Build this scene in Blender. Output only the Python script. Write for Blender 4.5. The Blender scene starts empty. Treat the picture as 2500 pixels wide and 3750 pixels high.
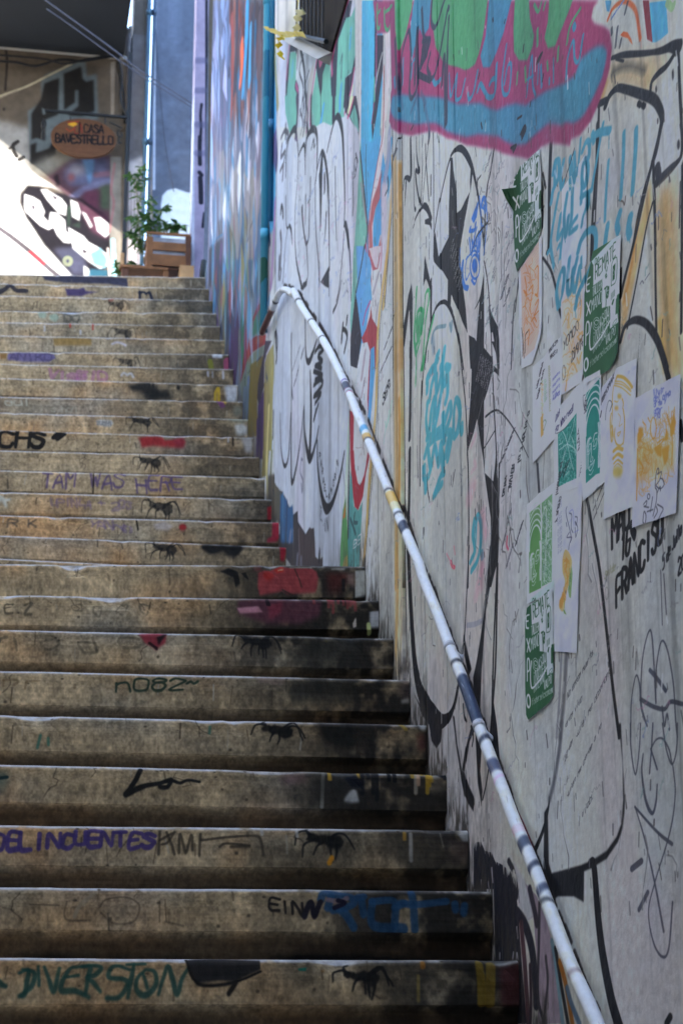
import bpy, bmesh, math, random
import numpy as np
from math import radians, sin, cos, pi
from mathutils import Vector, noise as mnoise
random.seed(7)
RNG = np.random.RandomState(11)
SC = bpy.context.scene
COL = SC.collection

# ---------------------------------------------------------------- camera, world, sun, exposure
FPX, CX, CY = 7015.3, 1250.0, 1875.0            # lens and centre, in pixels of the 2500 x 3750 photograph
EYE = 1.60                                      # eye height over the ground below the flight
PITCH = math.atan((3874.4 - CY) / FPX)
YAW = radians(10.258)
cam_d = bpy.data.cameras.new("camera")
cam = bpy.data.objects.new("camera", cam_d)
COL.objects.link(cam)
cam.location = (0, 0, EYE)
cam.rotation_euler = (pi / 2 + PITCH, 0, -YAW)
cam_d.sensor_fit = 'HORIZONTAL'
cam_d.sensor_width = 24.0
cam_d.lens = 24.0 * FPX / 2500.0
cam_d.clip_start, cam_d.clip_end = 0.1, 500
cam_d.dof.use_dof = True
cam_d.dof.focus_distance = 4.6
cam_d.dof.aperture_fstop = 8.5
SC.camera = cam

SUN_DIR = Vector((0.70, 0.28, -0.52)).normalized()      # the way the light travels
sun_el = math.asin(-SUN_DIR.z)
world = bpy.data.worlds.new("World")
SC.world = world
world.use_nodes = True
wn = world.node_tree
wn.nodes.clear()
sky = wn.nodes.new('ShaderNodeTexSky')
sky.sky_type = 'NISHITA'
sky.sun_disc = False
sky.sun_elevation = sun_el
sky.sun_rotation = math.atan2(-SUN_DIR.x, -SUN_DIR.y)
bg = wn.nodes.new('ShaderNodeBackground')
bg.inputs['Strength'].default_value = 0.15
wo = wn.nodes.new('ShaderNodeOutputWorld')
wn.links.new(sky.outputs[0], bg.inputs[0])
wn.links.new(bg.outputs[0], wo.inputs[0])
sun_d = bpy.data.lights.new("sun", 'SUN')
sun_d.energy = 2.3
sun_d.angle = radians(0.5)
sun_d.color = (1.0, 0.95, 0.87)
sun = bpy.data.objects.new("sun", sun_d)
sun.rotation_euler = SUN_DIR.to_track_quat('-Z', 'Y').to_euler()
sun.location = (-20, -10, 25)
COL.objects.link(sun)
SC.view_settings.view_transform = 'Standard'
SC.view_settings.look = 'None'
SC.view_settings.exposure = 3.6
SC.view_settings.gamma = 1.0
SC.view_settings.use_curve_mapping = False

# ---------------------------------------------------------------- from a pixel of the photograph to a place
CP, SP, CYA, SYA = cos(PITCH), sin(PITCH), cos(YAW), sin(YAW)

def ray(p):
    p = np.atleast_2d(np.asarray(p, float))
    a, b = p[:, 0] - CX, -(p[:, 1] - CY)
    up = b * CP + FPX * SP
    fw = -b * SP + FPX * CP
    return np.stack([a * CYA + fw * SYA, -a * SYA + fw * CYA, up], 1)

XW = 1.243                                       # the painted wall stands in the plane x = XW
def on_wall(p, x=XW):                            # -> (Y, Z)
    d = ray(p); t = x / d[:, 0]
    return np.stack([d[:, 1] * t, d[:, 2] * t + EYE], 1)
def on_back(p, y=14.5):                          # -> (X, Z) on a plane facing the stairs
    d = ray(p); t = y / d[:, 1]
    return np.stack([d[:, 0] * t, d[:, 2] * t + EYE], 1)

TILE = dict(D=(0, 0, 1.59439), A=(1300, 0, .7653), B=(1400, 450, .38265), C=(1400, 1250, .38265), d=(1900, 450, .38265),
            E=(1900, 1300, .38265), G=(950, 350, .31888), H=(700, 950, .29762), I=(900, 1650, .31888), J=(900, 900, .5102),
            K=(1600, 500, .574), L=(1200, 2000, .44643), M=(1200, 2900, .63776), N=(1800, 1700, .44643), O=(1800, 2650, .4676),
            P=(740, 0, .35714), Q=(740, 450, .25515), R=(2050, 0, .38265), S=(1350, 0, .5102), s1=(0, 2000, .82908),
            s2=(0, 2850, .82908), s3=(0, 950, .31888), s4=(0, 1500, .31888), s5=(650, 1300, .34014), s0=(0, 950, .70153),
            X=(0, 150, .31888), x=(0, 450, .30612), Z=(400, 550, .24235), n=(0, 0, 1.0))

def pts(tile, s):
    x0, y0, k = TILE[tile]
    a = np.array([[float(v) for v in q.split(',')] for q in s.split()])
    return a * k + np.array([x0, y0])

def smooth(p, n=8, closed=False):
    p = np.asarray(p, float)
    if len(p) < 3: return p
    if closed: q = np.vstack([p[-1], p, p[0], p[1]])
    else: q = np.vstack([2 * p[0] - p[1], p, 2 * p[-1] - p[-2]])
    out = []
    t = np.linspace(0, 1, n, endpoint=False)[:, None]
    for i in range(1, len(q) - 2):
        a, b, c, d = q[i - 1], q[i], q[i + 1], q[i + 2]
        out.append(.5 * (2 * b + (c - a) * t + (2 * a - 5 * b + 4 * c - d) * t ** 2 + (3 * b - a - 3 * c + d) * t ** 3))
    if not closed: out.append(q[-2][None])
    return np.vstack(out)

# ---------------------------------------------------------------- paint: canvases filled in code
def vnoise(h, w, gy, gx, seed):
    r = np.random.RandomState(seed)
    gy, gx = max(1, int(gy)), max(1, int(gx))
    g = r.rand(gy + 2, gx + 2).astype(np.float32)
    y = np.linspace(0, gy, h, endpoint=False); x = np.linspace(0, gx, w, endpoint=False)
    iy, ix = y.astype(int), x.astype(int)
    fy, fx = (y - iy).astype(np.float32), (x - ix).astype(np.float32)
    fy, fx = fy * fy * (3 - 2 * fy), fx * fx * (3 - 2 * fx)
    a = g[iy] * (1 - fy)[:, None] + g[iy + 1] * fy[:, None]
    return a[:, ix] * (1 - fx) + a[:, ix + 1] * fx

def fbm(h, w, gy, gx, seed, n=4):
    o = 0; a = .5; s = 0
    for i in range(n):
        o = o + a * vnoise(h, w, gy * 2 ** i, gx * 2 ** i, seed + i * 17); s += a; a *= .55
    return o / s

class Canvas:
    def __init__(self, u0, u1, v0, v1, du, dv, base, fmap):
        self.u0, self.v0, self.du, self.dv = u0, v0, du, dv
        self.w, self.h = int((u1 - u0) / du), int((v1 - v0) / dv)
        self.u1, self.v1 = u0 + self.w * du, v0 + self.h * dv
        self.a = np.empty((self.h, self.w, 3), np.float32); self.a[:] = np.array(base, np.float32) / 255
        self.map = fmap
        self.ani = 1.0                           # a brush seen at a slant: height of its tip over its width
        self.sf = 1.0
        self.ws = None                           # width factor along u
        self.grain = fbm(self.h, self.w, max(2, self.h // 90), max(2, self.w // 8), 5, 4)
    def _box(self, lo, hi, m):
        x0 = max(0, int((lo[0] - self.u0) / self.du - m)); x1 = min(self.w, int((hi[0] - self.u0) / self.du + m) + 1)
        y0 = max(0, int((lo[1] - self.v0) / self.dv - m)); y1 = min(self.h, int((hi[1] - self.v0) / self.dv + m) + 1)
        return x0, x1, y0, y1
    def _put(self, m, x0, y0, col, a, wear):
        h, w = m.shape
        if wear: m = m * np.clip((self.grain[y0:y0 + h, x0:x0 + w] - wear + .12) / .12, 0, 1)
        m = (m * a)[..., None]
        v = self.a[y0:y0 + h, x0:x0 + w]
        v += (np.array(col, np.float32) / 255 - v) * m
    def fill(self, p, col, a=1, soft=0, wear=0):
        p = self.map(p); soft *= self.sf
        rx, ry = int(soft / self.du), int(soft / self.dv)
        x0, x1, y0, y1 = self._box(p.min(0), p.max(0), 3 + 2 * max(rx, ry))
        if x1 <= x0 or y1 <= y0: return
        W, H, SS = x1 - x0, y1 - y0, 3
        acc = np.zeros((H, W + 2), np.float32)
        q = np.stack([(p[:, 0] - self.u0) / self.du - x0, ((p[:, 1] - self.v0) / self.dv - y0) * SS], 1)
        n = len(q)
        for i in range(n):
            (ax, ay), (bx, by) = q[i], q[(i + 1) % n]
            if ay == by: continue
            s = 1.0
            if ay > by: ax, ay, bx, by, s = bx, by, ax, ay, -1.0
            r0, r1 = max(0, math.ceil(ay - .5)), min(H * SS, math.ceil(by - .5))
            if r1 <= r0: continue
            rr = np.arange(r0, r1)
            xx = np.clip(ax + (rr + .5 - ay) * (bx - ax) / (by - ay), 0, W)
            ix = xx.astype(int); fr = xx - ix
            np.add.at(acc, (rr // SS, ix), s * (1 - fr) / SS)
            np.add.at(acc, (rr // SS, ix + 1), s * fr / SS)
        m = np.clip(np.abs(np.cumsum(acc, 1)[:, :W]), 0, 1)
        for _ in range(2):
            if rx > 0: m = box1(m, rx, 1)
            if ry > 0: m = box1(m, ry, 0)
        self._put(m, x0, y0, col, a, wear)
    def line(self, p, col, w, a=1, soft=.003, wear=0, wide=True):
        p = self.map(p)
        n = len(p); soft *= self.sf
        w = np.interp(np.linspace(0, 1, n), np.linspace(0, 1, len(w)), w) if hasattr(w, '__len__') else np.full(n, float(w))
        if self.ws is not None and wide: w = w * np.interp(p[:, 0].mean(), *self.ws)
        av = self.ani
        mr = (w.max() / 2 + soft)
        x0, x1, y0, y1 = self._box(p.min(0) - mr, p.max(0) + mr, 2)
        if x1 <= x0 or y1 <= y0: return
        m = np.zeros((y1 - y0, x1 - x0), np.float32)
        sx = max(min(soft, w.max()), self.du * .9, self.dv * .9)
        for i in range(n - 1):
            A, B = p[i], p[i + 1]; rr = max(w[i], w[i + 1]) / 2 + sx
            a0, a1, b0, b1 = self._box(np.minimum(A, B) - rr, np.maximum(A, B) + rr, 1)
            a0, b0 = max(a0, x0), max(b0, y0); a1, b1 = min(a1, x1), min(b1, y1)
            if a1 <= a0 or b1 <= b0: continue
            X = self.u0 + (np.arange(a0, a1) + .5) * self.du; Y = self.v0 + (np.arange(b0, b1) + .5) * self.dv
            d = (B - A) * np.array([1, av]); L = float(d @ d) + 1e-12; Yr = (Y - A[1]) * av
            t = np.clip(((X - A[0])[None] * d[0] + Yr[:, None] * d[1]) / L, 0, 1)
            D = np.hypot(X[None] - A[0] - t * d[0], Yr[:, None] - t * d[1])
            k = np.clip((w[i] * (1 - t) + w[i + 1] * t) / 2 / sx - D / sx + .5, 0, 1)
            s = m[b0 - y0:b1 - y0, a0 - x0:a1 - x0]
            np.maximum(s, k, out=s)
        self._put(m, x0, y0, col, a, wear)
    def streak(self, amt, gy, gx, seed, tint=(1, 1, 1)):
        f = fbm(self.h, self.w, gy, gx, seed, 4) - .5
        self.a *= 1 + f[..., None] * 2 * amt * np.array(tint, np.float32)
    def image(self, name, gain=1.0):
        a = np.clip(self.a, 0, 1)
        lin = np.where(a <= .04045, a / 12.92, ((a + .055) / 1.055) ** 2.4) * gain
        lin = np.clip(lin, 0.003, .82)
        s = np.where(lin <= .0031308, lin * 12.92, 1.055 * lin ** (1 / 2.4) - .055)
        im = bpy.data.images.new(name, self.w, self.h)
        buf = np.ones((self.h, self.w, 4), np.float32); buf[..., :3] = s
        im.pixels.foreach_set(buf.ravel()); im.update(); im.pack()
        return im

def box1(m, r, ax):
    k = 2 * r + 1
    c = np.cumsum(np.concatenate([np.zeros_like(np.take(m, [0], ax)), m], ax), ax)
    n = m.shape[ax]; i = np.arange(n)
    hi = np.take(c, np.minimum(i + r + 1, n), ax); lo = np.take(c, np.maximum(i - r, 0), ax)
    return (hi - lo) / k

class Multi:                                     # one brush over several canvases
    def __init__(self, *c): self.c = c
    def fill(self, t, s, col, a=1, soft=0, wear=0, curve=False):
        p = pts(t, s) if isinstance(s, str) else s
        if curve: p = smooth(p, 6, True)
        else: p = dense(p)
        for c in self.c: c.fill(p, col, a, soft, wear)
    def line(self, t, s, col, w, a=1, soft=.003, wear=0, curve=True):
        p = pts(t, s) if isinstance(s, str) else s
        if curve: p = smooth(p, 7)
        for c in self.c: c.line(p, col, w, a, soft, wear)
    def oval(self, t, cx, cy, rx, ry, col, w=0, a=1, soft=.003, wear=0):
        x0, y0, k = TILE[t]; an = np.linspace(0, 2 * pi, 25)
        p = np.stack([(cx + rx * np.cos(an)) * k + x0, (cy + ry * np.sin(an)) * k + y0], 1)
        for c in self.c:
            if w: c.line(p, col, w, a, soft, wear)
            else: c.fill(p[:-1], col, a, soft, wear)
    def text(self, t, s, x, y, adv, up, col, w, a=1, jit=.06, wear=0, wid=.8, soft=.002):
        x0, y0, k = TILE[t]
        adv, up = np.array(adv, float), np.array(up, float)
        for i, ch in enumerate(s):               # no two letters of a hand are alike
            j = adv * random.gauss(0, jit) * .5 + up * random.gauss(0, jit)
            sc, sh, sv = 1 + random.gauss(0, jit), random.gauss(0, jit * 1.2), 1 + random.gauss(0, jit)
            for st in FONT.get(ch, FONT.get(ch.upper(), '')).split():
                q = [(int(st[m]) / 4 + random.gauss(0, jit * .45), int(st[m + 1]) / 6 + random.gauss(0, jit * .45)) for m in range(0, len(st) - 1, 2)]
                P = np.array([np.array([x, y]) + adv * (i + (u * sc + sh * v) * wid) + up * v * sv + j for u, v in q]) * k + np.array([x0, y0])
                if len(P) > 2: P = smooth(P, 4)
                ww = w * np.array([1, random.uniform(.7, 1.15), random.uniform(.75, 1.1)])
                for c in self.c: c.line(P, col, ww * ((.62 if w > .012 else .68) if c.ws is not None else 1), a, soft, wear, False)

def dense(p):                                    # keeps straight edges straight on the wall; nothing to add
    return p

FONT = dict(A='002640 1232', B='00062645343303 33423000', C='452616050110 3041'.replace(' ', ''), D='000626454130 00'.replace(' ', ''), E='46060040 0333', F='460600 0333', G='4526160501103041 4323', H='0600 4640 0343',
    I='2620', J='4641301001', K='0600 4602 1340', L='060040', M='0006234640', N='00064046', O='162645413010010516', P='00062645443303', Q='162645413010010516 2240', R='00062645443303 2340',
    S='45261605143342301001', T='0646 2620', U='060110304146', V='062046', W='0610243046', X='0640 4600', Y='062346 2320', Z='06460040', a='43140301104043 4440', e='024243340301104041'[:16], i='2420 2625',
    o='143443413010010314', s='44140333421000', n='0400 03143440', u='0401103041 4440', r='0400 031434', d='4640 43140301104041', m='0400 031423 20 2334 3440', l='2620', t='262130 0444', v='042044', q='4340 434103', c='433414030110'+'3041',
    y='0422 4410', h='0600 03143440', g='4314030110304144 4410', p='0400 0414344331', k='0600 4402 1340', f='362510 0434', b='0600 03344130100'+'1', j='242000')
FONT.update({'0': '162645413010010516', '1': '152620', '2': '05162645440040', '3': '06264534244230100'+'1', '4': '300646 0242', '5': '46060434423000', '6': '36160201103042430'+'3', '8': '1626453414051 6'.replace(' ', '')+' 14344230100214',
    '9': '42331304051636453'+'0', '.': '2021', ',': '2110', '!': '2622 2021', '-': '0343', '"': '1614 3634', '(': '36133' + '0', ')': '163310', '+': '2521 0343', '~': '03142334', '/': '0046'})

def srgb(*c):
    return tuple(((v / 255) / 12.92 if v <= 10 else ((v / 255 + .055) / 1.055) ** 2.4) for v in c) + (1,)
# ---------------------------------------------------------------- paint on the long wall
BLK, WHT = (34, 32, 33), (191, 189, 180)
WA = Canvas(2.85, 7.0, 1.25, 5.9, .0019, .0014, WHT, on_wall)
WB = Canvas(6.55, 12.6, 2.2, 9.6, .0042, .0034, WHT, on_wall)
PA = Canvas(2.95, 4.75, 2.15, 3.95, .0016, .0013, (196, 196, 204), on_wall)
WA.ws = PA.ws = (np.array([3.2, 4.4, 5.8, 7.0]), np.array([.47, .58, .70, .80]))
WB.ws = (np.array([6.5, 8.0, 12]), np.array([.95, 1.15, 1.1]))
WB.sf = .45; WA.sf = .8
WA.ani = WB.ani = PA.ani = 1.7
W = Multi(WA, WB)
WP = Multi(WA, WB, PA)
PP = Multi(PA)
for c, sd in ((WA, 1), (WB, 2)):
    c.streak(.045, 4, 40, sd, (1, .98, .94)); c.streak(.07, 7, 5, sd + 50, (1, 1.02, 1.04)); c.streak(.05, 3, 12, sd + 90, (.9, 1.0, .85))

# --- far mural (beyond the downpipe)
W.fill('n', '755,0 975,0 968,400 962,800 950,1100 900,1450 880,2000 790,1400 740,1000', (162, 172, 200))
W.fill('P', '280,0 640,0 640,330 620,520 560,780 470,860 380,880 320,860 290,560', (104, 82, 80), soft=.10)
for q, c, w in (('300,0 300,300 330,600', (122, 70, 66), .10), ('360,0 380,200 420,420 410,620', (135, 66, 54), .12), ('425,440 420,560 405,680', (205, 92, 58), .07),
                ('440,0 400,240 330,560', (52, 50, 62), .05), ('495,0 470,200 465,420 470,560', (62, 150, 186), .09), ('560,60 500,280 470,640', (56, 56, 66), .05),
                ('545,260 545,560 530,900 540,1150', (66, 140, 180), .10), ('590,80 560,400 580,860 545,1250', (50, 50, 62), .05), ('620,0 600,240 560,80', (84, 64, 64), .10),
                ('600,400 590,800 560,1300', (110, 92, 96), .09), ('420,920 415,1250', (70, 95, 115), .05), ('500,560 495,900 490,1300', (140, 165, 172), .08),
                ('430,250 445,360 430,420', (140, 165, 175), .05), ('630,560 620,1300', (170, 182, 186), .05), ('310,780 290,1100 250,1400', (168, 120, 128), .05), ('350,880 330,1200', (140, 160, 168), .05)):
    W.line('P', q, c, w, a=.9, soft=.03)
W.fill('P', '310,900 620,860 640,1400 280,1400', (152, 140, 156), a=.7, soft=.12)
for q in ('170,440 185,640 140,800 190,940', '130,820 150,900 140,1000', '100,120 105,200', '180,480 200,620 160,760'):
    W.line('P', q, (112, 126, 152), .03, a=.7, soft=.02)
W.fill('Q', '80,300 880,300 870,1500 850,2352 90,2352', (186, 184, 198), a=.8, soft=.1)
W.fill('Q', '300,900 860,700 860,2352 380,2352 380,1500', (100, 152, 186), a=.9, soft=.03)
W.fill('Q', '90,500 200,480 200,1700 110,1800', (150, 172, 200), soft=.04)
W.fill('Q', '240,420 310,380 320,900 300,1220 250,1380 240,1000', (226, 222, 220), soft=.02)
W.fill('Q', '400,800 480,640 560,560 590,1200 560,1500 520,1900 500,2100 480,1800 420,1560 380,1400', (222, 212, 210), soft=.02)
W.fill('Q', '380,1450 430,1560 480,1760 470,2050 440,2060 400,1800', (140, 132, 128), soft=.012)
W.fill('Q', '600,700 700,640 850,620 830,1200 800,1400 790,1700 740,1950 710,2250 680,2320 660,2200 650,1700 660,1300 610,1200', (218, 208, 204), soft=.02)
W.fill('Q', '595,1180 625,1220 660,1400 640,1750 610,1700', (132, 124, 122), soft=.012)
W.line('Q', '740,1380 690,1520 670,1640 650,1700', (110, 100, 104), .02)
W.fill('Q', '665,2120 715,2140 690,2320', (98, 92, 92), soft=.01)
W.fill('Q', '225,1400 280,1380 290,1600 235,1650', (128, 120, 122), soft=.02)
for q, c, w in (('320,340 325,900 360,1300 380,1760', (104, 158, 190), .05), ('575,0 580,1100 570,1700', (88, 120, 146), .05), ('250,60 150,900 145,1640', (150, 158, 186), .04), ('150,500 135,900 140,1700', (120, 128, 150), .02),
                ('440,540 430,900 400,1100', (150, 140, 150), .025), ('480,400 440,540', (96, 88, 96), .012), ('690,640 680,900 700,1200', (196, 192, 198), .03), ('760,800 740,1000', (158, 148, 150), .04), ('850,700 845,1200 830,1500', (200, 190, 190), .03),
                ('830,1500 830,2100', (108, 160, 190), .05), ('120,1780 230,1640 290,1600', (96, 150, 186), .02), ('710,900 690,1100', (240, 238, 238), .03), ('270,600 275,900', (236, 236, 238), .02)):
    W.line('Q', q, c, w, a=.85, soft=.02)
W.fill('Q', '100,1800 290,1640 290,2352 90,2352', (74, 80, 92), soft=.03)
W.line('Q', '200,1700 180,1900 170,2200', (128, 92, 90), .05, a=.7, soft=.03); W.line('Q', '260,1700 250,2352', (110, 112, 96), .05, a=.7, soft=.03)
W.line('Q', '340,1600 330,2352', (150, 160, 192), .07, a=.9, soft=.03)
r = np.random.RandomState(17)
for i in range(190):
    x_ = r.uniform(60, 640); y_ = r.uniform(-50, 1150); l_ = r.uniform(120, 420)
    c_ = [(110, 66, 62), (150, 140, 160), (60, 54, 66), (66, 132, 172), (52, 50, 62), (140, 100, 112), (170, 186, 210)][r.randint(7)] if x_ > 270 else [(176, 186, 214), (146, 158, 190), (186, 176, 206), (150, 176, 206)][r.randint(4)]
    W.line('P', '%g,%g %g,%g %g,%g' % (x_, y_, x_ + r.normal(0, 6), y_ + l_ * .5, x_ + r.normal(0, 8) - 6, y_ + l_), c_, (.012, r.uniform(.03, .12), .012), a=r.uniform(.45, .85), soft=.03)
for i in range(60):
    x_ = r.uniform(110, 850); y_ = r.uniform(300, 2000); l_ = r.uniform(100, 500)
    W.line('Q', '%g,%g %g,%g' % (x_, y_, x_ + r.normal(0, 8), y_ + l_), [(236, 232, 230), (176, 170, 176), (150, 140, 142), (120, 160, 190), (206, 196, 200)][r.randint(5)], (.012, r.uniform(.025, .09), .012), a=r.uniform(.35, .7), soft=.025)
# lower part of the mural
W.fill('H', '230,0 380,0 370,560 350,860 300,760 260,460', (76, 84, 108), soft=.02)
W.line('H', '400,0 410,300 395,780', (150, 166, 198), .10, soft=.02)
W.fill('H', '470,0 600,0 850,0 840,420 780,700 700,360 600,420 560,620 500,340', (96, 150, 186), soft=.02)
W.fill('H', '430,420 560,330 520,700 430,1230 380,1010 350,850', (66, 74, 96), soft=.02)
W.fill('H', '560,520 590,800 590,1100 545,1560 500,1560 480,1380 430,1230 480,900', (98, 66, 108), soft=.008)
W.line('H', '500,1040 500,1380', (44, 40, 56), .02); W.line('H', '560,1300 540,1560', (56, 46, 62), .05)
W.fill('H', '620,330 700,360 690,760 650,1180 625,1370 600,900', (72, 140, 106), soft=.01)
W.fill('H', '700,420 780,700 850,540 850,880 760,940 700,1000', (86, 148, 120), soft=.02)
W.fill('H', '690,360 800,420 810,640 760,760 700,520', (158, 176, 190), a=.8, soft=.03)
W.line('H', '855,560 800,640 760,740', (160, 70, 76), .05); W.line('H', '760,800 745,850', (150, 60, 66), .03)
W.fill('H', '690,760 700,1000 800,940 920,920 910,1040 760,1130 690,1260 620,1480 605,1520 620,1380', (160, 58, 54), soft=.006)
W.line('H', '800,1000 880,980', (200, 110, 70), .05, a=.7, soft=.03)
W.line('H', '590,880 590,1700', (160, 162, 150), .05); W.line('H', '605,900 600,1520', (150, 86, 80), .02)
W.fill('H', '700,1200 790,1130 900,1050 905,1150 800,1230 740,1330 700,1500 690,1700 620,1760 600,1540', (162, 176, 152), soft=.006)
W.fill('H', '690,1440 730,1420 715,1960 660,1980', (148, 162, 190))
W.line('H', '660,1430 660,1560', (60, 66, 66), .03); W.line('H', '680,1780 680,1900', (80, 84, 96), .025)
W.fill('H', '735,1420 800,1250 885,1180 850,1420 815,1560 800,2170 720,2180 720,1900', (146, 128, 58))
W.fill('H', '885,1180 910,1000 1000,1000 900,1240 895,1560 830,1800 810,1700 820,1520', (66, 52, 62))
W.fill('H', '820,1800 895,1600 885,2352 800,2352', (96, 68, 110)); W.line('H', '870,1850 860,2250', (46, 38, 58), .03); W.line('H', '850,1780 840,2000', (130, 110, 150), .02)
W.fill('H', '905,1250 950,1150 1020,1040 1030,1300 1010,1800 1000,2352 890,2352 900,1800', (150, 138, 80))
for q in ('930,1330 930,1400 945,1480', '930,1530 928,1600', '915,1850 912,2000', '905,2100 900,2200'): W.line('H', q, (70, 78, 84), .03)
W.line('H', '960,1700 955,2000 945,2352', (220, 200, 120), .045); W.line('H', '1000,1050 930,1180 905,1250', (172, 170, 180), .02)  # the yellow strip is a sliver of sunlight painted on
W.line('H', '700,1400 760,1300 860,1190', (60, 60, 76), .012)
W.fill('s5', '700,340 780,320 760,690 715,690', (140, 156, 168)); W.fill('s5', '780,100 850,60 860,860 750,870', (142, 126, 60)); W.fill('s5', '850,700 920,520 915,1120 845,1110', (94, 68, 106)); W.line('s5', '880,640 870,1100', (44, 38, 54), .03)
W.fill('s5', '930,300 1020,300 1000,1000 970,1300 905,1310 920,1000', (148, 134, 78)); W.line('s5', '990,560 975,1000 970,1300 985,1540', (226, 206, 130), .05); W.line('s5', '1030,900 1010,1300', (140, 140, 90), .05)  # painted sunlight sliver carries on down in pale yellow
W.fill('s5', '985,1300 1050,1280 1110,1500 1120,1780 1020,1800 980,1600', (82, 74, 62), soft=.02)
W.line('s5', '1045,330 1040,700 1030,1000', (196, 200, 206), .03); W.line('s5', '1040,600 1035,900', (34, 34, 36), .02)

# --- between the pipe and the white panel, and the green piece under the window
W.fill('n', '985,0 1005,0 1016,250 1012,700 1000,1000 984,1150', (56, 136, 170), wear=.25)
W.fill('G', '120,1600 195,1500 200,2000 110,2352 60,2352', (150, 144, 140), soft=.02)
W.fill('G', '160,500 200,360 215,700 200,900 150,680', (74, 66, 108), soft=.02)
W.line('G', '110,1480 120,1600 130,1700', (40, 60, 76), .05); W.line('G', '190,1200 170,1700 140,2200', (150, 100, 140), .05, soft=.03)
W.fill('P', '745,0 1000,0 1030,360 880,385 800,420 745,420', (206, 202, 186), soft=.01)
W.fill('P', '900,140 990,150 1000,320 850,320', (150, 146, 132), a=.6, soft=.07)
W.line('P', '750,300 760,700 780,1100', (150, 140, 80), .05, a=.8, soft=.02); W.line('P', '990,0 985,60', (170, 150, 50), .04)
W.fill('P', '800,420 880,390 1310,610 1330,500 1480,0 1568,0 1568,1300 800,1300', (184, 188, 192))
TG = (104, 168, 146)
W.fill('P', '905,540 940,525 970,540 960,900 985,1010 960,1250 880,1200 855,1010 890,800', TG, wear=.2)
W.fill('P', '905,450 940,430 985,470 970,560 960,520 905,530 890,760 870,960 855,1000 860,800 885,640', (40, 40, 48))
W.line('P', '900,440 880,600 865,800', (168, 74, 116), .03); W.line('P', '990,480 975,700', (96, 60, 84), .02)
W.line('P', '960,860 985,960 975,1250 960,1400', (60, 46, 62), .05); W.line('P', '965,860 985,940', (170, 80, 124), .03)
W.line('P', '1010,480 1050,700 1060,900 1090,1400', (40, 40, 44), .035); W.line('P', '1040,560 1000,720 1040,900 1010,1180', (60, 60, 66), .02); W.line('P', '1100,720 1060,880 1030,1200', (40, 40, 44), .02); W.line('P', '1080,950 1060,1250 1040,1380', (70, 66, 74), .03)
W.fill('P', '1150,620 1130,900 1100,1250 1060,1240 1090,820', (176, 170, 164))
W.fill('P', '1180,700 1260,630 1310,620 1330,860 1340,1300 1110,1300 1130,1020', TG, wear=.2)
W.fill('P', '1190,580 1240,610 1280,620 1240,760 1235,900 1220,1000 1190,800 1170,680', (40, 38, 46)); W.line('P', '1180,600 1150,800 1120,1050 1110,1280', (180, 70, 112), .025); W.fill('P', '1195,590 1245,620 1230,660 1210,700', (176, 78, 116))
W.line('P', '1220,1000 1225,1120', (50, 50, 54), .015); W.line('P', '1225,1060 1220,1260', (70, 150, 196), .04)
W.fill('P', '1480,0 1540,0 1510,190 1400,420 1390,720 1370,1250 1340,1200 1320,800 1330,560', (44, 40, 50)); W.line('P', '1500,0 1420,250 1370,440 1335,620 1335,760', (170, 76, 122), .035)
W.fill('P', '1400,400 1480,180 1530,160 1568,60 1568,560 1540,720 1470,800 1450,1180 1370,1200 1385,700', TG, wear=.2)
for q, c, w in (('1525,300 1515,480', (70, 158, 196), .05), ('1430,880 1415,1080', (74, 150, 190), .05), ('930,640 925,760', (90, 160, 190), .05), ('1420,640 1440,560 1430,800', (56, 80, 80), .02)): W.line('P', q, c, w, a=.8, soft=.02)
W.fill('P', '1568,560 1530,740 1470,800 1460,1000 1450,1120 1490,1060 1568,700', (44, 40, 48)); W.line('P', '1560,700 1530,900 1480,1100 1460,1180', (188, 74, 116), .03); W.line('P', '1550,880 1520,1020 1495,1160', (196, 220, 160), .03)
W.fill('G', '290,0 420,0 440,60 420,420 350,440 300,200', TG, wear=.25); W.line('G', '430,0 440,200 420,400', (66, 50, 68), .05)
W.fill('G', '600,0 840,0 850,320 700,350 600,370', TG, wear=.2); W.fill('G', '850,0 960,0 980,240 880,330 850,200', TG, wear=.2)
W.line('G', '600,0 595,200 600,370', (60, 46, 54), .04); W.line('G', '740,120 720,250 700,340', (70, 150, 196), .05); W.line('G', '710,0 712,230', (50, 56, 58), .012); W.line('G', '930,0 930,150', (80, 150, 190), .05)
W.line('G', '860,0 855,150 855,300', (44, 42, 52), .07); W.line('G', '590,0 560,200 540,420', (190, 120, 160), .02)
for q in ('500,0 520,160 510,360', '550,0 540,160 520,300', '470,160 500,300 480,440', '530,60 560,200 545,360'): W.line('G', q, (66, 62, 70), .02, a=.8)
W.fill('G', '975,0 1110,0 1150,260 1140,480 1030,240 985,180', (52, 44, 54)); W.fill('G', '1040,0 1080,0 1030,220 1010,200', (196, 218, 164)); W.line('G', '1080,20 1020,240', (190, 76, 116), .03); W.fill('G', '1090,100 1120,220 1140,420 1100,380 1040,240', TG)
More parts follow.
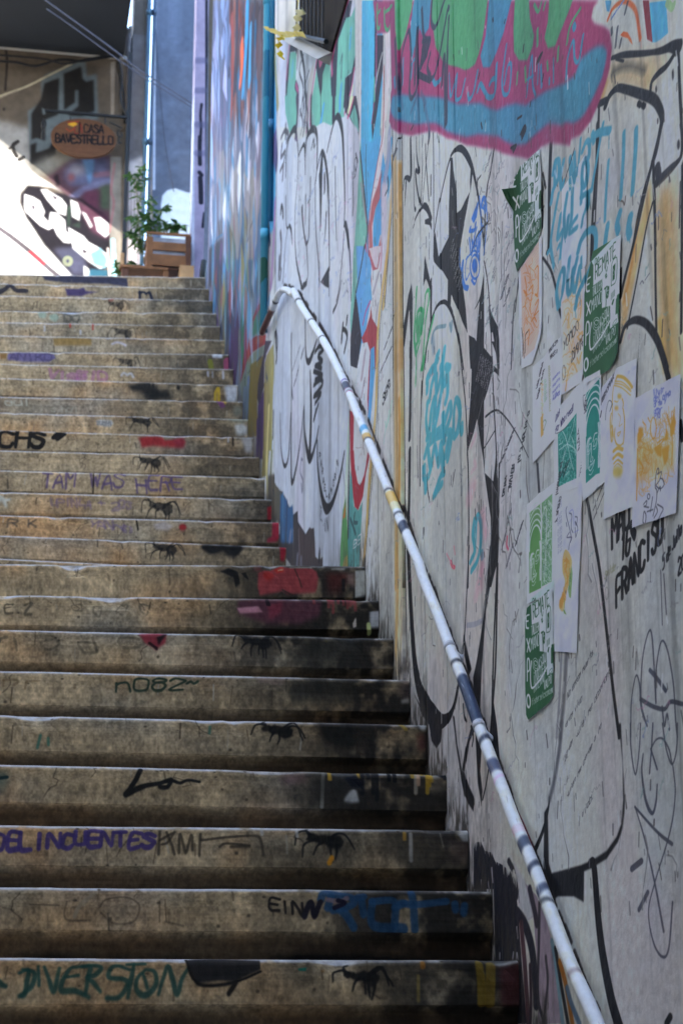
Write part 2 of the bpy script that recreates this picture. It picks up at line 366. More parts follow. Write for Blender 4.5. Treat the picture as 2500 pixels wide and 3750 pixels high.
# blue column, green wedge, cream line and red forms
W.fill('n', '1325,0 1400,0 1400,300 1390,520 1372,760 1355,960 1340,1150 1312,1450 1300,1200 1340,830 1320,600', (74, 160, 192), wear=.22)
W.fill('S', '0,0 60,0 55,300 40,1000 0,1020', (76, 176, 206), wear=.28)
W.line('S', '50,0 45,500 30,900', (40, 44, 60), .05); W.fill('S', '45,250 105,250 100,500 60,800 25,1010 20,900 60,560', (46, 40, 50)); W.line('S', '95,380 75,470 40,640', (190, 190, 180), .025); W.line('S', '55,240 50,600 20,880', (170, 84, 120), .02); W.line('S', '40,560 40,720', (100, 180, 150), .03)
W.fill('G', '1150,480 1170,800 1230,1400 1240,1550 1190,1900 1100,2352 1060,2352 1090,1700 1120,1100', (112, 172, 148), wear=.12)
W.fill('G', '1170,480 1290,540 1390,450 1440,800 1500,560 1560,430 1500,1000 1440,1400 1400,1600 1250,1560 1200,900', (78, 158, 196), wear=.15)
W.line('G', '1155,640 1190,1000 1230,1400 1235,1580 1180,1900 1110,2270', (58, 50, 54), .03); W.line('G', '1165,1000 1225,1450', (140, 130, 130), .025)
W.line('G', '1225,560 1222,900 1235,1280', (40, 44, 52), .012)
W.fill('G', '1180,1900 1240,1620 1290,2352 1100,2352', (88, 150, 184)); W.line('G', '1220,1700 1240,2050 1225,2352', (190, 84, 110), .025)
W.fill('n', '1410,100 1436,95 1424,350 1408,500 1392,640 1372,780 1372,930 1384,1010 1396,1080 1370,1120 1350,900 1352,790 1366,690 1388,560 1404,430 1414,290', (216, 200, 194))
W.line('n', '1406,240 1402,480 1386,570 1364,700 1350,810 1350,950 1372,1120', (160, 66, 66), .02)
W.line('G', '1500,400 1480,700 1400,1200', (150, 150, 168), .12, a=.9, soft=.03)
W.fill('G', '1400,850 1380,1200 1330,1300 1290,1500 1300,1760 1330,1920 1360,1750 1400,1600 1370,1960 1320,2040 1260,1850 1255,1500 1290,1220 1350,1050', (170, 88, 86), soft=.008)
W.fill('G', '1330,1300 1395,1150 1390,1560 1350,1800 1325,1880 1300,1680 1305,1450', (74, 148, 188), soft=.005)
W.fill('G', '1400,1000 1470,1000 1460,1600 1440,2352 1340,2352 1360,2000 1395,1700', (196, 186, 186), soft=.01); W.line('G', '1470,930 1475,1050 1440,1140', (40, 40, 42), .02)
W.line('G', '1300,2060 1350,2352', (200, 170, 180), .04); W.line('G', '1400,1700 1390,1960 1340,2200', (190, 110, 120), .02)
for q in ('1310,2200 1340,2100 1360,2300', '1350,2050 1370,2200 1390,2050 1395,2250'): W.line('G', q, (60, 56, 58), .012)
W.fill('J', '780,0 840,0 900,110 890,420 860,600 800,860 760,720 790,330 770,200', (90, 150, 190), wear=.1)
W.fill('J', '770,0 790,0 800,250 760,700 745,560 765,250', (112, 168, 146)); W.line('J', '850,0 820,180 790,330', (50, 44, 48), .03)
W.fill('J', '765,200 785,340 745,700 750,860 800,880 830,660 800,420', (44, 40, 46))
W.fill('J', '935,0 970,0 950,170 925,150 880,20', (196, 180, 178)); W.line('J', '885,40 915,170 935,190 960,60', (170, 90, 96), .03); W.line('J', '890,400 860,470 840,560', (160, 80, 130), .03)
W.fill('J', '900,180 960,160 975,400 945,580 905,520', (204, 196, 188)); W.line('J', '915,330 950,200', (120, 110, 116), .05, a=.5); W.line('J', '930,560 945,420', (120, 110, 116), .04, a=.5)
W.fill('J', '895,430 905,520 945,590 940,780 905,1100 880,1300 870,1100 880,860 830,660 860,600 890,500', (156, 58, 62))
W.fill('J', '830,700 870,690 890,760 880,900 865,1200 830,1450 790,1400 780,1100 800,860', (208, 198, 194)); W.line('J', '855,760 830,950', (110, 100, 108), .05, a=.55, soft=.02); W.line('J', '850,960 830,1080', (110, 100, 108), .04, a=.5)
W.fill('J', '895,740 920,720 925,900 890,1290 875,1250', (88, 152, 190))
W.fill('J', '745,1180 775,1200 770,1500 790,1680 820,1720 850,1640 880,1460 890,1500 860,1640 840,1800 800,1900 770,1800 750,1500', (150, 46, 56)); W.fill('J', '780,1100 860,1200 880,1450 850,1640 820,1720 790,1690 770,1480', (206, 198, 190))
W.fill('I', '1195,0 1240,0 1250,200 1290,400 1330,400 1370,220 1400,0 1400,60 1370,320 1330,560 1290,680 1250,650 1220,450', (150, 46, 54), soft=.003)
W.fill('I', '1170,80 1215,300 1240,640 1290,690 1340,580 1300,1345 1170,1345', (84, 142, 136), wear=.08); W.line('I', '1200,780 1260,960', (56, 84, 84), .03); W.line('I', '1250,720 1240,820 1280,830', (56, 84, 84), .03)
W.text('I', 'BE', 1235, 1130, (45, -45), (5, -90), (200, 210, 208), .012)
W.fill('J', '715,1250 745,1200 750,1600 730,2100 710,2050', (186, 196, 176)); W.line('J', '745,1180 740,1700 735,2100', (70, 66, 70), .02)
W.fill('J', '700,1900 720,1800 735,2120 740,2352 670,2352', (86, 140, 80), soft=.004); W.fill('J', '700,1960 720,1840 715,1950', (200, 100, 40)); W.fill('I', '1140,1230 1170,1200 1175,1340 1110,1345', (176, 152, 80))

# --- white panel with bubble letters
PANW = (188, 190, 194)
W.fill('G', '200,900 240,600 330,430 430,520 540,460 620,370 740,300 830,340 900,260 970,240 1030,270 1120,370 1150,500 1145,800 1110,1400 1060,2000 1050,2352 190,2352', PANW, soft=.006)
W.fill('J', '235,300 300,250 740,0 750,700 740,1180 715,1700 680,2100 660,2352 560,2352 555,2250 530,2190 500,2230 500,2100 470,2020 430,2080 390,2000 370,1900 340,1930 330,1850 300,1880 250,1760 210,1700 215,1000', PANW)
W.fill('I', '330,0 1130,0 1110,400 1100,800 1085,1345 895,1345 890,1180 850,1130 840,1250 800,1220 800,1050 780,880 740,900 700,970 650,930 620,860 600,700 550,750 540,640 500,660 480,560 420,480 350,400 325,200', PANW)
W.fill('n', '1000,1790 1010,1795 1035,1800 1060,1850 1075,1880 1095,1870 1135,1930 1150,1950 1155,2075 1070,2075 1005,1980 1030,1950', (62, 58, 60)); W.fill('I', '330,400 420,490 400,800 330,800', (90, 84, 68), soft=.02)
W.fill('I', '400,490 470,560 500,660 550,620 550,1060 395,1060', (56, 92, 128), soft=.01); W.fill('I', '550,760 600,700 610,1330 545,1310', (64, 60, 60)); W.line('I', '480,600 470,900', (50, 60, 86), .05, a=.7); W.line('I', '430,500 430,1000', (74, 120, 156), .03)
W.fill('I', '620,860 650,930 690,975 740,900 790,890 800,1050 805,1220 850,1260 890,1220 890,1340 600,1335', (72, 62, 60)); W.line('I', '610,900 625,1330', (150, 146, 142), .012, a=.7); W.line('I', '550,900 550,1330', (150, 150, 152), .012, a=.7)
W.line('I', '600,1200 590,1330', (130, 134, 144), .04, a=.7); W.line('I', '640,1230 640,1320', (130, 134, 144), .03, a=.7)
W.line('I', '850,1130 850,1260', (36, 34, 36), .04); W.line('I', '520,940 510,1030', (140, 134, 150), .05, a=.7)
# repaint white tongues over the dark base
for q in ('600,640 605,820 690,960 760,840 760,600', '480,440 485,600 505,655 545,600 545,440', '780,800 800,1040 810,1200 835,1245 850,1120 860,800', '540,500 550,740 600,690 620,500', '1000,300 900,700 895,1340 1080,1340 1110,400', '840,600 850,1100 880,1190 905,1180 920,600'): W.fill('I', q, PANW, soft=.004)
for q, w in (('300,930 310,640 340,480 400,380 430,440 445,600 450,680', (.02, .035, .05, .02, .012)), ('300,1150 305,1460 325,1520 345,1490 370,1560 380,1700', (.015, .012, .02, .03, .012)), ('325,1520 300,1680 280,2000 265,2150', (.012, .015)), ('450,680 440,1000 415,1300 412,1620 430,1900 470,2100 490,2190', (.012, .015, .03)),
             ('450,700 480,620 515,560 525,620 530,900', (.015, .03, .012)), ('530,700 545,500 600,390 650,400 668,520 665,800 650,1000', (.02, .05, .03, .012)), ('590,940 585,1160 560,1230', (.02, .012)), ('495,1280 500,1420 520,1600 545,1700 570,1600 580,1240', (.035, .02, .03, .012)), ('535,1140 530,1480', (.02, .008)),
             ('545,1700 550,1800 560,2000 555,2100 500,2200 485,2190', (.02, .012, .03)), ('640,1000 650,1500 680,1900 692,2140', (.012, .02)), ('640,1000 680,780 720,640 760,740 790,1000 800,1300 808,2000', (.015, .03, .04, .015)), ('750,900 752,1100', (.03, .03)), ('705,1550 700,1200 690,900', (.01, .02)),
             ('780,640 820,460 870,270 900,235 930,280 960,450 975,800 985,1200 978,1500', (.02, .035, .05, .03, .012)), ('875,820 880,1300 890,1660', (.015, .012)), ('975,1490 990,1470 1015,1600 1040,1900 1050,2352', (.02, .045, .03, .015)), ('975,1560 960,1800 920,2200 890,2352', (.012, .02)), ('1065,880 1075,1200 1068,1370', (.015, .02)),
             ('770,1350 760,1560 745,1700', (.03, .01)), ('1080,900 1090,760 1110,700 1120,760 1100,900 1085,940', (.012, .02)), ('1095,800 1100,860 1110,820', (.012, .012)), ('1105,660 1125,760', (.02, .02)), ('600,610 625,500 630,590 645,560', (.02, .012)), ('245,1350 250,1260 265,1300 270,1400', (.03, .03))):
    W.line('G', q, BLK, w, a=.95)
W.fill('G', '690,900 715,660 735,640 725,1000 710,1500 700,1550 695,1200', BLK); W.fill('G', '705,2140 800,1960 805,2210 760,2190', BLK); W.fill('G', '430,400 445,520 410,520', (90, 74, 100), a=.8)
for q in ('250,480 290,400 330,440 310,520', '260,560 250,700 290,640 280,760', '240,860 270,800 265,960', '240,1560 250,1700 240,1980', '230,1850 225,2100', '250,2000 240,2100', '300,330 300,480'): W.line('G', q, (56, 52, 56), .035, a=.8)
for q, w in (('215,620 225,800 220,830 230,700 220,600', (.03, .02)), ('330,630 332,1000 340,1100', (.02, .012)), ('250,1200 255,1450 280,1580 310,1500 325,1200', (.012, .02, .035, .012)), ('330,1000 328,1500 335,1700 370,1560 400,1350 420,1150', (.012, .03, .045, .02, .012)), ('420,1150 425,1350 460,1530 500,1430 525,1300', (.015, .03, .06, .04, .02)),
             ('465,900 470,1200 460,1520', (.02, .05, .06)), ('430,500 435,780 455,830 480,780 510,680', (.015, .03, .06, .02)), ('515,1400 520,1600 550,1800 585,1890 630,1830 680,1650 710,1480', (.02, .035, .07, .05, .02)), ('415,290 440,270', (.05, .03)), ('600,150 598,360', (.01, .01)), ('630,470 660,400 690,250', (.03, .012))):
    W.line('J', q, BLK, w, a=.95)
for q in ('500,760 530,720 560,740 520,790 550,830 500,860', '490,1000 540,960 550,1000 490,1080 540,1060 500,1130', '490,900 550,930 500,960', '500,860 545,880', '505,1180 490,1250 520,1140', '690,690 700,600 730,640 710,760', '700,560 690,660', '730,510 725,560'): W.line('J', q, BLK, .03)
W.text('J', 'amor es', 345, 1010, (10, -38), (12, -26), (60, 58, 66), .014, jit=.1); W.text('J', 'siempre', 335, 900, (8, -26), (10, -20), (90, 88, 96), .01, jit=.1)
x = [530, 540, 548, 556, 566, 580, 596, 612, 626, 638, 648, 655]; y = [1530, 1580, 1640, 1700, 1760, 1800, 1810, 1780, 1730, 1680, 1630, 1580]
for ch, a_, b_ in zip('PARAELAMORIN', x, y): W.text('J', ch, a_, b_, (13, 0), (0, -42), BLK, .012)
W.text('I', 'TL..', 850, 740, (14, 34), (10, -80), (44, 42, 46), .014); W.text('I', 'IN?', 905, 930, (26, -8), (0, -150), (44, 42, 46), .016)
for q in ('640,100 630,250 660,350 650,480 640,380', '640,90 655,110'): W.line('I', q, (90, 92, 108), .014, a=.8)
for i in range(90):                              # felt pen scribbles all over the white panel
    a_, b_ = random.uniform(250, 1080), random.uniform(700, 2300)
    c = random.choice(((110, 120, 160), (130, 150, 190), (150, 140, 150), (196, 150, 170), (120, 120, 126)))
    q = np.array([[a_, b_]]) + np.cumsum(np.array([[random.uniform(-9, 14), random.uniform(-26, 10)] for _ in range(8)]), 0)
    W.line('n', smooth(q * .31888 + np.array([950, 350]), 4), c, .007, a=.6, curve=False)

# --- orange striped battens and the letters beside them
OR = (206, 164, 92)
for t, q in (('B', '70,820 110,110 100,500 60,1100 20,1700 0,2100 0,1750 40,1250'), ): pass
for t, q in (('B', '104,340 80,780 48,1200 22,1560 6,1760'), ('J', '1012,40 950,560 934,1100 905,1500 882,1800 868,2000'), ('I', '1438,80 1405,500 1385,900 1345,1340')):
    W.line(t, q, OR, .055, a=.95, soft=.01); W.line(t, (lambda s: ' '.join('%g,%g' % (float(z.split(',')[0]) + 13, float(z.split(',')[1])) for z in s.split()))(q), (60, 54, 50), .014)
for t, q in (('B', '122,360 188,350 196,2352 126,2352'), ('C', '126,0 196,0 214,1700 212,2352 130,2352'), ('L', '560,0 630,0 632,700 610,1065 545,1065 560,700')):
    W.fill(t, q, (212, 196, 164), wear=.1)
for t, q, w in (('B', '140,360 150,1200 150,2352', .06), ('B', '176,400 180,1500 182,2352', .04), ('C', '150,0 160,1200 150,2352', .06), ('C', '185,0 190,1400', .03), ('L', '585,0 590,400 575,900', .06)):
    W.line(t, q, (196, 146, 74), w, a=.65, soft=.03, wear=.3)
W.line('C', '180,560 188,900 175,1700', (176, 116, 30), .04, a=.7, soft=.03)
for t, q in (('B', '186,100 190,1000 194,1950'), ('B', '118,60 122,1200 124,2352'), ('C', '122,0 122,1200 118,1650'), ('C', '198,0 210,1000 216,2352'), ('L', '560,0 556,700'), ('L', '632,0 642,700 645,950'), ('B', '125,350 160,180 185,120')):
    W.line(t, q, (48, 44, 42), .018)
W.fill('B', '120,320 150,230 170,240 130,340', (70, 66, 66), a=.8)
W.text('J', 'no cuentan', 990, 745, (8.5, -24), (14, -30), BLK, .014); W.text('J', 'mi sino', 965, 905, (11, -24), (12, -36), BLK, .015); W.text('J', 'SER.', 982, 1140, (16, -40), (4, -70), BLK, .02)
for q in ('1050,1110 1030,1230 1000,1330 990,1420', '1030,1180 1010,1300 1000,1260'): W.line('J', q, (120, 190, 160), .012, a=.7)
W.fill('J', '1130,740 1125,620 1170,350 1185,270 1195,380 1190,700 1180,1100 1182,760 1170,420 1150,600', (40, 38, 38))

# --- B: black letters, star figure, tags
for q, w in (('265,140 268,300 270,480 258,535 235,520 210,525 203,560 195,640', (.03, .05, .03, .012)), ('222,560 215,700 210,790', (.03, .008)), ('300,300 300,700 305,800 318,830', (.02, .03)), ('328,130 330,300 350,470 320,450 330,600 370,780 400,560', (.014, .03, .012)),
             ('385,120 380,300 375,500 365,760', .014), ('410,200 415,350 430,560 443,740', .016), ('440,190 420,350 400,560', .012), ('463,500 462,690', .02), ('447,60 445,130 440,180', .04), ('488,90 492,400 492,1000 490,1270', .016),
             ('290,1000 320,910 370,810 400,790 435,830 465,920', (.015, .03, .05, .04)), ('500,1030 540,780 590,540 640,350 690,260 740,240 790,280 840,380 880,520 930,800 970,1180', (.02, .025, .03, .05, .05, .025, .025)), ('1070,240 1030,480 1000,620 980,900 970,1250', .025),
             ('465,1500 462,1700 465,1940', .03), ('405,2352 430,2080 470,1880 520,1760 580,1710 630,1750 680,1870 730,2080 770,2352', (.016, .03, .035, .02)), ('970,1320 1000,1500 1020,1720 1035,2000 1045,2352', .014), ('1265,1800 1300,1480', .02), ('1225,2352 1240,1950 1262,1700', .016)):
    W.line('B', q, BLK, w)
for q in ('405,925 450,905 470,960 470,1025 450,975 405,965', '650,330 672,330 680,450 705,640 708,860 745,830 835,655 805,830 770,1010 740,1190 745,1380 770,1600 800,1830 812,2010 760,1900 720,1780 655,1640 645,1790 618,1740 622,1500 575,1420 530,1370 490,1320 485,1270 500,1030 510,1060 540,1280 580,1190 630,1090 632,800 640,560',
          '845,380 860,480 840,660 835,560', '405,1270 430,1390 455,1500 475,1560 470,1900 455,1930 455,1600 430,1520 415,1490 385,1560 390,1430', '195,1950 215,1850 245,1640 275,1540 285,1640 280,2352 265,2352 268,1760 250,1800 210,2120 195,2180',
          '825,2030 880,2060 895,2090 905,1960 925,1700 960,1480 970,1420 968,1700 970,1950 968,2150 1040,2240 1045,2352 840,2352 830,2200', '1015,1740 1050,1850 1100,1950 1112,2080 1115,2352 1095,2352 1080,2180 1050,2000 1030,2010 1015,1850'):
    W.fill('B', q, BLK)
BLU = (58, 108, 180)
W.fill('B', '912,745 918,760 900,900 870,960 848,915 870,850', BLU)
for q, w in (('945,790 955,730 970,722 985,745 990,800', .04), ('950,790 975,810 982,850', .035), ('840,1000 835,1030 880,1020 890,960', .03), ('765,1330 760,1450 780,1560 815,1580', .04), ('810,1280 790,1400 800,1500 830,1440', .016), ('830,1100 850,1260 880,1080 900,1000', .02),
             ('800,1300 880,1220 930,1310', .016), ('925,700 940,900 930,1180 900,1250', .016), ('985,740 1000,900 985,1100 965,1260', .014), ('890,1100 910,1220 920,1060 925,1290', .018), ('940,960 960,1000 930,1060', .02), ('850,1500 880,1540 900,1480', .02), ('740,1200 735,1350 760,1420', .014)):
    W.line('B', q, BLU, w)
W.oval('B', 880, 1365, 26, 70, BLU); W.oval('B', 882, 1375, 44, 115, BLU, .018); W.text('B', 'Not', 855, 1210, (26, -30), (0, -110), BLU, .016)
GRN = (74, 160, 102)
for t, q, w in (('B', '330,1580 315,1800 300,2050 320,2130 370,2000 380,1800 340,1810 320,1990', .035), ('B', '385,1900 410,1650 440,1600 445,1680 410,1900 390,2150 380,2300', .03), ('B', '490,1850 430,2100 380,2352', .035), ('B', '320,2130 325,2352', .03), ('C', '300,0 320,130 360,0', .03), ('C', '325,100 312,430', .025), ('C', '430,0 370,270', .03)):
    W.line(t, q, GRN, w, soft=.006)
W.fill('B', '320,1900 370,1800 375,2000 330,2120', GRN, a=.9, soft=.01)
for t, q, w in (('C', '268,0 264,500 256,930', .05), ('C', '258,1040 252,1500 246,1700', .055), ('C', '430,0 400,200 378,400 370,700 360,1000 362,1380', .018), ('C', '330,1000 340,1300', .02), ('C', '730,0 760,300 790,600 805,900 808,1050', .018), ('C', '808,1060 818,1300 822,1800 814,2352', .022), ('C', '1045,150 1060,550 1080,900 1090,1100', .018), ('C', '960,1040 1010,960 1075,850', .012), ('C', '985,720 1050,670 1110,665 1200,760 1300,920 1390,1110', (.02, .012, .006)), ('C', '250,1700 235,1900 265,2352', .05)):
    W.line(t, q, BLK, w)
for q in ('825,0 965,0 970,70 1045,160 1050,220 1040,330 1000,480 970,570 968,800 970,1000 980,1260 1060,1340 1075,1200 1090,1000 1105,1400 1108,2100 1080,2200 1045,2352 1005,2352 1020,2100 1040,1900 1038,1690 1010,1500 985,1320 960,1100 940,980 905,740 870,880 830,1000 810,1060 808,960 830,700 850,380 852,250 835,130', '1040,0 1110,0 1115,130 1110,330 1070,290 1055,290 1060,230 1100,270 1105,180 1080,110 1060,50'):
    W.fill('C', q, BLK)
for i in range(9): W.text('C', ''.join(random.choice('aeinorstumlvd ') for _ in range(11)), 890 + i * 16, 380 + i * 14, (4, -24), (11, -5), (150, 148, 144), .0034, jit=.12)
for i in range(10): W.text('B', ''.join(random.choice('aeinorstumlvd ') for _ in range(7)), 632 + i * 12 - (i > 5) * 20, 1250 + i * 40, (6, -20), (11, -5), (140, 138, 134), .0034, jit=.12)
TEA = (78, 160, 170)
for q in ('430,340 480,250 500,300 470,420 450,560', '540,110 510,200 520,480 560,330 590,70', '420,380 520,190 530,180', '520,330 510,700 545,600 575,380 560,240', '575,380 600,400 615,240 620,480 600,580', '430,590 415,760 440,900 470,640 500,560 480,900 530,700 550,560', '420,930 500,880 580,800 640,600 650,700 600,860', '640,860 700,900 740,700 720,570 690,600 680,900 740,840', '755,800 757,870',
          '430,1000 500,930 560,900 640,880 600,1100 630,920 650,960 620,1130', '400,1100 430,1010 460,1200 500,1000 540,1180 560,980 580,1200', '395,1200 400,1310 440,1290 470,1180', '405,1320 408,1430', '490,1480 560,1290 585,1265', '505,1460 570,1365', '430,420 425,480', '600,240 640,250', '580,700 590,960'):
    W.line('C', q, TEA, .062, a=.95, soft=.008)
for q in ('880,1710 865,1850 885,2000 840,2110', '885,2010 895,1760 915,1665 945,1750 942,1950 910,2100 850,2200', '955,2020 957,2070'): W.line('C', q, TEA, .05, soft=.006)
W.line('B', '470,2100 480,2020 520,1960 600,1940', (70, 110, 126), .03, a=.6); W.line('B', '640,1920 655,1990 660,1900', (70, 110, 126), .03, a=.6); W.line('B', '480,2060 490,2180', (90, 120, 140), .06, a=.5, soft=.03)
for t, q, w in (('C', '890,900 870,960 850,1000', .03), ('C', '880,1150 890,1200 850,1250', .03), ('C', '960,1650 975,1750 990,1850', .08), ('C', '960,2050 945,2352', .07), ('L', '1270,180 1230,330 1215,420', .06), ('C', '860,1400 830,1500', .12)): W.line(t, q, (222, 150, 164), w, a=.45, soft=.05)
W.line('C', '650,2110 665,2150 685,2165', (206, 84, 100), .03); W.line('C', '680,1960 690,2040', (220, 120, 130), .012); W.line('L', '970,60 1000,120 1030,180', (210, 130, 140), .012)
W.line('C', '1195,1870 1190,1950 1205,1990', (222, 100, 120), .02)
W.line('C', '300,1290 470,1280', (150, 150, 154), .02, a=.3); W.line('L', '1140,650 1210,640 1275,610', (150, 152, 160), .04, a=.8)
W.text('C', 'LAH 3 MARLAH', 1122, 1165, (10.5, -27), (20, -20), (70, 68, 70), .009); W.text('C', 'la 3 Maria o', 1282, 1180, (8.5, -42), (24, -20), (50, 48, 50), .010); W.text('C', 'Deisy', 1142, 1485, (7, -40), (20, -10), (50, 48, 50), .010); W.text('C', 'JAVIER', 1196, 1440, (7, -45), (24, -10), (50, 48, 50), .010)
W.text('C', 'Mauricio', 1142, 1990, (10, -46), (22, -60), (96, 94, 96), .008); W.text('C', 'Veronica)', 1262, 1975, (8, -27), (20, -40), (60, 58, 62), .009); W.text('C', 'Ignacio', 1175, 2190, (10, -36), (20, -30), (110, 110, 112), .008)
W.text('B', 'FRANCISCO', 1120, 1690, (8, -26), (20, -20), (84, 82, 84), .008); W.text('B', 'y sofia', 1150, 1760, (8, -26), (20, -16), (84, 82, 84), .008)
for i in range(70):                              # biro names between the star and the posters
    a_, b_ = random.uniform(890, 1260), random.uniform(330, 2000)
    W.text('B', random.choice(('Ana', 'Leo', 'Jose', 'Vale', 'Cami', 'te amo', 'Paz', 'Nico', 'Sofi')), a_, b_, (random.uniform(4, 9), random.uniform(-26, -16)), (13, -9), random.choice(((120, 118, 118), (140, 138, 140), (96, 94, 98), (128, 150, 150))), .005, a=.75, jit=.15)
# --- L: the big black curves low on the wall
for q, w in (('655,0 668,300 690,700 715,1000 760,1200 840,1370 920,1440 985,1410 1035,1300 1065,1150', (.07, .075, .08, .12, .17, .10, .05, .04)), ('1155,0 1135,400 1120,700 1100,950', .018), ('1395,150 1388,600 1378,1000 1355,1320 1335,1560', .028), ('1358,1300 1385,1500 1405,1740 1440,1900', .03), ('1325,1800 1300,1950 1270,2080', .02)):
    W.line('L', q, BLK, w)
for q in ('700,1200 780,1400 850,1440 900,1480 940,1500 930,1600 890,1660 850,1600 820,1440', '1020,1390 1050,1650 1090,1900 1120,2050 1200,2130 1195,2060 1150,1960 1120,1850 1160,1600 1220,1470 1180,1450 1130,1650 1100,1840 1060,1640 1035,1400', '1110,1900 1140,2100 1190,2180 1200,2080',
          '1330,0 1400,0 1390,150 1330,350 1300,540 1280,800 1265,1000 1250,1340 1265,1600 1250,1850 1268,2010 1260,2130 1230,1950 1215,1650 1210,1500 1190,1080 1220,950 1255,750 1290,500', '1115,740 1175,1010 1150,1070 1118,900', '1340,1400 1358,1300 1385,1500 1390,1740 1338,1600'):
    W.fill('L', q, BLK, soft=.003)
W.fill('L', '820,1440 900,1480 945,1500 900,1700 850,1680', (60, 58, 60), a=.35, soft=.05)
for q in ('1110,1300 1120,1400 1135,1440', '1170,1480 1190,1560 1180,1640'): W.line('L', q, (44, 42, 44), .02)
# --- M: the dark painted base at the bottom
W.fill('M', '835,330 845,290 880,290 900,340 940,350 960,400 1000,420 1050,460 1080,560 1095,720 1110,960 1140,1333 950,1333 960,960 950,560 835,560', (40, 39, 45), wear=.14)
W.fill('M', '1095,560 1130,520 1200,600 1260,760 1290,880 1310,1100 1350,1333 1195,1333 1215,1200 1195,900 1180,720 1150,740', (150, 134, 146), wear=.1)
for q, c, w in (('1090,700 1130,760 1170,900 1190,1100 1195,1220', (46, 44, 52), .09), ('1160,560 1190,700 1200,760', (60, 54, 62), .06), ('1215,640 1210,900 1205,1180 1240,1333', (56, 52, 58), .035), ('1250,950 1260,1100 1235,1333', (60, 54, 60), .03), ('1285,860 1310,1020 1345,1333', (116, 146, 158), .045), ('1305,900 1335,1100 1375,1333', (40, 38, 40), .04),
                ('1330,980 1365,1120 1400,1333', (160, 98, 36), .05), ('1370,1130 1395,1220 1440,1333', (90, 110, 130), .05), ('1110,760 1130,1000 1150,1333', (84, 58, 62), .06), ('1160,1333 1165,1200 1160,1000', (60, 46, 52), .04), ('1040,400 1075,480 1090,600', (48, 46, 50), .05)):
    W.line('M', q, c, w, soft=.01)
r = np.random.RandomState(29)
for i in range(46):                              # brush ends of the white coat over the dark base
    x_ = r.uniform(838, 1100); y_ = 285 + max(0, x_ - 880) * 1.05 + r.uniform(-10, 24); W.line('M', '%g,%g %g,%g' % (x_, y_ - 20, x_ + 2, y_ + r.uniform(4, 40)), (191, 189, 180), (.022, .004), a=.9, soft=.003)
for i in range(40):
    x_ = r.uniform(850, 1120); y_ = r.uniform(420, 1200); W.line('M', '%g,%g %g,%g' % (x_, y_, x_ + 2, y_ + r.uniform(20, 120)), ((26, 25, 30), (70, 68, 76), (96, 94, 100))[r.randint(3)], r.uniform(.006, .02), a=.6, soft=.004)
for q in ('940,440 945,520', '880,510 880,560', '1080,960 1085,930 1090,960', '1060,960 1065,925', '1085,780 1090,840', '920,520 925,560', '985,930 985,960'): W.line('M', q, (170, 170, 176), .02, a=.9)
W.fill('M', '1000,300 1060,380 1100,560 1090,640 1150,740 1180,720 1130,500', (182, 182, 186), soft=.006)
# --- O, N: the tall black outlines near the camera
W.fill('O', '413,700 440,650 448,1100 470,1175 560,1150 700,1110 790,1070 900,1000 980,890 1020,780 1033,600 1028,300 1000,0 1016,0 1045,600 1045,700 1030,820 990,930 900,1060 820,1110 790,1130 722,1160 718,1400 640,1355 520,1355 480,1380 405,1290', BLK, soft=.003)
W.line('O', '770,1090 800,1120 830,1500 865,1800 930,2150 1000,2400', (34, 32, 34), (.055, .075, .09, .1)); W.line('O', '335,1010 400,850 440,690 455,580', BLK, (.05, .03, .02)); W.line('O', '545,0 530,200 490,450 455,590', (92, 90, 92), .045, a=.85, soft=.02)
W.line('O', '1370,2352 1400,2300', BLK, .05)
W.line('N', '780,290 830,560 880,830 920,1150 960,1500 1000,1850 1050,2240', BLK, .034); W.line('N', '612,1550 592,1900 562,2240', (96, 93, 94), .05, a=.85, soft=.02); W.line('N', '570,1550 556,1900 532,2240', (120, 118, 120), .03, a=.8, soft=.012); W.line('N', '690,1550 690,1740', (70, 68, 70), .006)
W.line('N', '60,0 55,600 45,900 20,1500 0,2240', BLK, .024); W.line('N', '372,0 380,120 388,240', (50, 48, 50), .02); W.line('n', '1962,1690 1968,1780 1974,1860', (50, 48, 50), .016)
W.line('B', '1320,1440 1280,1660 1250,1800 1225,2352', (60, 58, 60), .018)
W.fill('C', '1330,1350 1440,1000 1500,1300 1490,1450 1400,1560', (140, 142, 148), a=.5, soft=.06)
W.text('E', 'MAU', 893, 1845, (58, -82), (-4, -275), BLK, .026, jit=.02); W.text('E', '16', 978, 1975, (46, -52), (6, -240), BLK, .024, jit=.02); W.fill('E', '1060,1650 1072,1578 1092,1600 1108,1650 1125,1690 1105,1785 1070,1720', BLK, curve=True)
W.text('E', 'FRANCISO', 935, 2415, (56, -84), (0, -265), BLK, .028, jit=.02, wid=.75); W.text('E', '5 de Julio', 1375, 2055, (18, -36), (0, -110), (46, 44, 48), .013); W.text('E', '2019', 1520, 2110, (34, -38), (0, -150), (46, 44, 48), .014)
W.line('N', '1385,870 1400,1320', (66, 64, 70), .010, a=.8); W.line('N', '1410,900 1432,1230', (66, 64, 70), .012, a=.8)
W.text('N', 'No estas muerta,', 618, 1930, (14, -24), (6, -62), (60, 58, 60), 0.0038); W.text('N', 'eres viva', 606, 2160, (15, -25), (4, -60), (60, 58, 60), 0.0038); W.text('N', 'quien me acompana', 690, 2260, (17, -33), (4, -60), (60, 58, 60), 0.0038)
W.text('O', 'Eres', 575, 300, (15, -40), (6, -60), (60, 58, 60), 0.0038); W.text('O', 'quien me atrae a la', 585, 600, (14.5, -30), (6, -55), (60, 58, 60), 0.0038); W.text('O', 'vida.', 706, 745, (19, -34), (8, -70), (60, 58, 60), .004)
GR = (74, 73, 80)
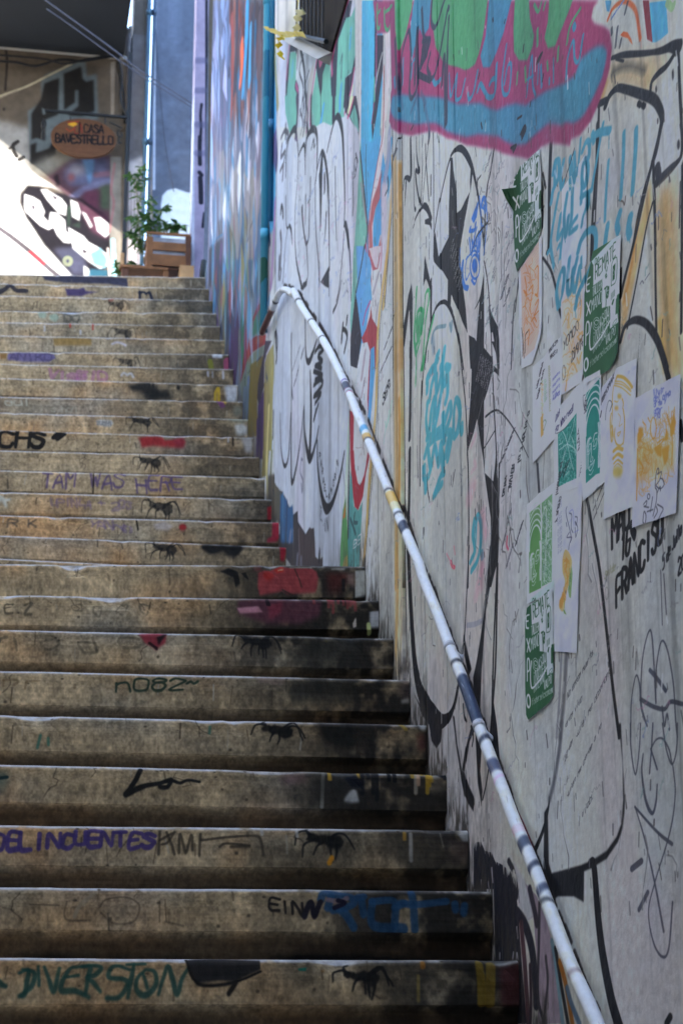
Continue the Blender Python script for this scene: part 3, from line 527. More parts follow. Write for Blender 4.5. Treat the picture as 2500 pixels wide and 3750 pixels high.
for t, q, w in (('N', '1145,2240 1150,1950 1185,1740 1215,1800 1230,2000 1280,2150 1230,1950 1240,1600 1290,1375 1320,1450 1350,1960', (.012, .016)), ('N', '1350,1960 1350,1700 1390,1460 1440,1520 1490,1800 1510,2100 1525,2240', .014), ('N', '1300,1690 1360,1760 1430,1860', .03), ('N', '1225,1930 1330,1990 1420,2010 1470,1950 1568,1970', .03), ('N', '1400,1990 1420,2150 1440,2050 1460,2180', .016),
                ('O', '1090,0 1095,200 1130,400 1160,200 1170,0', .014), ('O', '1190,240 1180,380 1210,600 1260,705 1290,620 1300,480', (.014, .03, .014)), ('O', '1265,0 1255,200 1240,390', .016), ('O', '1250,200 1300,360', .016), ('O', '1250,200 1290,130 1340,120 1390,200 1415,320', .014), ('O', '1340,0 1370,200 1415,320 1450,200 1455,0', .014),
                ('O', '1420,320 1440,550 1400,850 1280,1250 1230,1480 1270,1720 1340,1830 1390,1760 1420,1400', (.012, .014, .012, .02, .016)), ('O', '1125,650 1200,900 1280,1250 1350,1630', (.012, .022)), ('O', '1125,655 1300,850 1415,945', (.016, .028)), ('O', '1100,1140 1175,1080', .045), ('O', '1155,1460 1225,1325', .035)):
    W.line(t, q, GR, w, a=.9)
W.text('N', 'Svide', 925, 940, (18, -16), (6, -60), (150, 148, 120), .01, a=.8); W.oval('N', 945, 1060, 14, 50, (140, 140, 124), .006)

# --- cartoon at the upper right
MAG, TL2, GR2 = (152, 58, 96), (64, 126, 150), (78, 148, 98)
W.fill('R', '850,20 1010,0 1030,310 960,370 910,400 870,400', (82, 162, 198)); W.fill('R', '785,0 845,0 878,400 825,370', (128, 46, 52)); W.fill('R', '430,0 490,0 470,110 445,100', (84, 150, 186)); W.line('R', '1020,20 1070,70 1085,40', (150, 180, 130), .05)
W.line('R', '455,180 500,80 580,15 650,20 720,110 760,370', (216, 102, 54), .032, soft=.008); W.fill('R', '570,330 600,296 640,305 675,370 688,424 665,400 640,360 590,345', (214, 98, 48)); W.line('R', '765,380 768,450', (220, 150, 130), .014, a=.6)
for q in ('545,260 535,340 525,440', '578,375 565,440', '490,270 490,320', '640,20 615,120'): W.line('R', q, (60, 62, 70), .03, a=.8)
W.text('R', 'una vida', 480, 190, (16, -24), (16, -40), (96, 124, 170), .008)
W.fill('R', '470,600 560,540 820,510 1080,480 960,680 870,790 850,880 700,850 560,815 480,860 430,960 385,940', (196, 168, 124), a=.9, soft=.03); W.fill('R', '800,720 860,700 855,890 790,850', (206, 150, 84), a=.8, soft=.03); W.line('R', '400,930 430,800', (190, 140, 70), .06, a=.7, soft=.03)
W.line('R', '500,690 580,640 680,630 800,670', (70, 66, 60), .05, a=.7, soft=.035)
for q, w in (('490,550 600,520 800,505 950,482 1060,440 1130,450', (.03, .045, .035, .06, .1)), ('1110,480 1020,620 930,700 870,780 855,890', (.04, .05, .03)), ('1130,470 1140,800 1160,1200 1165,1450 1110,1560 1000,1680 920,1750', (.03, .035, .03, .05, .06)), ('430,1010 470,910 540,840 620,850 750,890 880,940 940,1020 970,1120 950,1250 910,1450 880,1540', (.06, .05, .06, .07, .06, .045, .05)),
             ('880,1540 800,1800 740,2050 690,2352', .03), ('885,1560 890,1800 910,2352', .032), ('372,970 350,1550 312,2200', (.025, .045, .06)), ('370,990 430,960', .05), ('920,1600 940,1700', .07), ('740,985 760,1000', .04), ('780,1000 800,1015', .04), ('530,560 600,580', .02)):
    W.line('R', q, BLK, w, soft=.006)
for x_, y_, a_, b_ in ((1075, 710, 10, 52), (912, 850, 9, 34), (1130, 1380, 13, 44)): W.oval('R', x_, y_, a_, b_, BLK)
W.fill('d', '1300,700 1400,600 1480,560 1520,1200 1540,2340 1400,2340 1340,1900 1310,1400', (196, 154, 92), a=.9, soft=.04); W.fill('d', '1410,650 1480,620 1500,900 1430,900', (206, 140, 100), a=.6, soft=.05); W.line('d', '1390,700 1400,1500 1450,2200', (170, 140, 90), .06, a=.6, soft=.04); W.line('d', '1340,1900 1400,2340', (206, 150, 60), .06, a=.7, soft=.03); W.fill('d', '1330,1000 1440,900 1440,1400 1350,1500', (176, 152, 118), a=.8, soft=.06)
W.fill('E', '1420,0 1568,0 1568,160 1460,210', (196, 150, 76), a=.85, soft=.03)
W.fill('d', '1250,520 1100,1150 980,1640 970,2150 1030,1850 1150,1250 1262,800', (206, 164, 104), a=.9, soft=.01); W.line('d', '1130,950 1060,1400 1000,1700', (190, 128, 56), .04, a=.7, soft=.02)
for q, w in (('310,190 295,600 285,1150 265,1240', (.05, .045, .03)), ('750,0 740,400 705,900 690,1290', (.045, .05, .05)), ('230,1290 300,1400 345,1560 375,1750 402,1850', (.02, .03)), ('1360,0 1290,280 1200,650 1100,1100 1000,1500 966,1660', .036), ('968,1400 962,1650', .03), ('1275,370 1290,700 1300,1500 1310,2020', .026), ('1270,760 1210,1000 1120,1500 1030,1960', .02), ('965,2090 1000,1960 1060,1900 1130,1885 1220,1930 1310,2060 1380,2250 1410,2352', (.035, .05, .06, .05)),
             ('1545,0 1560,130 1540,330 1440,430 1310,560', (.03, .035, .06)), ('1320,420 1330,480', .06), ('1560,400 1555,1400 1550,2000', .03), ('1540,560 1530,1000', .012), ('1130,2350 1150,2000', 0.001)):
    W.line('d', q, BLK, w, soft=.006)
W.line('E', '1370,0 1400,120 1430,230', BLK, .05); W.oval('d', 1522, 205, 12, 45, BLK)
W.line('E', '1540,650 1560,800', (40, 38, 40), .05)
W.fill('d', '740,700 960,100 1010,600 960,720 800,960', (176, 174, 186), a=.5, soft=.05); W.fill('d', '830,1000 980,700 960,760 840,1100', (196, 206, 150), a=.6, soft=.04); W.fill('d', '950,1000 960,870 860,1080', (170, 168, 176), a=.6, soft=.04)
W.fill('d', '1300,300 1530,60 1530,300 1330,470', (176, 178, 192), a=.6, soft=.05)
for q in ('1150,1540 1170,1510 1185,1530', '1240,1440 1200,1500'): W.line('d', q, (110, 108, 110), .01)
# magenta cloud with teal rim and green flames
mag = np.vstack([pts('S', '30,0 50,190 60,240 130,230 170,190 180,640 160,720 145,870 180,920 230,955 300,970 370,955 440,938 490,945 560,990 620,1000 700,1038 760,1045 830,1060 900,1066 960,1095 1040,1115 1150,1138 1200,1095 1240,1050 1300,1020 1380,1030'), pts('R', '100,1390 105,1330 190,1290 290,1160 370,980 430,800 470,650 492,450 470,290 420,250 330,220 300,170 320,60 370,0')])
W.fill('n', mag, MAG, soft=.006)
teal = np.vstack([pts('S', '172,760 185,690 240,675 330,690 430,690 500,695 570,715 640,745 700,742 800,735 880,780 920,790 990,755 1060,740 1130,755 1200,700 1280,650 1400,600 1480,540'), pts('R', '200,560 300,470 360,435 410,435 445,480 440,560 400,740 330,900 240,1080 190,1140 130,1175 60,1165'), pts('S', '1380,900 1290,890 1200,960 1130,1030 1050,1040 980,1010 930,975 900,970 780,960 700,980 620,960 560,940 520,905 480,880 420,880 330,890 250,870 200,850 175,810')])
W.fill('n', teal, TL2, soft=.008)
for q in ('1240,950 1300,905 1370,915 1380,960 1320,1000 1250,1010',): W.fill('S', q, (152, 76, 108), soft=.02)
for q, c in (('450,-20 455,130 480,330 530,440 580,465 640,480 690,500 720,490 760,460 790,380 820,250 855,-20', GR2), ('1050,-20 1040,200 1045,370 1080,430 1140,430 1180,330 1190,250 1160,130 1150,-20', GR2), ('1300,-20 1290,150 1265,270 1290,345 1340,330 1390,200 1450,50 1470,-20', GR2), ('200,-20 205,200 220,360 260,250 300,80 320,-20', GR2), ('865,-20 840,250 800,400 820,480 870,480 920,370 970,230 1030,-20', TL2), ('330,-20 300,150 290,350 310,430 340,300 360,200 390,260 430,200 450,-20', TL2)):
    W.fill('S', q, c, soft=.004)
for q, c, w in (('60,30 60,180 75,200 80,180', GR2, .03), ('110,60 115,180 140,210 165,120', GR2, .03), ('120,80 150,60 180,40', GR2, .03), ('80,70 60,100', GR2, .03), ('575,530 590,690 630,530 620,700 660,690 690,570', TL2, .03), ('710,670 720,710 750,660 780,510', TL2, .035), ('780,650 800,600 830,650 860,695 905,665 920,460', TL2, .04), ('870,600 885,570 905,560', TL2, .04), ('990,320 960,560 970,670 1010,650 1025,470 1000,470 975,600', TL2, .03), ('1135,690 1150,560 1175,400 1180,600 1200,680', TL2, .025), ('1140,570 1185,540', TL2, .02), ('1225,440 1215,600', TL2, .02),
                ('1420,560 1430,420 1470,290 1480,420 1510,430 1540,250', TL2, .03), ('1240,470 1245,620', TL2, .03), ('1300,560 1300,600', TL2, .025), ('1330,420 1330,590', TL2, .02), ('1215,210 1215,320', GR2, .035), ('1365,340 1360,430', GR2, .03), ('1125,480 1130,580', GR2, .03), ('1070,520 1065,600', GR2, .025), ('1520,60 1450,180 1425,310', GR2, .03), ('1190,30 1220,80 1240,20', GR2, .03), ('1270,20 1260,60', GR2, .03), ('1285,440 1290,500', GR2, .025), ('460,560 480,600 510,570', TL2, .04), ('245,420 240,600', TL2, .03), ('200,560 205,620', TL2, .04), ('310,480 300,560', TL2, .03)):
    W.line('S', q, c, w, soft=.006)
for q, w in (('1475,180 1480,200', .05), ('300,470 330,420', .03)): W.line('S', q, TL2, w)
for q in ('205,280 215,500 225,660 235,560 230,420 270,250 290,230 300,400 290,650 310,700 350,600 345,300 350,200 340,330 330,600', '380,60 395,260 440,290 380,460 350,520 430,560 470,540 500,420 560,80 575,60', '455,0 450,150 480,190 520,60 540,0', '520,610 540,400 545,900', '575,120 560,420 555,880', '440,380 420,480 440,540', '385,290 440,280'): W.line('S', q, (52, 54, 68), .04, a=.9, soft=.008)
for q in ('350,690 300,800', '390,700 430,900 435,980', '225,660 240,780', '345,660 360,860', '370,660 410,740'): W.line('S', q, (70, 86, 110), .04, a=.5, soft=.012)
W.fill('S', '390,280 440,270 420,400 370,500 360,470', (48, 48, 60), a=.9); W.fill('S', '350,500 450,560 440,600 350,560', (48, 48, 60), a=.9)
for c_ in (WA,):                                  # pale run-off streaks over the rim
    r = np.random.RandomState(3)
    for i in range(130):
        x_ = r.uniform(180, 1500); y_ = r.uniform(690, 1000); l_ = r.uniform(20, 140)
        c_.line(pts('S', '%g,%g %g,%g' % (x_, y_, x_, y_ + l_)), (150, 180, 196), .006, a=.35, soft=.004)
for q in ('1205,460 1225,410 1250,375 1225,440', '1250,580 1258,530', '1090,960 1120,900 1130,930 1100,1000', '1020,1060 1060,1040 1040,1090', '1110,370 1115,320', '805,880 812,920', '785,560 795,520', '1160,760 1165,730', '1070,850 1100,830', '300,930 320,890', '975,160 980,140', '890,130 893,150'): W.fill('S', q + ' %s' % q.split()[0], (34, 30, 32), soft=.004); W.line('S', q, (34, 30, 32), .018)
for c in (WA, WB):                               # tinted patches of older coats
    for sd, tint, th in ((201, (.985, .955, .975), .52), (202, (1.0, .99, .965), .52), (203, (.965, .975, 1.0), .52), (204, (.92, .92, .915), .56), (206, (1.07, 1.07, 1.06), .5)):
        f = np.clip((fbm(c.h, c.w, 5, 9, sd, 5) - th) * 9, 0, 1)[..., None]; c.a *= 1 + f * (np.array(tint, np.float32) - 1)
    f = np.clip((fbm(c.h, c.w, 4, c.w // 22, 205, 4) - .6) * 5, 0, 1)[..., None]; c.a *= 1 - f * .18
for i in range(230):                             # small pen and marker scribbles, everywhere a hand could reach
    a_, b_ = random.uniform(1290, 2480), random.uniform(650, 3000)
    if b_ > 3300 - (2300 - a_) * 1.2 + 900: continue
    c_ = random.choice(((120, 116, 116), (96, 94, 98), (140, 136, 140), (110, 124, 160), (170, 120, 140), (110, 140, 134)))
    g = random.uniform(.5, 1.0); q = [[a_, b_]]
    for j in range(random.randrange(6, 16)): q.append([q[-1][0] + random.uniform(-3, 8) * g, q[-1][1] + random.uniform(-17, 13) * g - 2])
    for c in (WA, WB): c.line(smooth(np.array(q), 4), c_, random.uniform(.0028, .005), a=random.uniform(.35, .7), soft=.002, wide=False)
# near-edge grime, chips and cracks over everything
r = np.random.RandomState(21)
for i in range(900):
    Y_, Z_ = r.uniform(3.0, 6.9), 0
    Z_ = EYE + Y_ * r.uniform(.08, .6)
    l_ = r.uniform(.006, .035); an = r.uniform(-.35, .35)
    WA.line(np.array([[0, 0]]), BLK, .001) if False else None
    p = np.array([[Y_, Z_], [Y_ + an * l_, Z_ - l_]])
    m = WA.map; WA.map = lambda q: q
    WA.line(p, (64, 60, 58) if r.rand() < .75 else (206, 204, 200), r.uniform(.004, .009), a=r.uniform(.4, .85), soft=.003, wide=False)
    WA.map = m
def cracks(c, n, y0, y1, s0, s1, seed, L=(.06, .28), col=(78, 74, 70), w=(.003, .007)):
    r = np.random.RandomState(seed); m = c.map; c.map = lambda q: q
    for i in range(n):
        Y_ = r.uniform(y0, y1); Z_ = EYE + Y_ * r.uniform(s0, s1); L_ = r.uniform(*L)
        k = int(L_ / .03) + 2; ang = r.choice([-1.35, -1.8, -1.1, -2.2]) + r.normal(0, .15)
        q = [[Y_, Z_]]
        for j in range(k):
            a_ = ang + r.normal(0, .5); q.append([q[-1][0] + cos(a_) * .03, q[-1][1] + sin(a_) * .03])
        q = np.array(q)
        c.line(q, col, np.abs(r.normal(0, 1, 6)) * r.uniform(*w) * .9 + .0015, a=.7, soft=.003, wide=False)
        c.line(q + np.array([-.006, .003]), (206, 205, 200), .004, a=.4, soft=.003, wide=False)
    c.map = m
cracks(WA, 34, 4.15, 4.75, .22, .52, 5); cracks(WA, 16, 3.9, 5.6, .1, .5, 6, (.04, .16)); cracks(WA, 10, 3.1, 3.9, .1, .5, 8, (.05, .2), (110, 106, 104), (.003, .005)); cracks(WB, 14, 6.8, 8.6, .3, .55, 9, (.1, .4), (90, 88, 92))
for t, q in (('B', '940,500 905,560 900,690', ), ('B', '1020,870 1010,940 960,1000 900,1080 850,1240'), ('B', '960,1560 920,1700 880,1780'), ('C', '690,1230 665,1390'), ('C', '420,1180 430,1400 450,1540'), ('C', '830,400 830,540')): W.line(t, q, (40, 38, 38), (.012, .02, .008))
W.fill('B', '1240,480 1300,350 1330,420 1300,600 1260,640', (150, 144, 130), a=.6, soft=.03); W.fill('B', '1200,1600 1270,1300 1280,1800 1230,2000', (150, 146, 134), a=.5, soft=.05); W.fill('d', '220,400 260,600 230,1000 200,800', (120, 112, 98), a=.6, soft=.02)
W.fill('C', '1210,250 1290,300 1250,560 1215,640', (130, 128, 126), a=.55, soft=.04)
for q in ('232,480 245,560 228,700 232,850 225,1000', '250,560 260,620', '225,830 240,800'): W.line('d', q, (40, 36, 34), .02)
W.line('d', '945,735 985,750 1000,780 1010,700', (92, 84, 74), .012)
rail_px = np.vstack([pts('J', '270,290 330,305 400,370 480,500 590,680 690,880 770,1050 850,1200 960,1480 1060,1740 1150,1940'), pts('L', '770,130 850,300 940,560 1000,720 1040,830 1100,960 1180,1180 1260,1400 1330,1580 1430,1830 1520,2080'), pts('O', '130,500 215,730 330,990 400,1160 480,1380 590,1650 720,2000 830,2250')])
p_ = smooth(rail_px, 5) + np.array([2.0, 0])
for i in range(len(p_) - 1):                     # the fuzzy dark line behind the rail
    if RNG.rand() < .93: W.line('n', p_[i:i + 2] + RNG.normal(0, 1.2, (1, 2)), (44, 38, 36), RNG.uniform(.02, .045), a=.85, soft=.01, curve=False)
W.line('M', '1080,100 1130,200 1180,330', (110, 36, 46), .03, a=.7); W.line('O', '480,1390 560,1600', (90, 50, 50), .02, a=.5)

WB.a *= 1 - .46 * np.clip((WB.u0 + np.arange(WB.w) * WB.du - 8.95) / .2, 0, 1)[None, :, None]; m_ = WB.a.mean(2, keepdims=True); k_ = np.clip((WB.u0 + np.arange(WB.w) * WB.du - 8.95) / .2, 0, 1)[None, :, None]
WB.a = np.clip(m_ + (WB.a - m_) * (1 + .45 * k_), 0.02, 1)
r = np.random.RandomState(71)
for i in range(230):                             # runs and streaks of older murals on the far stretch
    x_ = r.uniform(772, 958); y_ = r.uniform(-40, 1180); l_ = r.uniform(50, 240)
    if y_ < 330: c_ = [(92, 54, 50), (52, 46, 56), (48, 112, 150), (120, 60, 48), (150, 80, 60), (70, 130, 150)][r.randint(6)] if x_ > 840 else [(130, 146, 184), (150, 150, 186), (110, 130, 170)][r.randint(3)]
    elif y_ < 760: c_ = [(196, 188, 186), (120, 108, 116), (150, 136, 146), (64, 116, 150), (90, 74, 86), (206, 200, 200), (120, 150, 176)][r.randint(7)]
    else: c_ = [(60, 124, 160), (52, 104, 84), (84, 54, 92), (128, 50, 48), (46, 48, 62), (130, 140, 160), (116, 104, 52)][r.randint(7)]
    W.line('n', '%g,%g %g,%g %g,%g' % (x_, y_, x_ + r.normal(0, 2), y_ + l_ * .5, x_ + r.normal(0, 3), y_ + l_), c_, (.02, r.uniform(.05, .17), .015), a=r.uniform(.35, .85), soft=.05)
for q, c_, w_ in (('868,0 866,160 858,330', (50, 48, 60), .12), ('905,0 900,180 890,330', (52, 130, 172), .14), ('930,40 926,220 916,480', (48, 46, 60), .10), ('884,160 886,230 880,300', (206, 92, 56), .12), ('848,60 852,200 846,420', (128, 60, 54), .10), ('918,100 914,300', (64, 140, 176), .10), ('950,60 948,420', (76, 58, 60), .10)): W.line('n', q, c_, w_, a=.9, soft=.05)
# ---------------------------------------------------------------- paper: sheets pasted on the wall (geometry below uses the same outlines)
PAPER = {}
def sheet(key, tile, s, col=(206, 204, 206), layer=1):
    PAPER[key] = (pts(tile, s), layer)
    PP.fill(tile, s, col)
    return PAPER[key][0]
def inpoly(P, q):
    x, y = P[:, 0], P[:, 1]; r = False
    for i in range(len(x)):
        j = i - 1
        if (y[i] > q[1]) != (y[j] > q[1]) and q[0] < (x[j] - x[i]) * (q[1] - y[i]) / (y[j] - y[i]) + x[i]: r = not r
    return r
def scr(poly, n, col, w, seed, step=6, box=None):           # loose cut lines of a lino print, kept inside the sheet
    r = np.random.RandomState(seed); lo, hi = poly.min(0), poly.max(0)
    for i in range(n):
        q = [lo + (hi - lo) * r.rand(2)]
        d = r.normal(0, 1, 2)
        for j in range(5): d = d + r.normal(0, .6, 2); q.append(q[-1] + d / np.hypot(*d) * step * np.array([.5, 1.3]))
        if all(inpoly(poly, z) for z in q): PP.line('n', smooth(np.array(q), 3), col, w, a=.85, soft=.0015, curve=False)

# white sheet behind the teal letters, orange print on its left, orange-yellow print
sheet('plain', 'd', '420,640 640,300 660,800 650,1000 650,1350 610,1400 480,1500 410,1560 420,1000', (196, 200, 210), 1)
o1 = sheet('orange_left', 'd', '0,1400 225,1070 228,1600 222,2010 130,2300 25,2352 10,1900', (200, 198, 206), 1)
q = pts('d', '20,1400 200,1130 196,2000 150,2160 40,2260 30,1800'); PP.fill('n', q, (214, 172, 148), a=.75)
for i in range(26):
    a_ = np.array([28 + 0 * i, 1420 + i * 33]); PP.line('d', '%g,%g %g,%g' % (30, 1430 + i * 32, 190, 1190 + i * 32 if i < 25 else 1990), (214, 150, 110), .004, a=.75, soft=.0015)
scr(q, 60, (206, 130, 78), .006, 3, 14)
for s in ('60,1470 75,1560 70,1650', '160,1400 190,1380 185,1620 160,1640', '100,1600 140,1560 110,1760', '160,1740 190,1690 180,1760 150,1840 190,1800', '50,1600 80,1650 60,1750', '120,1900 150,1860 170,1900', '70,2020 100,1980 90,2120', '160,1640 185,1660'): PP.line('d', s, (208, 124, 62), .012, soft=.003)
PP.line('d', '38,2230 40,2020', (60, 56, 56), .008); PP.line('d', '60,2200 62,2040 90,1990', (60, 56, 56), .008)
for i in range(7): PP.line('d', '%g,%g %g,%g' % (30 + i * 3, 1960 + i * 40, 36 + i * 3, 2010 + i * 40), (90, 80, 76), .006)
yo = sheet('yellow_print', 'd', '410,1560 480,1500 610,1400 640,1380 632,2000 625,2352 600,2480 420,2600 408,2000', (204, 198, 200), 2)
q = pts('d', '420,1720 615,1350 610,2352 420,2500'); PP.fill('n', q, (212, 194, 178), a=.9)
scr(q, 80, (216, 170, 120), .010, 5, 16)
for s in ('560,1760 600,1700 590,1860 560,1900', '560,2050 610,2000 600,2080 570,2060', '440,1900 480,1820 470,1960', '450,2560 470,2400 520,2300 560,2380', '560,2250 580,2300 600,2200'): PP.line('d', s, (216, 160, 90), .014, soft=.004, a=.9)
PP.text('d', 'yomo', 430, 2170, (28, -38), (6, -130), (70, 64, 60), .007, jit=.03); PP.oval('d', 560, 1940, 13, 45, (70, 64, 60), .006); PP.text('d', '23/9/14', 505, 2290, (16, -24), (4, -100), (70, 64, 60), .007, jit=.03); PP.oval('d', 432, 2390, 14, 70, (80, 74, 70), .005)

TT = (70, 138, 158)
for s, w in (('330,480 350,380 385,370 380,520 330,640 310,760', .05), ('350,370 345,600', .05), ('430,360 400,520 410,620 430,560', .045), ('500,620 490,330 540,560 530,290', .04), ('590,150 560,500', .03), ('605,270 640,180 670,190 665,330 620,400 610,560 640,600 660,430 640,340', .045), ('600,760 610,560', .04), ('600,700 660,680 655,800 620,900 605,980', .04),
             ('700,140 740,100 800,80 860,70', .06), ('700,100 715,170', .05), ('800,0 770,170 740,350 710,520 690,640', .035), ('690,640 640,680 620,700', .04), ('380,680 340,900 305,1150 330,1370', .04), ('400,880 370,1100 420,1040 395,1280', .045), ('470,680 440,900 455,1080 480,900', .045), ('520,640 510,900 490,1000', .045), ('560,900 520,960 490,1050 560,1000', .04), ('300,1200 275,1240', .04),
             ('370,1760 358,1600 400,1430 440,1420 425,1600 385,1740', .05), ('490,1300 470,1580 500,1610 525,1400', .05), ('560,1300 520,1500 540,1600 585,1380', .05), ('600,1290 600,1500', .03), ('570,1230 600,1120 670,1025 725,1050 720,1250 640,1480 570,1640 545,1760', .055), ('370,1200 390,1160 400,1240', .03),
             ('850,360 838,500 825,700 815,930', .035), ('995,90 990,300 965,710', .045), ('1110,60 1105,250 1075,660', .055), ('840,980 825,1080 815,1170', .06), ('955,860 930,960 940,1030', .065), ('1055,900 1040,1000 1048,1070', .075)):
    WP.line('d', s, TT, w, a=.95, soft=.008)
for s in ('815,1170 820,1290', '940,1040 938,1200', '1048,1080 1050,1140', '855,100 852,240', '470,1580 475,1680', '540,1760 548,1860', '590,1640 590,1740', '380,1300 375,1340', '440,1080 450,1140', '520,1000 515,1050', '545,1580 550,1700', '330,1370 332,1420', '700,180 705,210'): WP.line('d', s, TT, .010, a=.9)
for s in ('345,460 365,520', '420,420 415,500', '650,260 640,340', '475,1400 490,1480'): WP.line('d', s, (196, 200, 210), .02, a=.5, soft=.01)
WP.line('d', '660,680 665,780', (40, 100, 112), .05, a=.5, soft=.02)
PP.line('d', '430,560 440,500 480,470', (60, 58, 62), .006); WP.text('d', 'KIIM', 440, 560, (20, -68), (14, -60), (54, 52, 56), .008)
for s in ((500, 560), (570, 560), (560, 620), (500, 640)): PP.oval('d', s[0], s[1], 18, 50, (196, 200, 176), .006, a=.7)

# the three green notices (same print, pasted three times)
G1, G0 = (52, 92, 60), (44, 80, 52)
def amap(src, dst):
    S = np.array([[x, y, 1] for x, y in src], float); return np.linalg.solve(S, np.array(dst, float)).T
def notice(key, ref, s_out, dark):
    tile, (e1, o1_, e2) = ref
    x0, y0, k = TILE[tile]
    dst = [np.array(v) * k + np.array([x0, y0]) for v in (e1, o1_, e2)]
    M = amap([(670, 1500), (650, 2313), (905, 1290)], dst)
    def T(s): q = np.array([[float(v) for v in z.split(',')] for z in s.split()]); return np.c_[q, np.ones(len(q))] @ M.T
    out = sheet(key, tile, s_out, (192, 198, 198), 4)
    g = dark
    def f(s, c): PP.fill('n', T(s), c)
    def l(s, c, w): PP.line('n', smooth(T(s), 4), c, w, curve=False, soft=.0012)
    def t(s, x, y, adv, up, c, w):
        for i, ch in enumerate(s):
            for st in FONT.get(ch, FONT.get(ch.upper(), '')).split():
                q = [(int(st[m]) / 4, int(st[m + 1]) / 6) for m in range(0, len(st) - 1, 2)]
                P = ' '.join('%g,%g' % (x + adv[0] * (i + u * .72) + up[0] * v, y + adv[1] * (i + u * .72) + up[1] * v) for u, v in q)
                l(P, c, w)
    w = (204, 208, 206)
    PP.fill('n', out, g)
    f('718,1272 1000,1060 985,1400 965,1700 930,1720 888,1742 885,1800 800,1796 803,1500 718,1542', (200, 205, 204)); f('700,1290 985,1060 980,1130 715,1330', (188, 206, 198))
    f('880,1740 940,1700 925,1890 945,1900 952,1990 875,2030', (198, 204, 204)); f('930,1750 965,1700 960,1890 925,1905', g)
    f('803,1500 888,1450 885,1745 830,1790 800,1796', (200, 205, 204))
    l('652,1470 672,1452 690,1445', w, .012); l('655,1465 654,1570 680,1580', w, .014); l('655,1515 678,1508', w, .012)
    l('655,1690 690,1810', w, .014); l('690,1685 655,1818', w, .014); l('645,2110 652,1905 676,1900 676,1990 652,2020', w, .014)
    an = np.linspace(0, 2 * pi, 17); l(' '.join('%g,%g' % (652 + 20 * cos(a), 2313 + 62 * sin(a)) for a in an), w, .016)
    t('De', 732, 1345, (20, -22), (2, -62), g, .006); t('REMATE', 735, 1482, (33, -30), (2, -138), g, .009)
    l('885,1600 890,1385 938,1338 930,1560 885,1602', g, .006); f('896,1560 900,1410 925,1385 918,1540', g); l('905,1440 915,1480 905,1500', w, .004)
    l('830,1400 838,1440', g, .006); l('850,1395 845,1440', g, .006); f('825,1480 838,1450 848,1490 835,1515', g); l('830,1485 842,1480', w, .004)
    t('TALLER', 712, 1650, (15, -11), (1, -92), w, .006); t('MANO', 702, 1800, (25, -18), (2, -118), w, .006)
    l('822,1610 845,1595', g, .012); l('835,1610 838,1780 818,1870', g, .010); f('840,1700 850,1590 868,1600 862,1700 850,1722', g); l('848,1640 860,1635', w, .005); l('850,1670 858,1690', w, .004)
    for x_ in (885, 895, 906, 915): l('%g,%g %g,%g' % (x_, 1740 - (x_ - 885), x_ + 2, 1680 - (x_ - 885)), g, .005)
    f('888,1790 900,1745 915,1740 900,1800', g)
    l(' '.join('%g,%g' % (748 + 40 * cos(a) * (1 - a / 20), 1930 + 75 * sin(a) * (1 - a / 20)) for a in np.linspace(0, 12, 40)), w, .004)
    l('725,1915 745,1900 770,1915 748,1950 725,1915', w, .004)
    l('700,1910 686,2010 684,2120 700,2178 760,2120 830,2030 885,1930', w, .015)
    t('iNVIER', 715, 2130, (26, -24), (2, -110), w, .006); t('ASONO', 780, 1990, (20, -24), (2, -105), w, .005); t('iNTERNO', 712, 2230, (20, -22), (2, -96), w, .005)
    t('VALPO', 838, 2180, (18, -18), (1, -82), w, .006); t('o', 925, 2195, (12, -8), (0, -60), w, .005)
    t('fischerselcsconcept', 690, 2352, (13.6, -9), (1, -66), (196, 202, 196), .0035); l('905,1980 935,1950 930,1985 900,2010 905,1980', g, .004)
notice('green_left', ('B', ((1303, 540), (1296, 1270), (1490, 285))), '1335,410 1400,360 1520,250 1536,500 1535,1000 1500,1130 1400,1280 1320,1390 1300,1430 1280,1350 1266,1000 1276,850 1250,690 1262,640 1300,620 1310,520', G0)
notice('green_middle', ('K', ((970, 935), (955, 1455), (1130, 750))), '1000,730 1175,625 1168,900 1160,1360 1150,1420 1100,1490 960,1575 935,1500 945,1000 985,800', G1)

s5 = sheet('biro_sheet', 'E', '132,110 240,20 345,-130 415,-180 410,480 345,640 340,800 135,1035', layer=2)
PP.text('E', 'rony ugoera', 165, 320, (5.5, -22), (18, -18), (60, 58, 62), .006); PP.text('E', 'paso x aqui', 172, 420, (6, -26), (18, -18), (60, 58, 62), .006); PP.text('E', 'NADIESHA', 292, -40 + 20, (11, -14), (0, -50), (62, 60, 64), .005); PP.text('E', 'MAASS o', 303, 40, (10, -10), (0, -40), (62, 60, 64), .005)
for y_, w_ in ((230, 60), (290, 70), (350, 60), (420, 60)): PP.text('E', 'nuestro', 325, y_ + 20, (10, -12), (0, -26), (120, 120, 170), .004, jit=.1)
PP.text('E', 'rifkoo', 330, 425, (11, -9), (0, -46), (110, 110, 168), .005)
for i in range(30): PP.line('E', '%g,%g %g,%g %g,%g' % (215 + random.uniform(-6, 14), 240 + i * 17, 225 + random.uniform(-6, 12), 248 + i * 17, 222, 262 + i * 17), random.choice(((216, 176, 130), (214, 150, 80), (180, 190, 140))), .006, a=.8)
for i in range(26): PP.line('E', '%g,%g %g,%g' % (285 + i * .3, 110 + i * 17, 296 + random.uniform(0, 10), 104 + i * 17), (150, 150, 110), .008, a=.8)
for i in range(14): PP.line('E', '%g,%g %g,%g' % (245, 240 + i * 16, 262 + random.uniform(-5, 8), 230 + i * 16), (150, 180, 150), .007, a=.8)
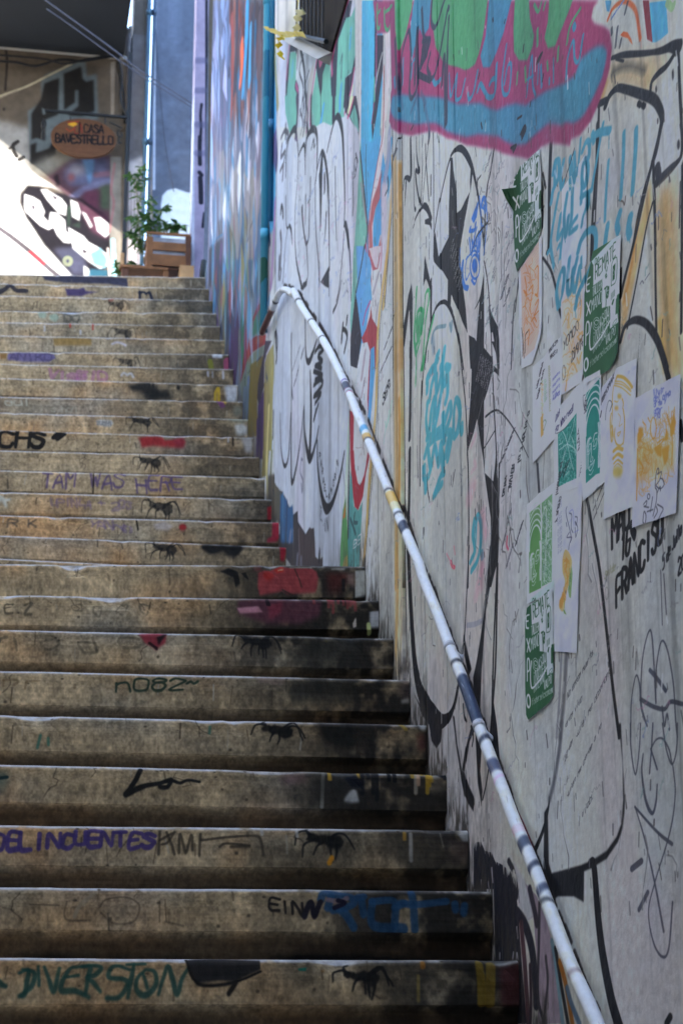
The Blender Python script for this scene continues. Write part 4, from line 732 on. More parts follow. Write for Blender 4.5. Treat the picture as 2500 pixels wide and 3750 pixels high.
PP.line('E', '235,640 250,620 262,640 250,680 240,720 232,700', (110, 130, 100), .006); PP.fill('E', '210,600 232,560 236,760 212,790', (222, 158, 90))

s7 = sheet('teal_crack', 'E', '345,640 410,480 555,300 620,240 640,700 620,1230 500,1300 340,1330 338,900', layer=3)
cr = pts('E', '378,760 450,690 556,556 556,1222 480,1270 383,1332'); PP.fill('n', cr, (52, 136, 120)); scr(cr, 200, (150, 200, 190), .003, 8, 7); scr(cr, 120, (34, 104, 96), .004, 9, 8)
for s in ('470,850 440,760 400,700', '470,850 520,700 540,600', '470,850 390,910', '470,850 540,900 556,940', '470,850 500,1000 530,1100', '470,850 430,1000 400,1150', '440,1100 480,1060', '450,1150 485,1110', '510,790 530,850 545,960', '390,860 420,840', '440,930 420,1010'): PP.line('E', s, (190, 214, 208), .006, soft=.003)
PP.text('E', 'Dick', 352, 640, (12, -22), (6, -62), (60, 54, 90), .006); PP.text('E', 'for who read!', 352, 745, (13.5, -17), (4, -62), (60, 54, 90), .006); PP.line('E', '362,750 400,735 480,670', (50, 60, 60), .005)
PP.text('E', 'Lucia', 395, 1180, (14, -24), (4, -60), (40, 60, 60), .005); PP.text('E', 'espora', 425, 1180, (10, -28), (6, -40), (40, 60, 60), .005)
for y_ in (700, 780, 860): PP.text('E', 'DESAFIO' if y_ < 800 else 'siempre', 565, y_ + 60, (9, -36), (22, -20), (70, 68, 74), .005)
PP.text('E', 'Luis A', 580, 1180, (8, -50), (24, -20), (80, 78, 84), .004); PP.text('E', 'Sole', 610, 960, (6, -24), (20, -12), (80, 78, 84), .004)

def face(tile, poly, ink, paper, O, U, V):       # the cut face with wavy hair, drawn in its own frame O + u*U + v*V
    x0, y0, k = TILE[tile]
    def F(q): return (np.array([np.array(O) + u * np.array(U) + v * np.array(V) for u, v in q])) * k + np.array([x0, y0])
    PP.fill(tile, poly, ink)
    P = pts(tile, poly)
    for i in range(5):                           # arcs of hair over the brow
        r_ = .55 + i * .13
        q = [(.5 + r_ * .95 * cos(a), .50 - r_ * .55 * sin(a)) for a in np.linspace(pi * .97, pi * .08, 14)]
        q = [(min(.985, max(.015, u)), v) for u, v in q]
        PP.line('n', F(q), paper, .013 - .001 * i, curve=False, soft=.002)
    for i in range(4):                           # locks down both sides
        u_ = .90 + i * .035
        PP.line('n', smooth(F([(u_ - .05, .44), (u_, .55), (u_ - .04, .62), (u_ + .01, .72), (u_ - .03, .82), (u_ + .0, .95)]), 4), paper, .006, curve=False, soft=.0015)
        u_ = .02 + i * .055
        PP.line('n', smooth(F([(u_ + .14, .52), (u_ + .04, .58), (u_ + .03, .70), (u_ + .01, .85)]), 4), paper, .006, curve=False, soft=.0015)
    for e in (.20, .62):                         # brows, eyes
        PP.line('n', smooth(F([(e - .12, .60), (e, .535), (e + .18, .545)]), 4), paper, .009, curve=False)
        PP.line('n', smooth(F([(e - .10, .66), (e + .02, .60), (e + .17, .615), (e + .06, .665), (e - .10, .66)]), 4), paper, .006, curve=False)
        PP.line('n', smooth(F([(e - .09, .69), (e + .04, .70), (e + .17, .66)]), 4), paper, .005, curve=False)
    PP.line('n', smooth(F([(.38, .60), (.40, .70), (.36, .77), (.32, .80), (.42, .81), (.50, .79), (.46, .76)]), 4), paper, .007, curve=False)
    PP.line('n', smooth(F([(.20, .86), (.34, .835), (.44, .84), (.62, .82), (.50, .88), (.32, .90), (.20, .86)]), 4), paper, .007, curve=False)
    PP.line('n', F([(.24, .862), (.56, .845)]), paper, .004, curve=False); PP.line('n', smooth(F([(.24, .93), (.38, .95), (.54, .92)]), 4), paper, .005, curve=False)

tf = sheet('teal_face', 'E', '555,420 620,240 660,210 785,140 800,330 830,700 835,1210 770,1270 620,1400 610,1100', layer=3)
face('E', '645,372 785,215 787,1130 740,1150 648,1228', (46, 130, 116), (196, 206, 208), (645, 372), (141, -120), (0, 860))
PP.line('E', '640,380 620,400 630,500 660,480', (60, 58, 64), .005); PP.text('E', 'ADEL', 628, 560, (3, -40), (20, -10), (70, 68, 72), .005)
ym = sheet('yellow_mask', 'E', '790,330 900,190 960,120 1135,30 1125,700 1110,1450 960,1510 825,1575 832,1210 800,1000', (200, 198, 208), 4)
YM = (198, 164, 84)
for s, w in (('940,240 960,205 1010,215 1060,260 1095,310', .022), ('930,250 1000,260 1080,330', .008), ('925,270 1000,285 1085,350', .008), ('920,290 990,310 1080,385', .008), ('915,300 905,400 905,560 895,700', .010), ('895,560 885,620 890,760 900,830 912,780 905,680 895,690', .012), ('1000,420 1010,460 1005,510', .012), ('1010,520 1022,620 1018,780 1010,850', .012), ('925,440 950,450 962,440', .008), ('955,750 985,735 965,775 955,760', .008),
             ('930,700 925,780 945,850 985,865 1010,840', .012), ('918,920 960,890 1005,905', .026), ('915,990 960,950 1005,975', .024), ('920,1040 960,1005 1005,1040', .014), ('925,1070 960,1040 1000,1075', .008), ('960,560 985,600 970,680 1000,660', .005), ('1020,220 1090,300', .006)): PP.line('E', s, YM, w, soft=.003)
PP.fill('E', '915,1080 960,1060 1008,1080 1008,1120 985,1165 940,1172 912,1150', (200, 178, 100), soft=.004)
for x_, y_, a_, b_ in ((975, 395, 22, 24), (945, 508, 22, 20), (905, 745, 9, 45)): PP.oval('E', x_, y_, a_, b_, YM)
PP.text('E', 'KBYSHHK', 800, 470, (17, -36), (10, -70), (70, 68, 76), .006); PP.line('E', '840,620 845,540 870,440 900,460 880,540 905,470', (70, 68, 76), .005); PP.line('E', '800,540 790,590', (60, 58, 64), .014)
PP.text('E', 'te llamo', 1050, 180, (12, -8), (0, -30), (180, 180, 196), .004)
ro = sheet('orange_right', 'E', '1125,420 1330,300 1560,180 1545,800 1520,1510 1300,1585 1100,1655 1110,1000', (200, 198, 210), 5)
oq = pts('E', '1145,640 1300,560 1520,455 1515,1000 1500,1210 1330,1290 1145,1395 1142,900'); OG = (214, 148, 60)
PP.fill('E', '1145,760 1300,880 1420,850 1515,800 1505,1080 1330,1150 1145,1230', (220, 184, 130), a=.9, soft=.01)
scr(oq, 230, (218, 170, 110), .006, 14, 12); scr(pts('E', '1150,780 1300,860 1300,1140 1150,1180'), 90, (214, 150, 70), .006, 15, 9)
for s in ('1430,700 1412,790 1385,830 1450,810', '1300,890 1380,860 1380,980 1340,960', '1380,900 1455,860 1440,1000 1410,1060 1385,950', '1460,690 1500,560 1520,640 1500,760 1470,780', '1150,760 1180,700 1210,760 1180,820 1150,860'): PP.fill('E', s, OG, soft=.002)
PP.oval('E', 1182, 718, 24, 26, OG); PP.oval('E', 1302, 700, 28, 100, OG, .010); PP.oval('E', 1302, 690, 18, 75, (200, 198, 210))
for s, w in (('1480,760 1485,900 1478,1050', .012), ('1465,690 1430,560', .008), ('1475,680 1480,540', .008), ('1490,640 1505,500', .008), ('1450,660 1440,580', .006), ('1340,840 1400,800 1370,850 1320,890', .010), ('1200,640 1230,680 1220,740', .008), ('1250,600 1270,640', .008), ('1360,780 1390,720', .006), ('1150,900 1145,1390', .012), ('1160,1000 1200,1080 1180,1150', .010), ('1330,1000 1320,1100', .008)): PP.line('E', s, OG, w, soft=.003)
for y_ in (330, 390, 440, 500, 560): PP.text('E', ('Vivir', 'del alma', 'arte y', 'amor', 'Pia')[(y_ - 330) // 55 % 5], 1310, y_ + 60, (20, -8), (4, -55), (112, 120, 180), .007, jit=.12, a=.9)
PP.line('E', '1170,620 1250,500 1290,440', (212, 212, 222), .006)
for s in ('1205,1600 1215,1500 1235,1540 1225,1620 1205,1600', '1210,1430 1240,1395 1235,1440 1215,1450 1260,1460', '1245,1500 1300,1480', '1275,1500 1290,1400 1295,1360', '1300,1540 1330,1400 1335,1300 1320,1260 1330,1130 1345,1085 1355,1110 1340,1140', '1345,1140 1380,1120 1360,1200 1330,1250 1370,1280 1405,1240 1390,1190 1365,1180', '1340,1430 1395,1470 1370,1530 1340,1600 1310,1680', '1310,1560 1340,1500 1330,1450', '1335,1330 1365,1260 1370,1300'): PP.line('E', s, (74, 72, 80), .008)
PP.oval('E', 1258, 1355, 12, 25, (74, 72, 80), .007)
gf = sheet('green_face', 'N', '293,332 400,240 512,150 530,130 522,600 515,1050 420,1090 298,1145 296,700', layer=3)
face('N', '316,400 412,322 412,1016 316,1062', (98, 146, 84), (196, 206, 200), (316, 415), (96, -75), (0, 640))
gq = pts('N', '418,318 500,242 498,962 416,1005'); PP.fill('n', gq, (120, 160, 116)); scr(gq, 220, (196, 208, 200), .004, 22, 6); scr(gq, 90, (80, 130, 90), .005, 23, 6); PP.line('N', '425,420 440,360 455,400 450,700 440,900', (200, 210, 204), .008); PP.line('N', '330,440 345,400 400,350', (196, 206, 200), .003)
for i in range(8): PP.line('N', '%g,%g %g,%g' % (322 + i * 11, 400 - i * 9, 345 + i * 9, 500 - i * 9), (170, 190, 160), .003)
fs = sheet('fish_sheet', 'N', '515,205 620,150 745,95 748,400 722,1000 705,1550 515,1535 512,1000', (200, 199, 210), 2)
FO = (218, 150, 74)
PP.fill('N', '605,705 635,720 662,790 655,880 640,960 615,1080 605,1150 590,1210 560,1180 562,1120 590,1050 605,960 585,880 585,780', (222, 176, 116), curve=True); PP.fill('N', '660,830 668,900 655,1100 640,1090 630,1030 645,940', (140, 166, 110))
fq = pts('N', '600,705 662,790 655,880 600,1200 560,1180 600,960 585,800'); scr(fq, 120, FO, .007, 31, 6); scr(pts('N', '640,760 668,860 655,1100 630,1040'), 60, (100, 136, 80), .005, 32, 5)
PP.fill('N', '560,1120 585,1080 600,1090 590,1150 575,1190 562,1170', FO); PP.fill('N', '590,1190 605,1200 618,1235 600,1225', (120, 150, 90)); PP.line('N', '600,1100 605,1200 615,1230', (130, 150, 90), .006); PP.oval('N', 612, 1050, 5, 8, (60, 50, 40))
for s in ('620,350 612,380 620,440 640,520 655,600 640,660 635,700', '640,400 660,420 655,520 670,560', '690,430 710,440 700,500 690,470 712,520 700,590', '640,560 620,600 660,600 650,640', '690,520 695,600', '615,480 620,510'): PP.line('N', s, (72, 72, 90), .007, a=.9)
for s in ('640,390 670,380 680,500', '660,440 640,480', '680,560 720,540'): PP.line('N', s, (130, 130, 190), .004)
for x_ in (545, 560, 572): PP.text('N', 'siguenos aqui hoy', x_, 740 - (x_ - 545), (-.3, -26), (12, -5), (150, 150, 160), .0035, a=.8)
PP.text('N', 'y sueno', 522, 480, (5, -30), (22, -15), (60, 58, 60), .006); PP.text('N', 'intento si', 528, 260, (4, -28), (20, -14), (60, 58, 60), .006)
notice('green_low', ('N', ((305, 1280), (315, 1945), (465, 1130))), '300,1180 340,1140 420,1090 512,1042 510,1330 515,1500 515,1900 480,1960 400,2030 315,2100 298,2060 288,1800 285,1300', G1)
W.text('N', 'a todos', 830, 380, (12, -32), (12, -30), (70, 68, 70), .006); W.text('N', 'los que regresan', 830, 460, (7.5, -19), (10, -24), (70, 68, 70), .006)
PA.a = PA.a * .97 + .012; PA.a *= 1 + (fbm(PA.h, PA.w, 26, 20, 78, 4)[..., None] - .5) * .16; PA.a *= 1 + (fbm(PA.h, PA.w, 60, 40, 77, 3)[..., None] - .5) * .12
for c in (WA, WB): c.a *= 1 + (fbm(c.h, c.w, c.h // 14, c.w // 6, 91, 3)[..., None] - .5) * .14

# ---------------------------------------------------------------- paint and wear on the steps
R_, T_ = .18, .2356                              # riser and going
SKEW = -.0615                                    # the steps stand a little askew to the wall
Y0L, Z0L, Y0U, Z0U = 4.504, .221, 8.256, 2.216
LOWD = [2201, 2037, 1895, 1755, 1641, 1540, 1445, 1364.8, 1293.8]
LOWR = [2209, 2051, 1916, 1770, 1658, 1555, 1465, 1380, 1304]
UPPD = [1281.8, 1228.8, 1181.8, 1128.4, 1078.8, 1032.8, 986.4, 946, 909, 866.2, 832.9, 804.9, 768, 737, 711, 675.8, 648.3, 627]
def tau(px, py): d = ray((px * 1.59439, py * 1.59439))[0]; return d
STEPS = []                                       # (y at the wall, z at x = 0, z at the wall)
for k in range(-8, 0): STEPS.append([Y0L + T_ * k, EYE + Z0L + R_ * k, EYE + Z0L + R_ * k])
def at_y(px, py, yw):                            # height of a pixel in the upright plane of a step front
    d = ray((px * 1.59439, py * 1.59439))[0]; t = (yw - SKEW * XW) / (d[1] - SKEW * d[0]); return d[0] * t, EYE + d[2] * t
for k in range(9):
    yw = Y0L + T_ * k
    STEPS.append([yw, at_y(0, LOWD[k], yw)[1], EYE + Z0L + R_ * k])
KLAND = len(STEPS) - 1
KUP = len(STEPS)
STEPS.append([Y0U - 2 * T_, EYE + Z0U - 2 * R_ + .0, EYE + Z0U - 2 * R_])
for j, py in enumerate(UPPD):
    yw = Y0U + T_ * (j - 1)
    STEPS.append([yw, at_y(0, py, yw)[1], EYE + Z0U + R_ * (j - 1)])
NS = len(STEPS)
def ztop(k, x): y, z0, z1 = STEPS[k]; return z0 + (z1 - z0) * x / XW
XS0, XS1, RH = -1.05, 1.27, .22                  # canvas extent along a step; height of one row
def step_of(p):
    best = None
    for k in range(NS):
        d = ray(p)[0]; yw = STEPS[k][0]; t = (yw - SKEW * XW) / (d[1] - SKEW * d[0]); x, z = d[0] * t, EYE + d[2] * t
        zt = ztop(k, x)
        if z <= zt + .004 and z > zt - .20: return k           # the nearest front that holds the pixel
    return None
SK = [None]
def on_step(p):
    p = np.atleast_2d(p)
    k = SK[0] if SK[0] is not None else step_of(p.mean(0))
    if k is None: return np.full((len(p), 2), 1e3)
    d = ray(p); yw = STEPS[k][0]; t = (yw - SKEW * XW) / (d[:, 1] - SKEW * d[:, 0]); x, z = d[:, 0] * t, EYE + d[:, 2] * t
    zt = STEPS[k][1] + (STEPS[k][2] - STEPS[k][1]) * x / XW
    return np.stack([x, k * RH + RH - .03 - np.clip(zt - z, -.02, .185)], 1)
ST = Canvas(XS0, XS1, 0, NS * RH, .0021, .0020, (178, 155, 119), on_step)
S = Multi(ST)
h, w = ST.h, ST.w
rowh = RH / ST.dv
vs = fbm(h, w, NS, 46, 301, 4) - .5; bl = fbm(h, w, NS * 2, 12, 302, 4) - .5; fine = fbm(h, w, h // 5, w // 5, 303, 2) - .5; rust = np.clip(fbm(h, w, NS, 9, 304, 3) * 2 - 1, 0, 1)
hz = fbm(h, w, h // 6, 14, 311, 3) - .5; grit = fbm(h, w, h // 2, w // 2, 312, 1) - .5
ST.a *= (1 + vs * .46 + bl * .26 + fine * .36 + hz * .24 + grit * .24)[..., None]
ST.a *= 1 + (rust * .35)[..., None] * np.array([.45, -.05, -.5], np.float32)
gray = np.clip(fbm(h, w, NS, 5, 305, 3) * 2.6 - 1.25, 0, 1)[..., None] * .55
ST.a += (ST.a.mean(2, keepdims=True) * np.array([.86, .87, .84], np.float32) - ST.a) * gray
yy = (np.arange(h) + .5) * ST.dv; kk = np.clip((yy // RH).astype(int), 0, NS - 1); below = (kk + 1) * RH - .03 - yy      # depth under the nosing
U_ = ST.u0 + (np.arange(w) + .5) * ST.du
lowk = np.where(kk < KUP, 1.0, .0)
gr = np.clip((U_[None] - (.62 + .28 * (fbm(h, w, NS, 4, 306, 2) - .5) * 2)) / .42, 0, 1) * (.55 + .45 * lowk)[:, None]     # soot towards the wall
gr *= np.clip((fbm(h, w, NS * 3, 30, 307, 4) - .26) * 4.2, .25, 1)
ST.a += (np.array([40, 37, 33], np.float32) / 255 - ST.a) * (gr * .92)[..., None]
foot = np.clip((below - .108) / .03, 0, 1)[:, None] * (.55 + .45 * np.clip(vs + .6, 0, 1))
ST.a += (np.array([50, 37, 25], np.float32) / 255 - ST.a) * (foot * .86)[..., None]                                        # dirt plus painted undercut shade on the recessed foot
low_band = np.exp(-((below - .168) / .012) ** 2)[:, None] * np.clip(fbm(h, w, NS, 14, 310, 3) * 2 - .5, 0, 1); ST.a *= 1 - .75 * low_band[..., None]  # patchy darker band along the bottom of each front
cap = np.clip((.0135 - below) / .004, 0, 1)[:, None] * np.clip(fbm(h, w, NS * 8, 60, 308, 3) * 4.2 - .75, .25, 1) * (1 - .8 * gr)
ST.a += (np.array([196, 196, 202], np.float32) / 255 - ST.a) * (cap * .85)[..., None]                                      # sky highlight painted along the scuffed nosing
for k in range(NS):                              # scratches, drips and pits
    r = np.random.RandomState(500 + k); ST.map = lambda q: q
    b0 = k * RH + RH - .03
    for i in range(16):
        x_ = r.uniform(-.9, 1.2); l_ = r.uniform(.01, .05); d_ = r.uniform(0, .07)
        ST.line(np.array([[x_, b0 - d_], [x_ + r.normal(0, .004), b0 - d_ - l_]]), [(70, 58, 44), (96, 80, 60), (176, 168, 150), (60, 54, 46)][r.randint(4)], r.uniform(.002, .006), a=r.uniform(.3, .8), soft=.002)
    for i in range(5):
        x_ = r.uniform(-.9, 1.2); q = [[x_, b0 - r.uniform(0, .02)]]
        for j in range(r.randint(3, 9)): q.append([q[-1][0] + r.normal(0, .012), q[-1][1] - r.uniform(.004, .016)])
        ST.line(np.array(q), (56, 46, 36), .0022, a=.7, soft=.002)
    for i in range(22):
        x_, d_ = r.uniform(-.9, 1.2), r.uniform(0, .1); ST.line(np.array([[x_, b0 - d_], [x_ + .003, b0 - d_]]), (64, 54, 42), r.uniform(.003, .007), a=.7, soft=.002)
    ST.map = on_step

def onstep(k, f):
    SK[0] = k; f(); SK[0] = None
def sline(t, s, col, w, **kw): S.line(t, s, col, w, **kw)
def stext(t, s, x, y, adv, up, col, w, **kw):
    x0, y0, kq = TILE[t]; a, u = np.array(adv), np.array(up)
    SK[0] = step_of(np.array([x, y]) * kq + a * kq * len(s) / 2 + u * kq / 2 + np.array([x0, y0])); S.text(t, s, x, y, adv, up, col, w, **kw); SK[0] = None
def sgroup(cx, cy):
    SK[0] = step_of(np.array([cx, cy], float))
def ant(cx, cy, sc, a=.92):
    w0 = .0 if cy > 2100 else .17; a = a if cy > 2100 else (.72 if cy > 1500 else .55)
    sgroup(cx, cy); c = (34, 32, 30); r = np.random.RandomState(int(cx + cy))
    def P_(q): return np.array(q, float) * sc + np.array([cx, cy])
    for (ox, oy, rx, ry) in ((-34, -4, 20, 15), (0, 2, 30, 18), (36, 12, 27, 24)):
        an = np.linspace(0, 2 * pi, 22)[:-1]; S.fill('n', P_([(ox + rx * cos(t) * r.uniform(.82, 1.15), oy + ry * sin(t) * r.uniform(.8, 1.2)) for t in an]), c, a=a, soft=.002, wear=w0 + r.uniform(.1, .2))
    for q in ([(-40, -8), (-66, -26), (-84, -16), (-90, 24)], [(-22, 4), (-48, 18), (-58, 42)], [(-8, 10), (-20, 30), (-26, 50)], [(12, 10), (14, 34), (10, 54)], [(20, -2), (48, -24), (72, -18), (98, 40)], [(38, 0), (62, -20), (84, 0), (104, 34)], [(36, 26), (42, 42), (40, 62)], [(-44, -14), (-52, -30), (-44, -36)], [(24, 20), (26, 44), (30, 58)]):
        if r.rand() < .16: continue
        q = np.array(q, float) + r.normal(0, 4, (len(q), 2)); S.line('n', P_(q), c, (.009, .006, .004), a=a, wear=w0 + r.uniform(.05, .2))
    SK[0] = None
for cx, cy, sc in ((937, 2356, .92), (1011, 2680, 1.0), (1185, 3085, 1.15), (1321, 3585, 1.15), (600, 2010, .78), (585, 1858, .78), (547, 1692, .68), (516, 1545, .62), (463, 1326, .55), (449, 1218, .55), (424, 1116, .5)): ant(cx, cy, sc)
for q, c in (('970,120 1010,105 1050,120 1060,170 1040,180 1030,150', BLK),): sgroup(850, 2105); S.fill('s1', q, (36, 34, 32), soft=.002, wear=.1); S.fill('s1', '1065,125 1085,120 1098,160 1080,150', (36, 34, 32), wear=.1); SK[0] = None
sgroup(860, 2015); S.fill('s5', '250,2060 330,2040 420,2060 480,2040 560,2060 620,2030 690,2050 705,2100 660,2170 600,2200 540,2180 480,2130 420,2160 350,2170 290,2130 255,2100', (38, 36, 34), soft=.006, wear=.2); SK[0] = None
PUR = (78, 62, 118)
stext('s2', 'DELINCUENTES', -28, 322, (59.5, -.5), (6, -66), PUR, .012, jit=.06, a=.9, wear=.16)
sgroup(620, 3085)
for s in ('700,345 705,245', '735,250 770,345', '770,250 740,300 715,310', '790,340 795,260 820,340 845,265 850,330', '880,350 885,260', '890,290 1000,275 1120,268 1150,285 1162,350', '970,320 1000,305 1100,315', '1020,320 1100,318', '705,290 760,255'): S.line('s2', s, (60, 52, 42), .007, a=.75, wear=.1)
SK[0] = None
sgroup(600, 2880); S.line('s1', '620,1000 600,1045 575,1085 555,1105 600,1088 650,1072 700,1065 740,1050 757,1047 740,1078 705,1078 715,1062 760,1052 795,1062 830,1048 880,1056', (30, 29, 28), (.014, .012, .008), a=.95); SK[0] = None
sgroup(400, 3600)
for q in ('85,880 125,865 118,920 108,962 85,968', '100,862 150,878 142,930 95,965', '168,848 172,930', '195,850 236,950 262,856', '322,850 300,870 268,945 330,950 392,972', '285,900 345,890', '362,850 398,850 388,900 378,960', '330,852 400,842 445,852 420,888 385,900 415,925 442,952', '572,862 520,842 488,856 482,900 545,908 562,930 525,972 470,975', '592,832 580,900 565,972', '642,862 608,900 602,945 640,966 688,930 682,872 645,860', '630,880 650,940', '700,962 722,900 742,842 760,900 782,962 806,900 832,848', '-20,900 0,925 25,935', '560,835 640,832'): S.line('s2', q, (44, 80, 70), (.007, .012, .008), a=.85, wear=.14, soft=.004)
SK[0] = None
sgroup(1260, 3345)
for s in ('-40,640 -20,600 60,612 130,625 150,660 100,690 30,700', '60,690 110,730 150,780', '20,620 0,690', '175,625 205,620', '195,650 205,720', '255,650 260,770 420,785 440,790', '255,650 380,650 385,770', '385,690 440,660', '420,660 500,670 680,650', '480,595 490,660 500,790', '730,665 733,700', '785,675 780,715'): S.line('M', s, (40, 74, 108), .019, a=.85, soft=.004, wear=.15)
S.line('M', '0,640 70,650 110,630', (150, 120, 120), .012, a=.7); S.line('M', '40,690 95,660 60,645', (30, 26, 40), .012)
S.text('s2', 'EIN', 1190, 600, (52, 8), (0, -52), (44, 38, 34), .007); S.text('s2', 'N', 1345, 622, (60, 0), (30, -62), (36, 32, 40), .014); SK[0] = None
sgroup(400, 3345); 
for s in ('130,575 260,580', '295,560 290,630 400,635', '440,590 470,550 560,540 615,580 590,640 500,645 445,610', '705,560 705,640', '730,640 810,655', '10,590 60,600'): S.line('s2', s, (74, 62, 48), .0035, a=.6)
S.line('s2', '420,515 360,570 330,620', (156, 142, 118), .010, a=.7); S.line('s2', '400,530 370,580', (156, 142, 118), .006, a=.6); SK[0] = None
stext('s1', 'n082~', 512, 655, (78, -2), (6, -58), (54, 66, 50), .008, jit=.03)
for s, k_ in (('60,430 20,420', 0), ('30,440 80,420 120,440', 0)): pass
stext('s1', 'n o d c', 0, 470, (90, 0), (4, -54), (84, 76, 60), .009, a=.5, jit=.16, wear=.3); stext('s1', 'c O O C', 320, 300, (50, 0), (2, -44), (96, 88, 70), .006, a=.5, jit=.14, wear=.3); stext('s1', 'E Z', 20, 310, (50, 0), (2, -44), (66, 60, 48), .008, a=.6, jit=.15, wear=.2); stext('s1', 'pr .', 20, 640, (90, 0), (0, -50), (120, 96, 66), .008, a=.5)
stext('s4', 'OCHS', -180, 412, (178, 6), (16, -158), (40, 36, 32), .022, jit=.02); sgroup(210, 1600); S.line('s4', '618,338 680,268', (40, 36, 32), .028); S.line('s4', '660,352 732,290', (40, 36, 32), .028); SK[0] = None
stext('s0', 'TAM WAS HERE', 218, 1192, (62, 1.5), (4, -66), (92, 74, 112), .011, a=.75, jit=.08, wear=.26)
stext('s4', 'UPINLA + 203', 590, 1115, (78, 3), (0, -74), (108, 88, 126), .012, a=.4, jit=.1, wear=.3); stext('s4', 'YANNO', 1010, 1375, (100, 6), (0, -74), (108, 88, 130), .012, a=.4, jit=.12, wear=.3); stext('s4', 'R K<', 90, 1365, (120, 0), (0, -90), (80, 72, 64), .010, a=.6)
sgroup(570, 1618); S.fill('s0', '720,935 770,928 850,930 860,950 950,935 968,960 955,985 880,985 800,978 740,985', (160, 52, 52), soft=.006, wear=.3); S.fill('s0', '900,940 960,930 962,985 915,985', (140, 48, 56), soft=.01, wear=.3); SK[0] = None
SK[0] = KLAND
S.fill('I', '140,1430 200,1400 300,1365 400,1350 500,1370 760,1370 815,1410 832,1490 820,1560 800,1600 480,1612 430,1590 160,1620 138,1560', (158, 70, 70), soft=.003, wear=.2); S.oval('I', 262, 1458, 66, 58, (172, 52, 46), soft=.004, wear=.1); S.fill('I', '320,1370 430,1355 430,1420 360,1430', (196, 60, 48), soft=.003); S.fill('I', '365,1385 430,1378 420,1400 370,1405', (206, 150, 120)); S.fill('I', '80,1370 180,1350 170,1410 90,1400', (150, 70, 74), a=.6, soft=.006)
S.fill('I', '930,1430 1180,1440 1170,1520 1080,1600 940,1600', (88, 40, 36), a=.8, soft=.01, wear=.1); S.fill('I', '1255,1390 1372,1385 1375,1620 1255,1640', (186, 184, 172), soft=.002, wear=.12); S.fill('I', '1160,1450 1250,1420 1250,1570 1170,1540', (150, 120, 110), a=.7, soft=.005, wear=.2); S.fill('I', '980,1370 1140,1360 1130,1395 980,1390', (176, 170, 160), a=.8, soft=.003); S.line('I', '1120,1520 1120,1580', (40, 34, 32), .012); S.fill('I', '500,1362 760,1352 760,1366 500,1372', (170, 180, 166), a=.7)
for s in ('415,1700 418,1600 300,1660 230,1640', '420,1580 480,1600 600,1640 640,1700', '640,1560 600,1480 560,1380'): S.line('I', s, (54, 46, 38), .003)
SK[0] = None
sgroup(1050, 2230); S.fill('s1', '1050,250 1150,238 1420,252 1410,320 1330,345 1180,345 1050,310', (96, 58, 66), soft=.006, wear=.12); S.fill('s1', '1180,270 1250,250 1240,310 1190,330', (150, 60, 74), a=.7, soft=.006, wear=.1); S.fill('s1', '1045,285 1140,275 1160,305 1060,310', (200, 140, 150), soft=.003, wear=.2)
for i, (x_, l_) in enumerate(((780, 60), (950, 110), (975, 60), (1000, 180), (1060, 60), (1120, 80), (1165, 120), (1200, 90), (1230, 60), (1255, 150))): S.line('I', '%g,1715 %g,%g' % (x_, x_ + 3, 1715 + l_), (150, 72, 70), .010, a=.8)
S.line('I', '240,1740 250,1790', (50, 36, 40), .012); S.line('s1', '1180,240 1190,270', (46, 34, 36), .008); SK[0] = None
sgroup(560, 2345); S.fill('s1', '612,395 690,385 735,395 730,440 690,470 640,440', (150, 60, 66), soft=.004, wear=.15); S.fill('s1', '690,410 740,390 700,450', (46, 30, 30), soft=.003); S.line('s1', '660,440 690,465', (60, 34, 34), .010); SK[0] = None
sgroup(1270, 2370); S.fill('s1', '1310,420 1568,410 1568,520 1340,515', (52, 50, 44), a=.85, soft=.012, wear=.25); SK[0] = None
sgroup(1250, 2550); S.fill('s1', '1290,600 1568,585 1568,695 1280,690', (50, 48, 42), a=.85, soft=.012, wear=.28); S.line('s1', '1150,600 1240,610', (170, 140, 130), .02, a=.4, soft=.01); SK[0] = None
sgroup(1260, 2690); S.fill('s1', '1400,780 1568,790 1568,900 1450,900 1410,850', (36, 34, 30), a=.9, soft=.010, wear=.22); SK[0] = None
sgroup(1200, 2860); S.line('s1', '1428,1005 1422,1150', (176, 172, 158), .010, a=.9, wear=.15); S.line('s1', '1455,1005 1452,1040', (190, 150, 50), .008); S.fill('s1', '1240,1020 1350,1020 1360,1050 1250,1060', (170, 120, 130), a=.45, soft=.012); S.fill('s1', '1390,1010 1568,1000 1568,1140 1370,1140', (44, 42, 38), a=.7, soft=.02, wear=.15); SK[0] = None
SK[0] = step_of(np.array([1600, 2880.]))
for x_, l_, c in ((720, 200, (170, 160, 140)), (740, 130, (196, 160, 130)), (770, 30, (190, 150, 50)), (815, 200, (190, 150, 50)), (850, 90, (190, 150, 50)), (830, 140, (180, 140, 44)), (690, 60, (170, 136, 50)), (258, 80, (180, 140, 50)), (15, 80, (180, 140, 50)), (400, 240, (28, 28, 30)), (370, 200, (28, 28, 30)), (330, 70, (28, 28, 30)), (545, 100, (28, 28, 30)), (500, 90, (30, 30, 32)), (280, 200, (26, 26, 30))): S.line('L', '%g,1850 %g,%g' % (x_, x_ + 4, 1850 + l_), c, .011, a=.85, wear=.1)
S.fill('L', '135,1900 220,1880 300,1950 290,2010 200,2000', (26, 26, 32), soft=.003, wear=.1); S.fill('L', '895,1870 1000,1840 1005,1900 960,1950', (26, 26, 30), soft=.003); S.fill('L', '860,1880 900,1880 960,1960 950,2060 880,2060', (90, 82, 72), a=.7, soft=.006, wear=.15)
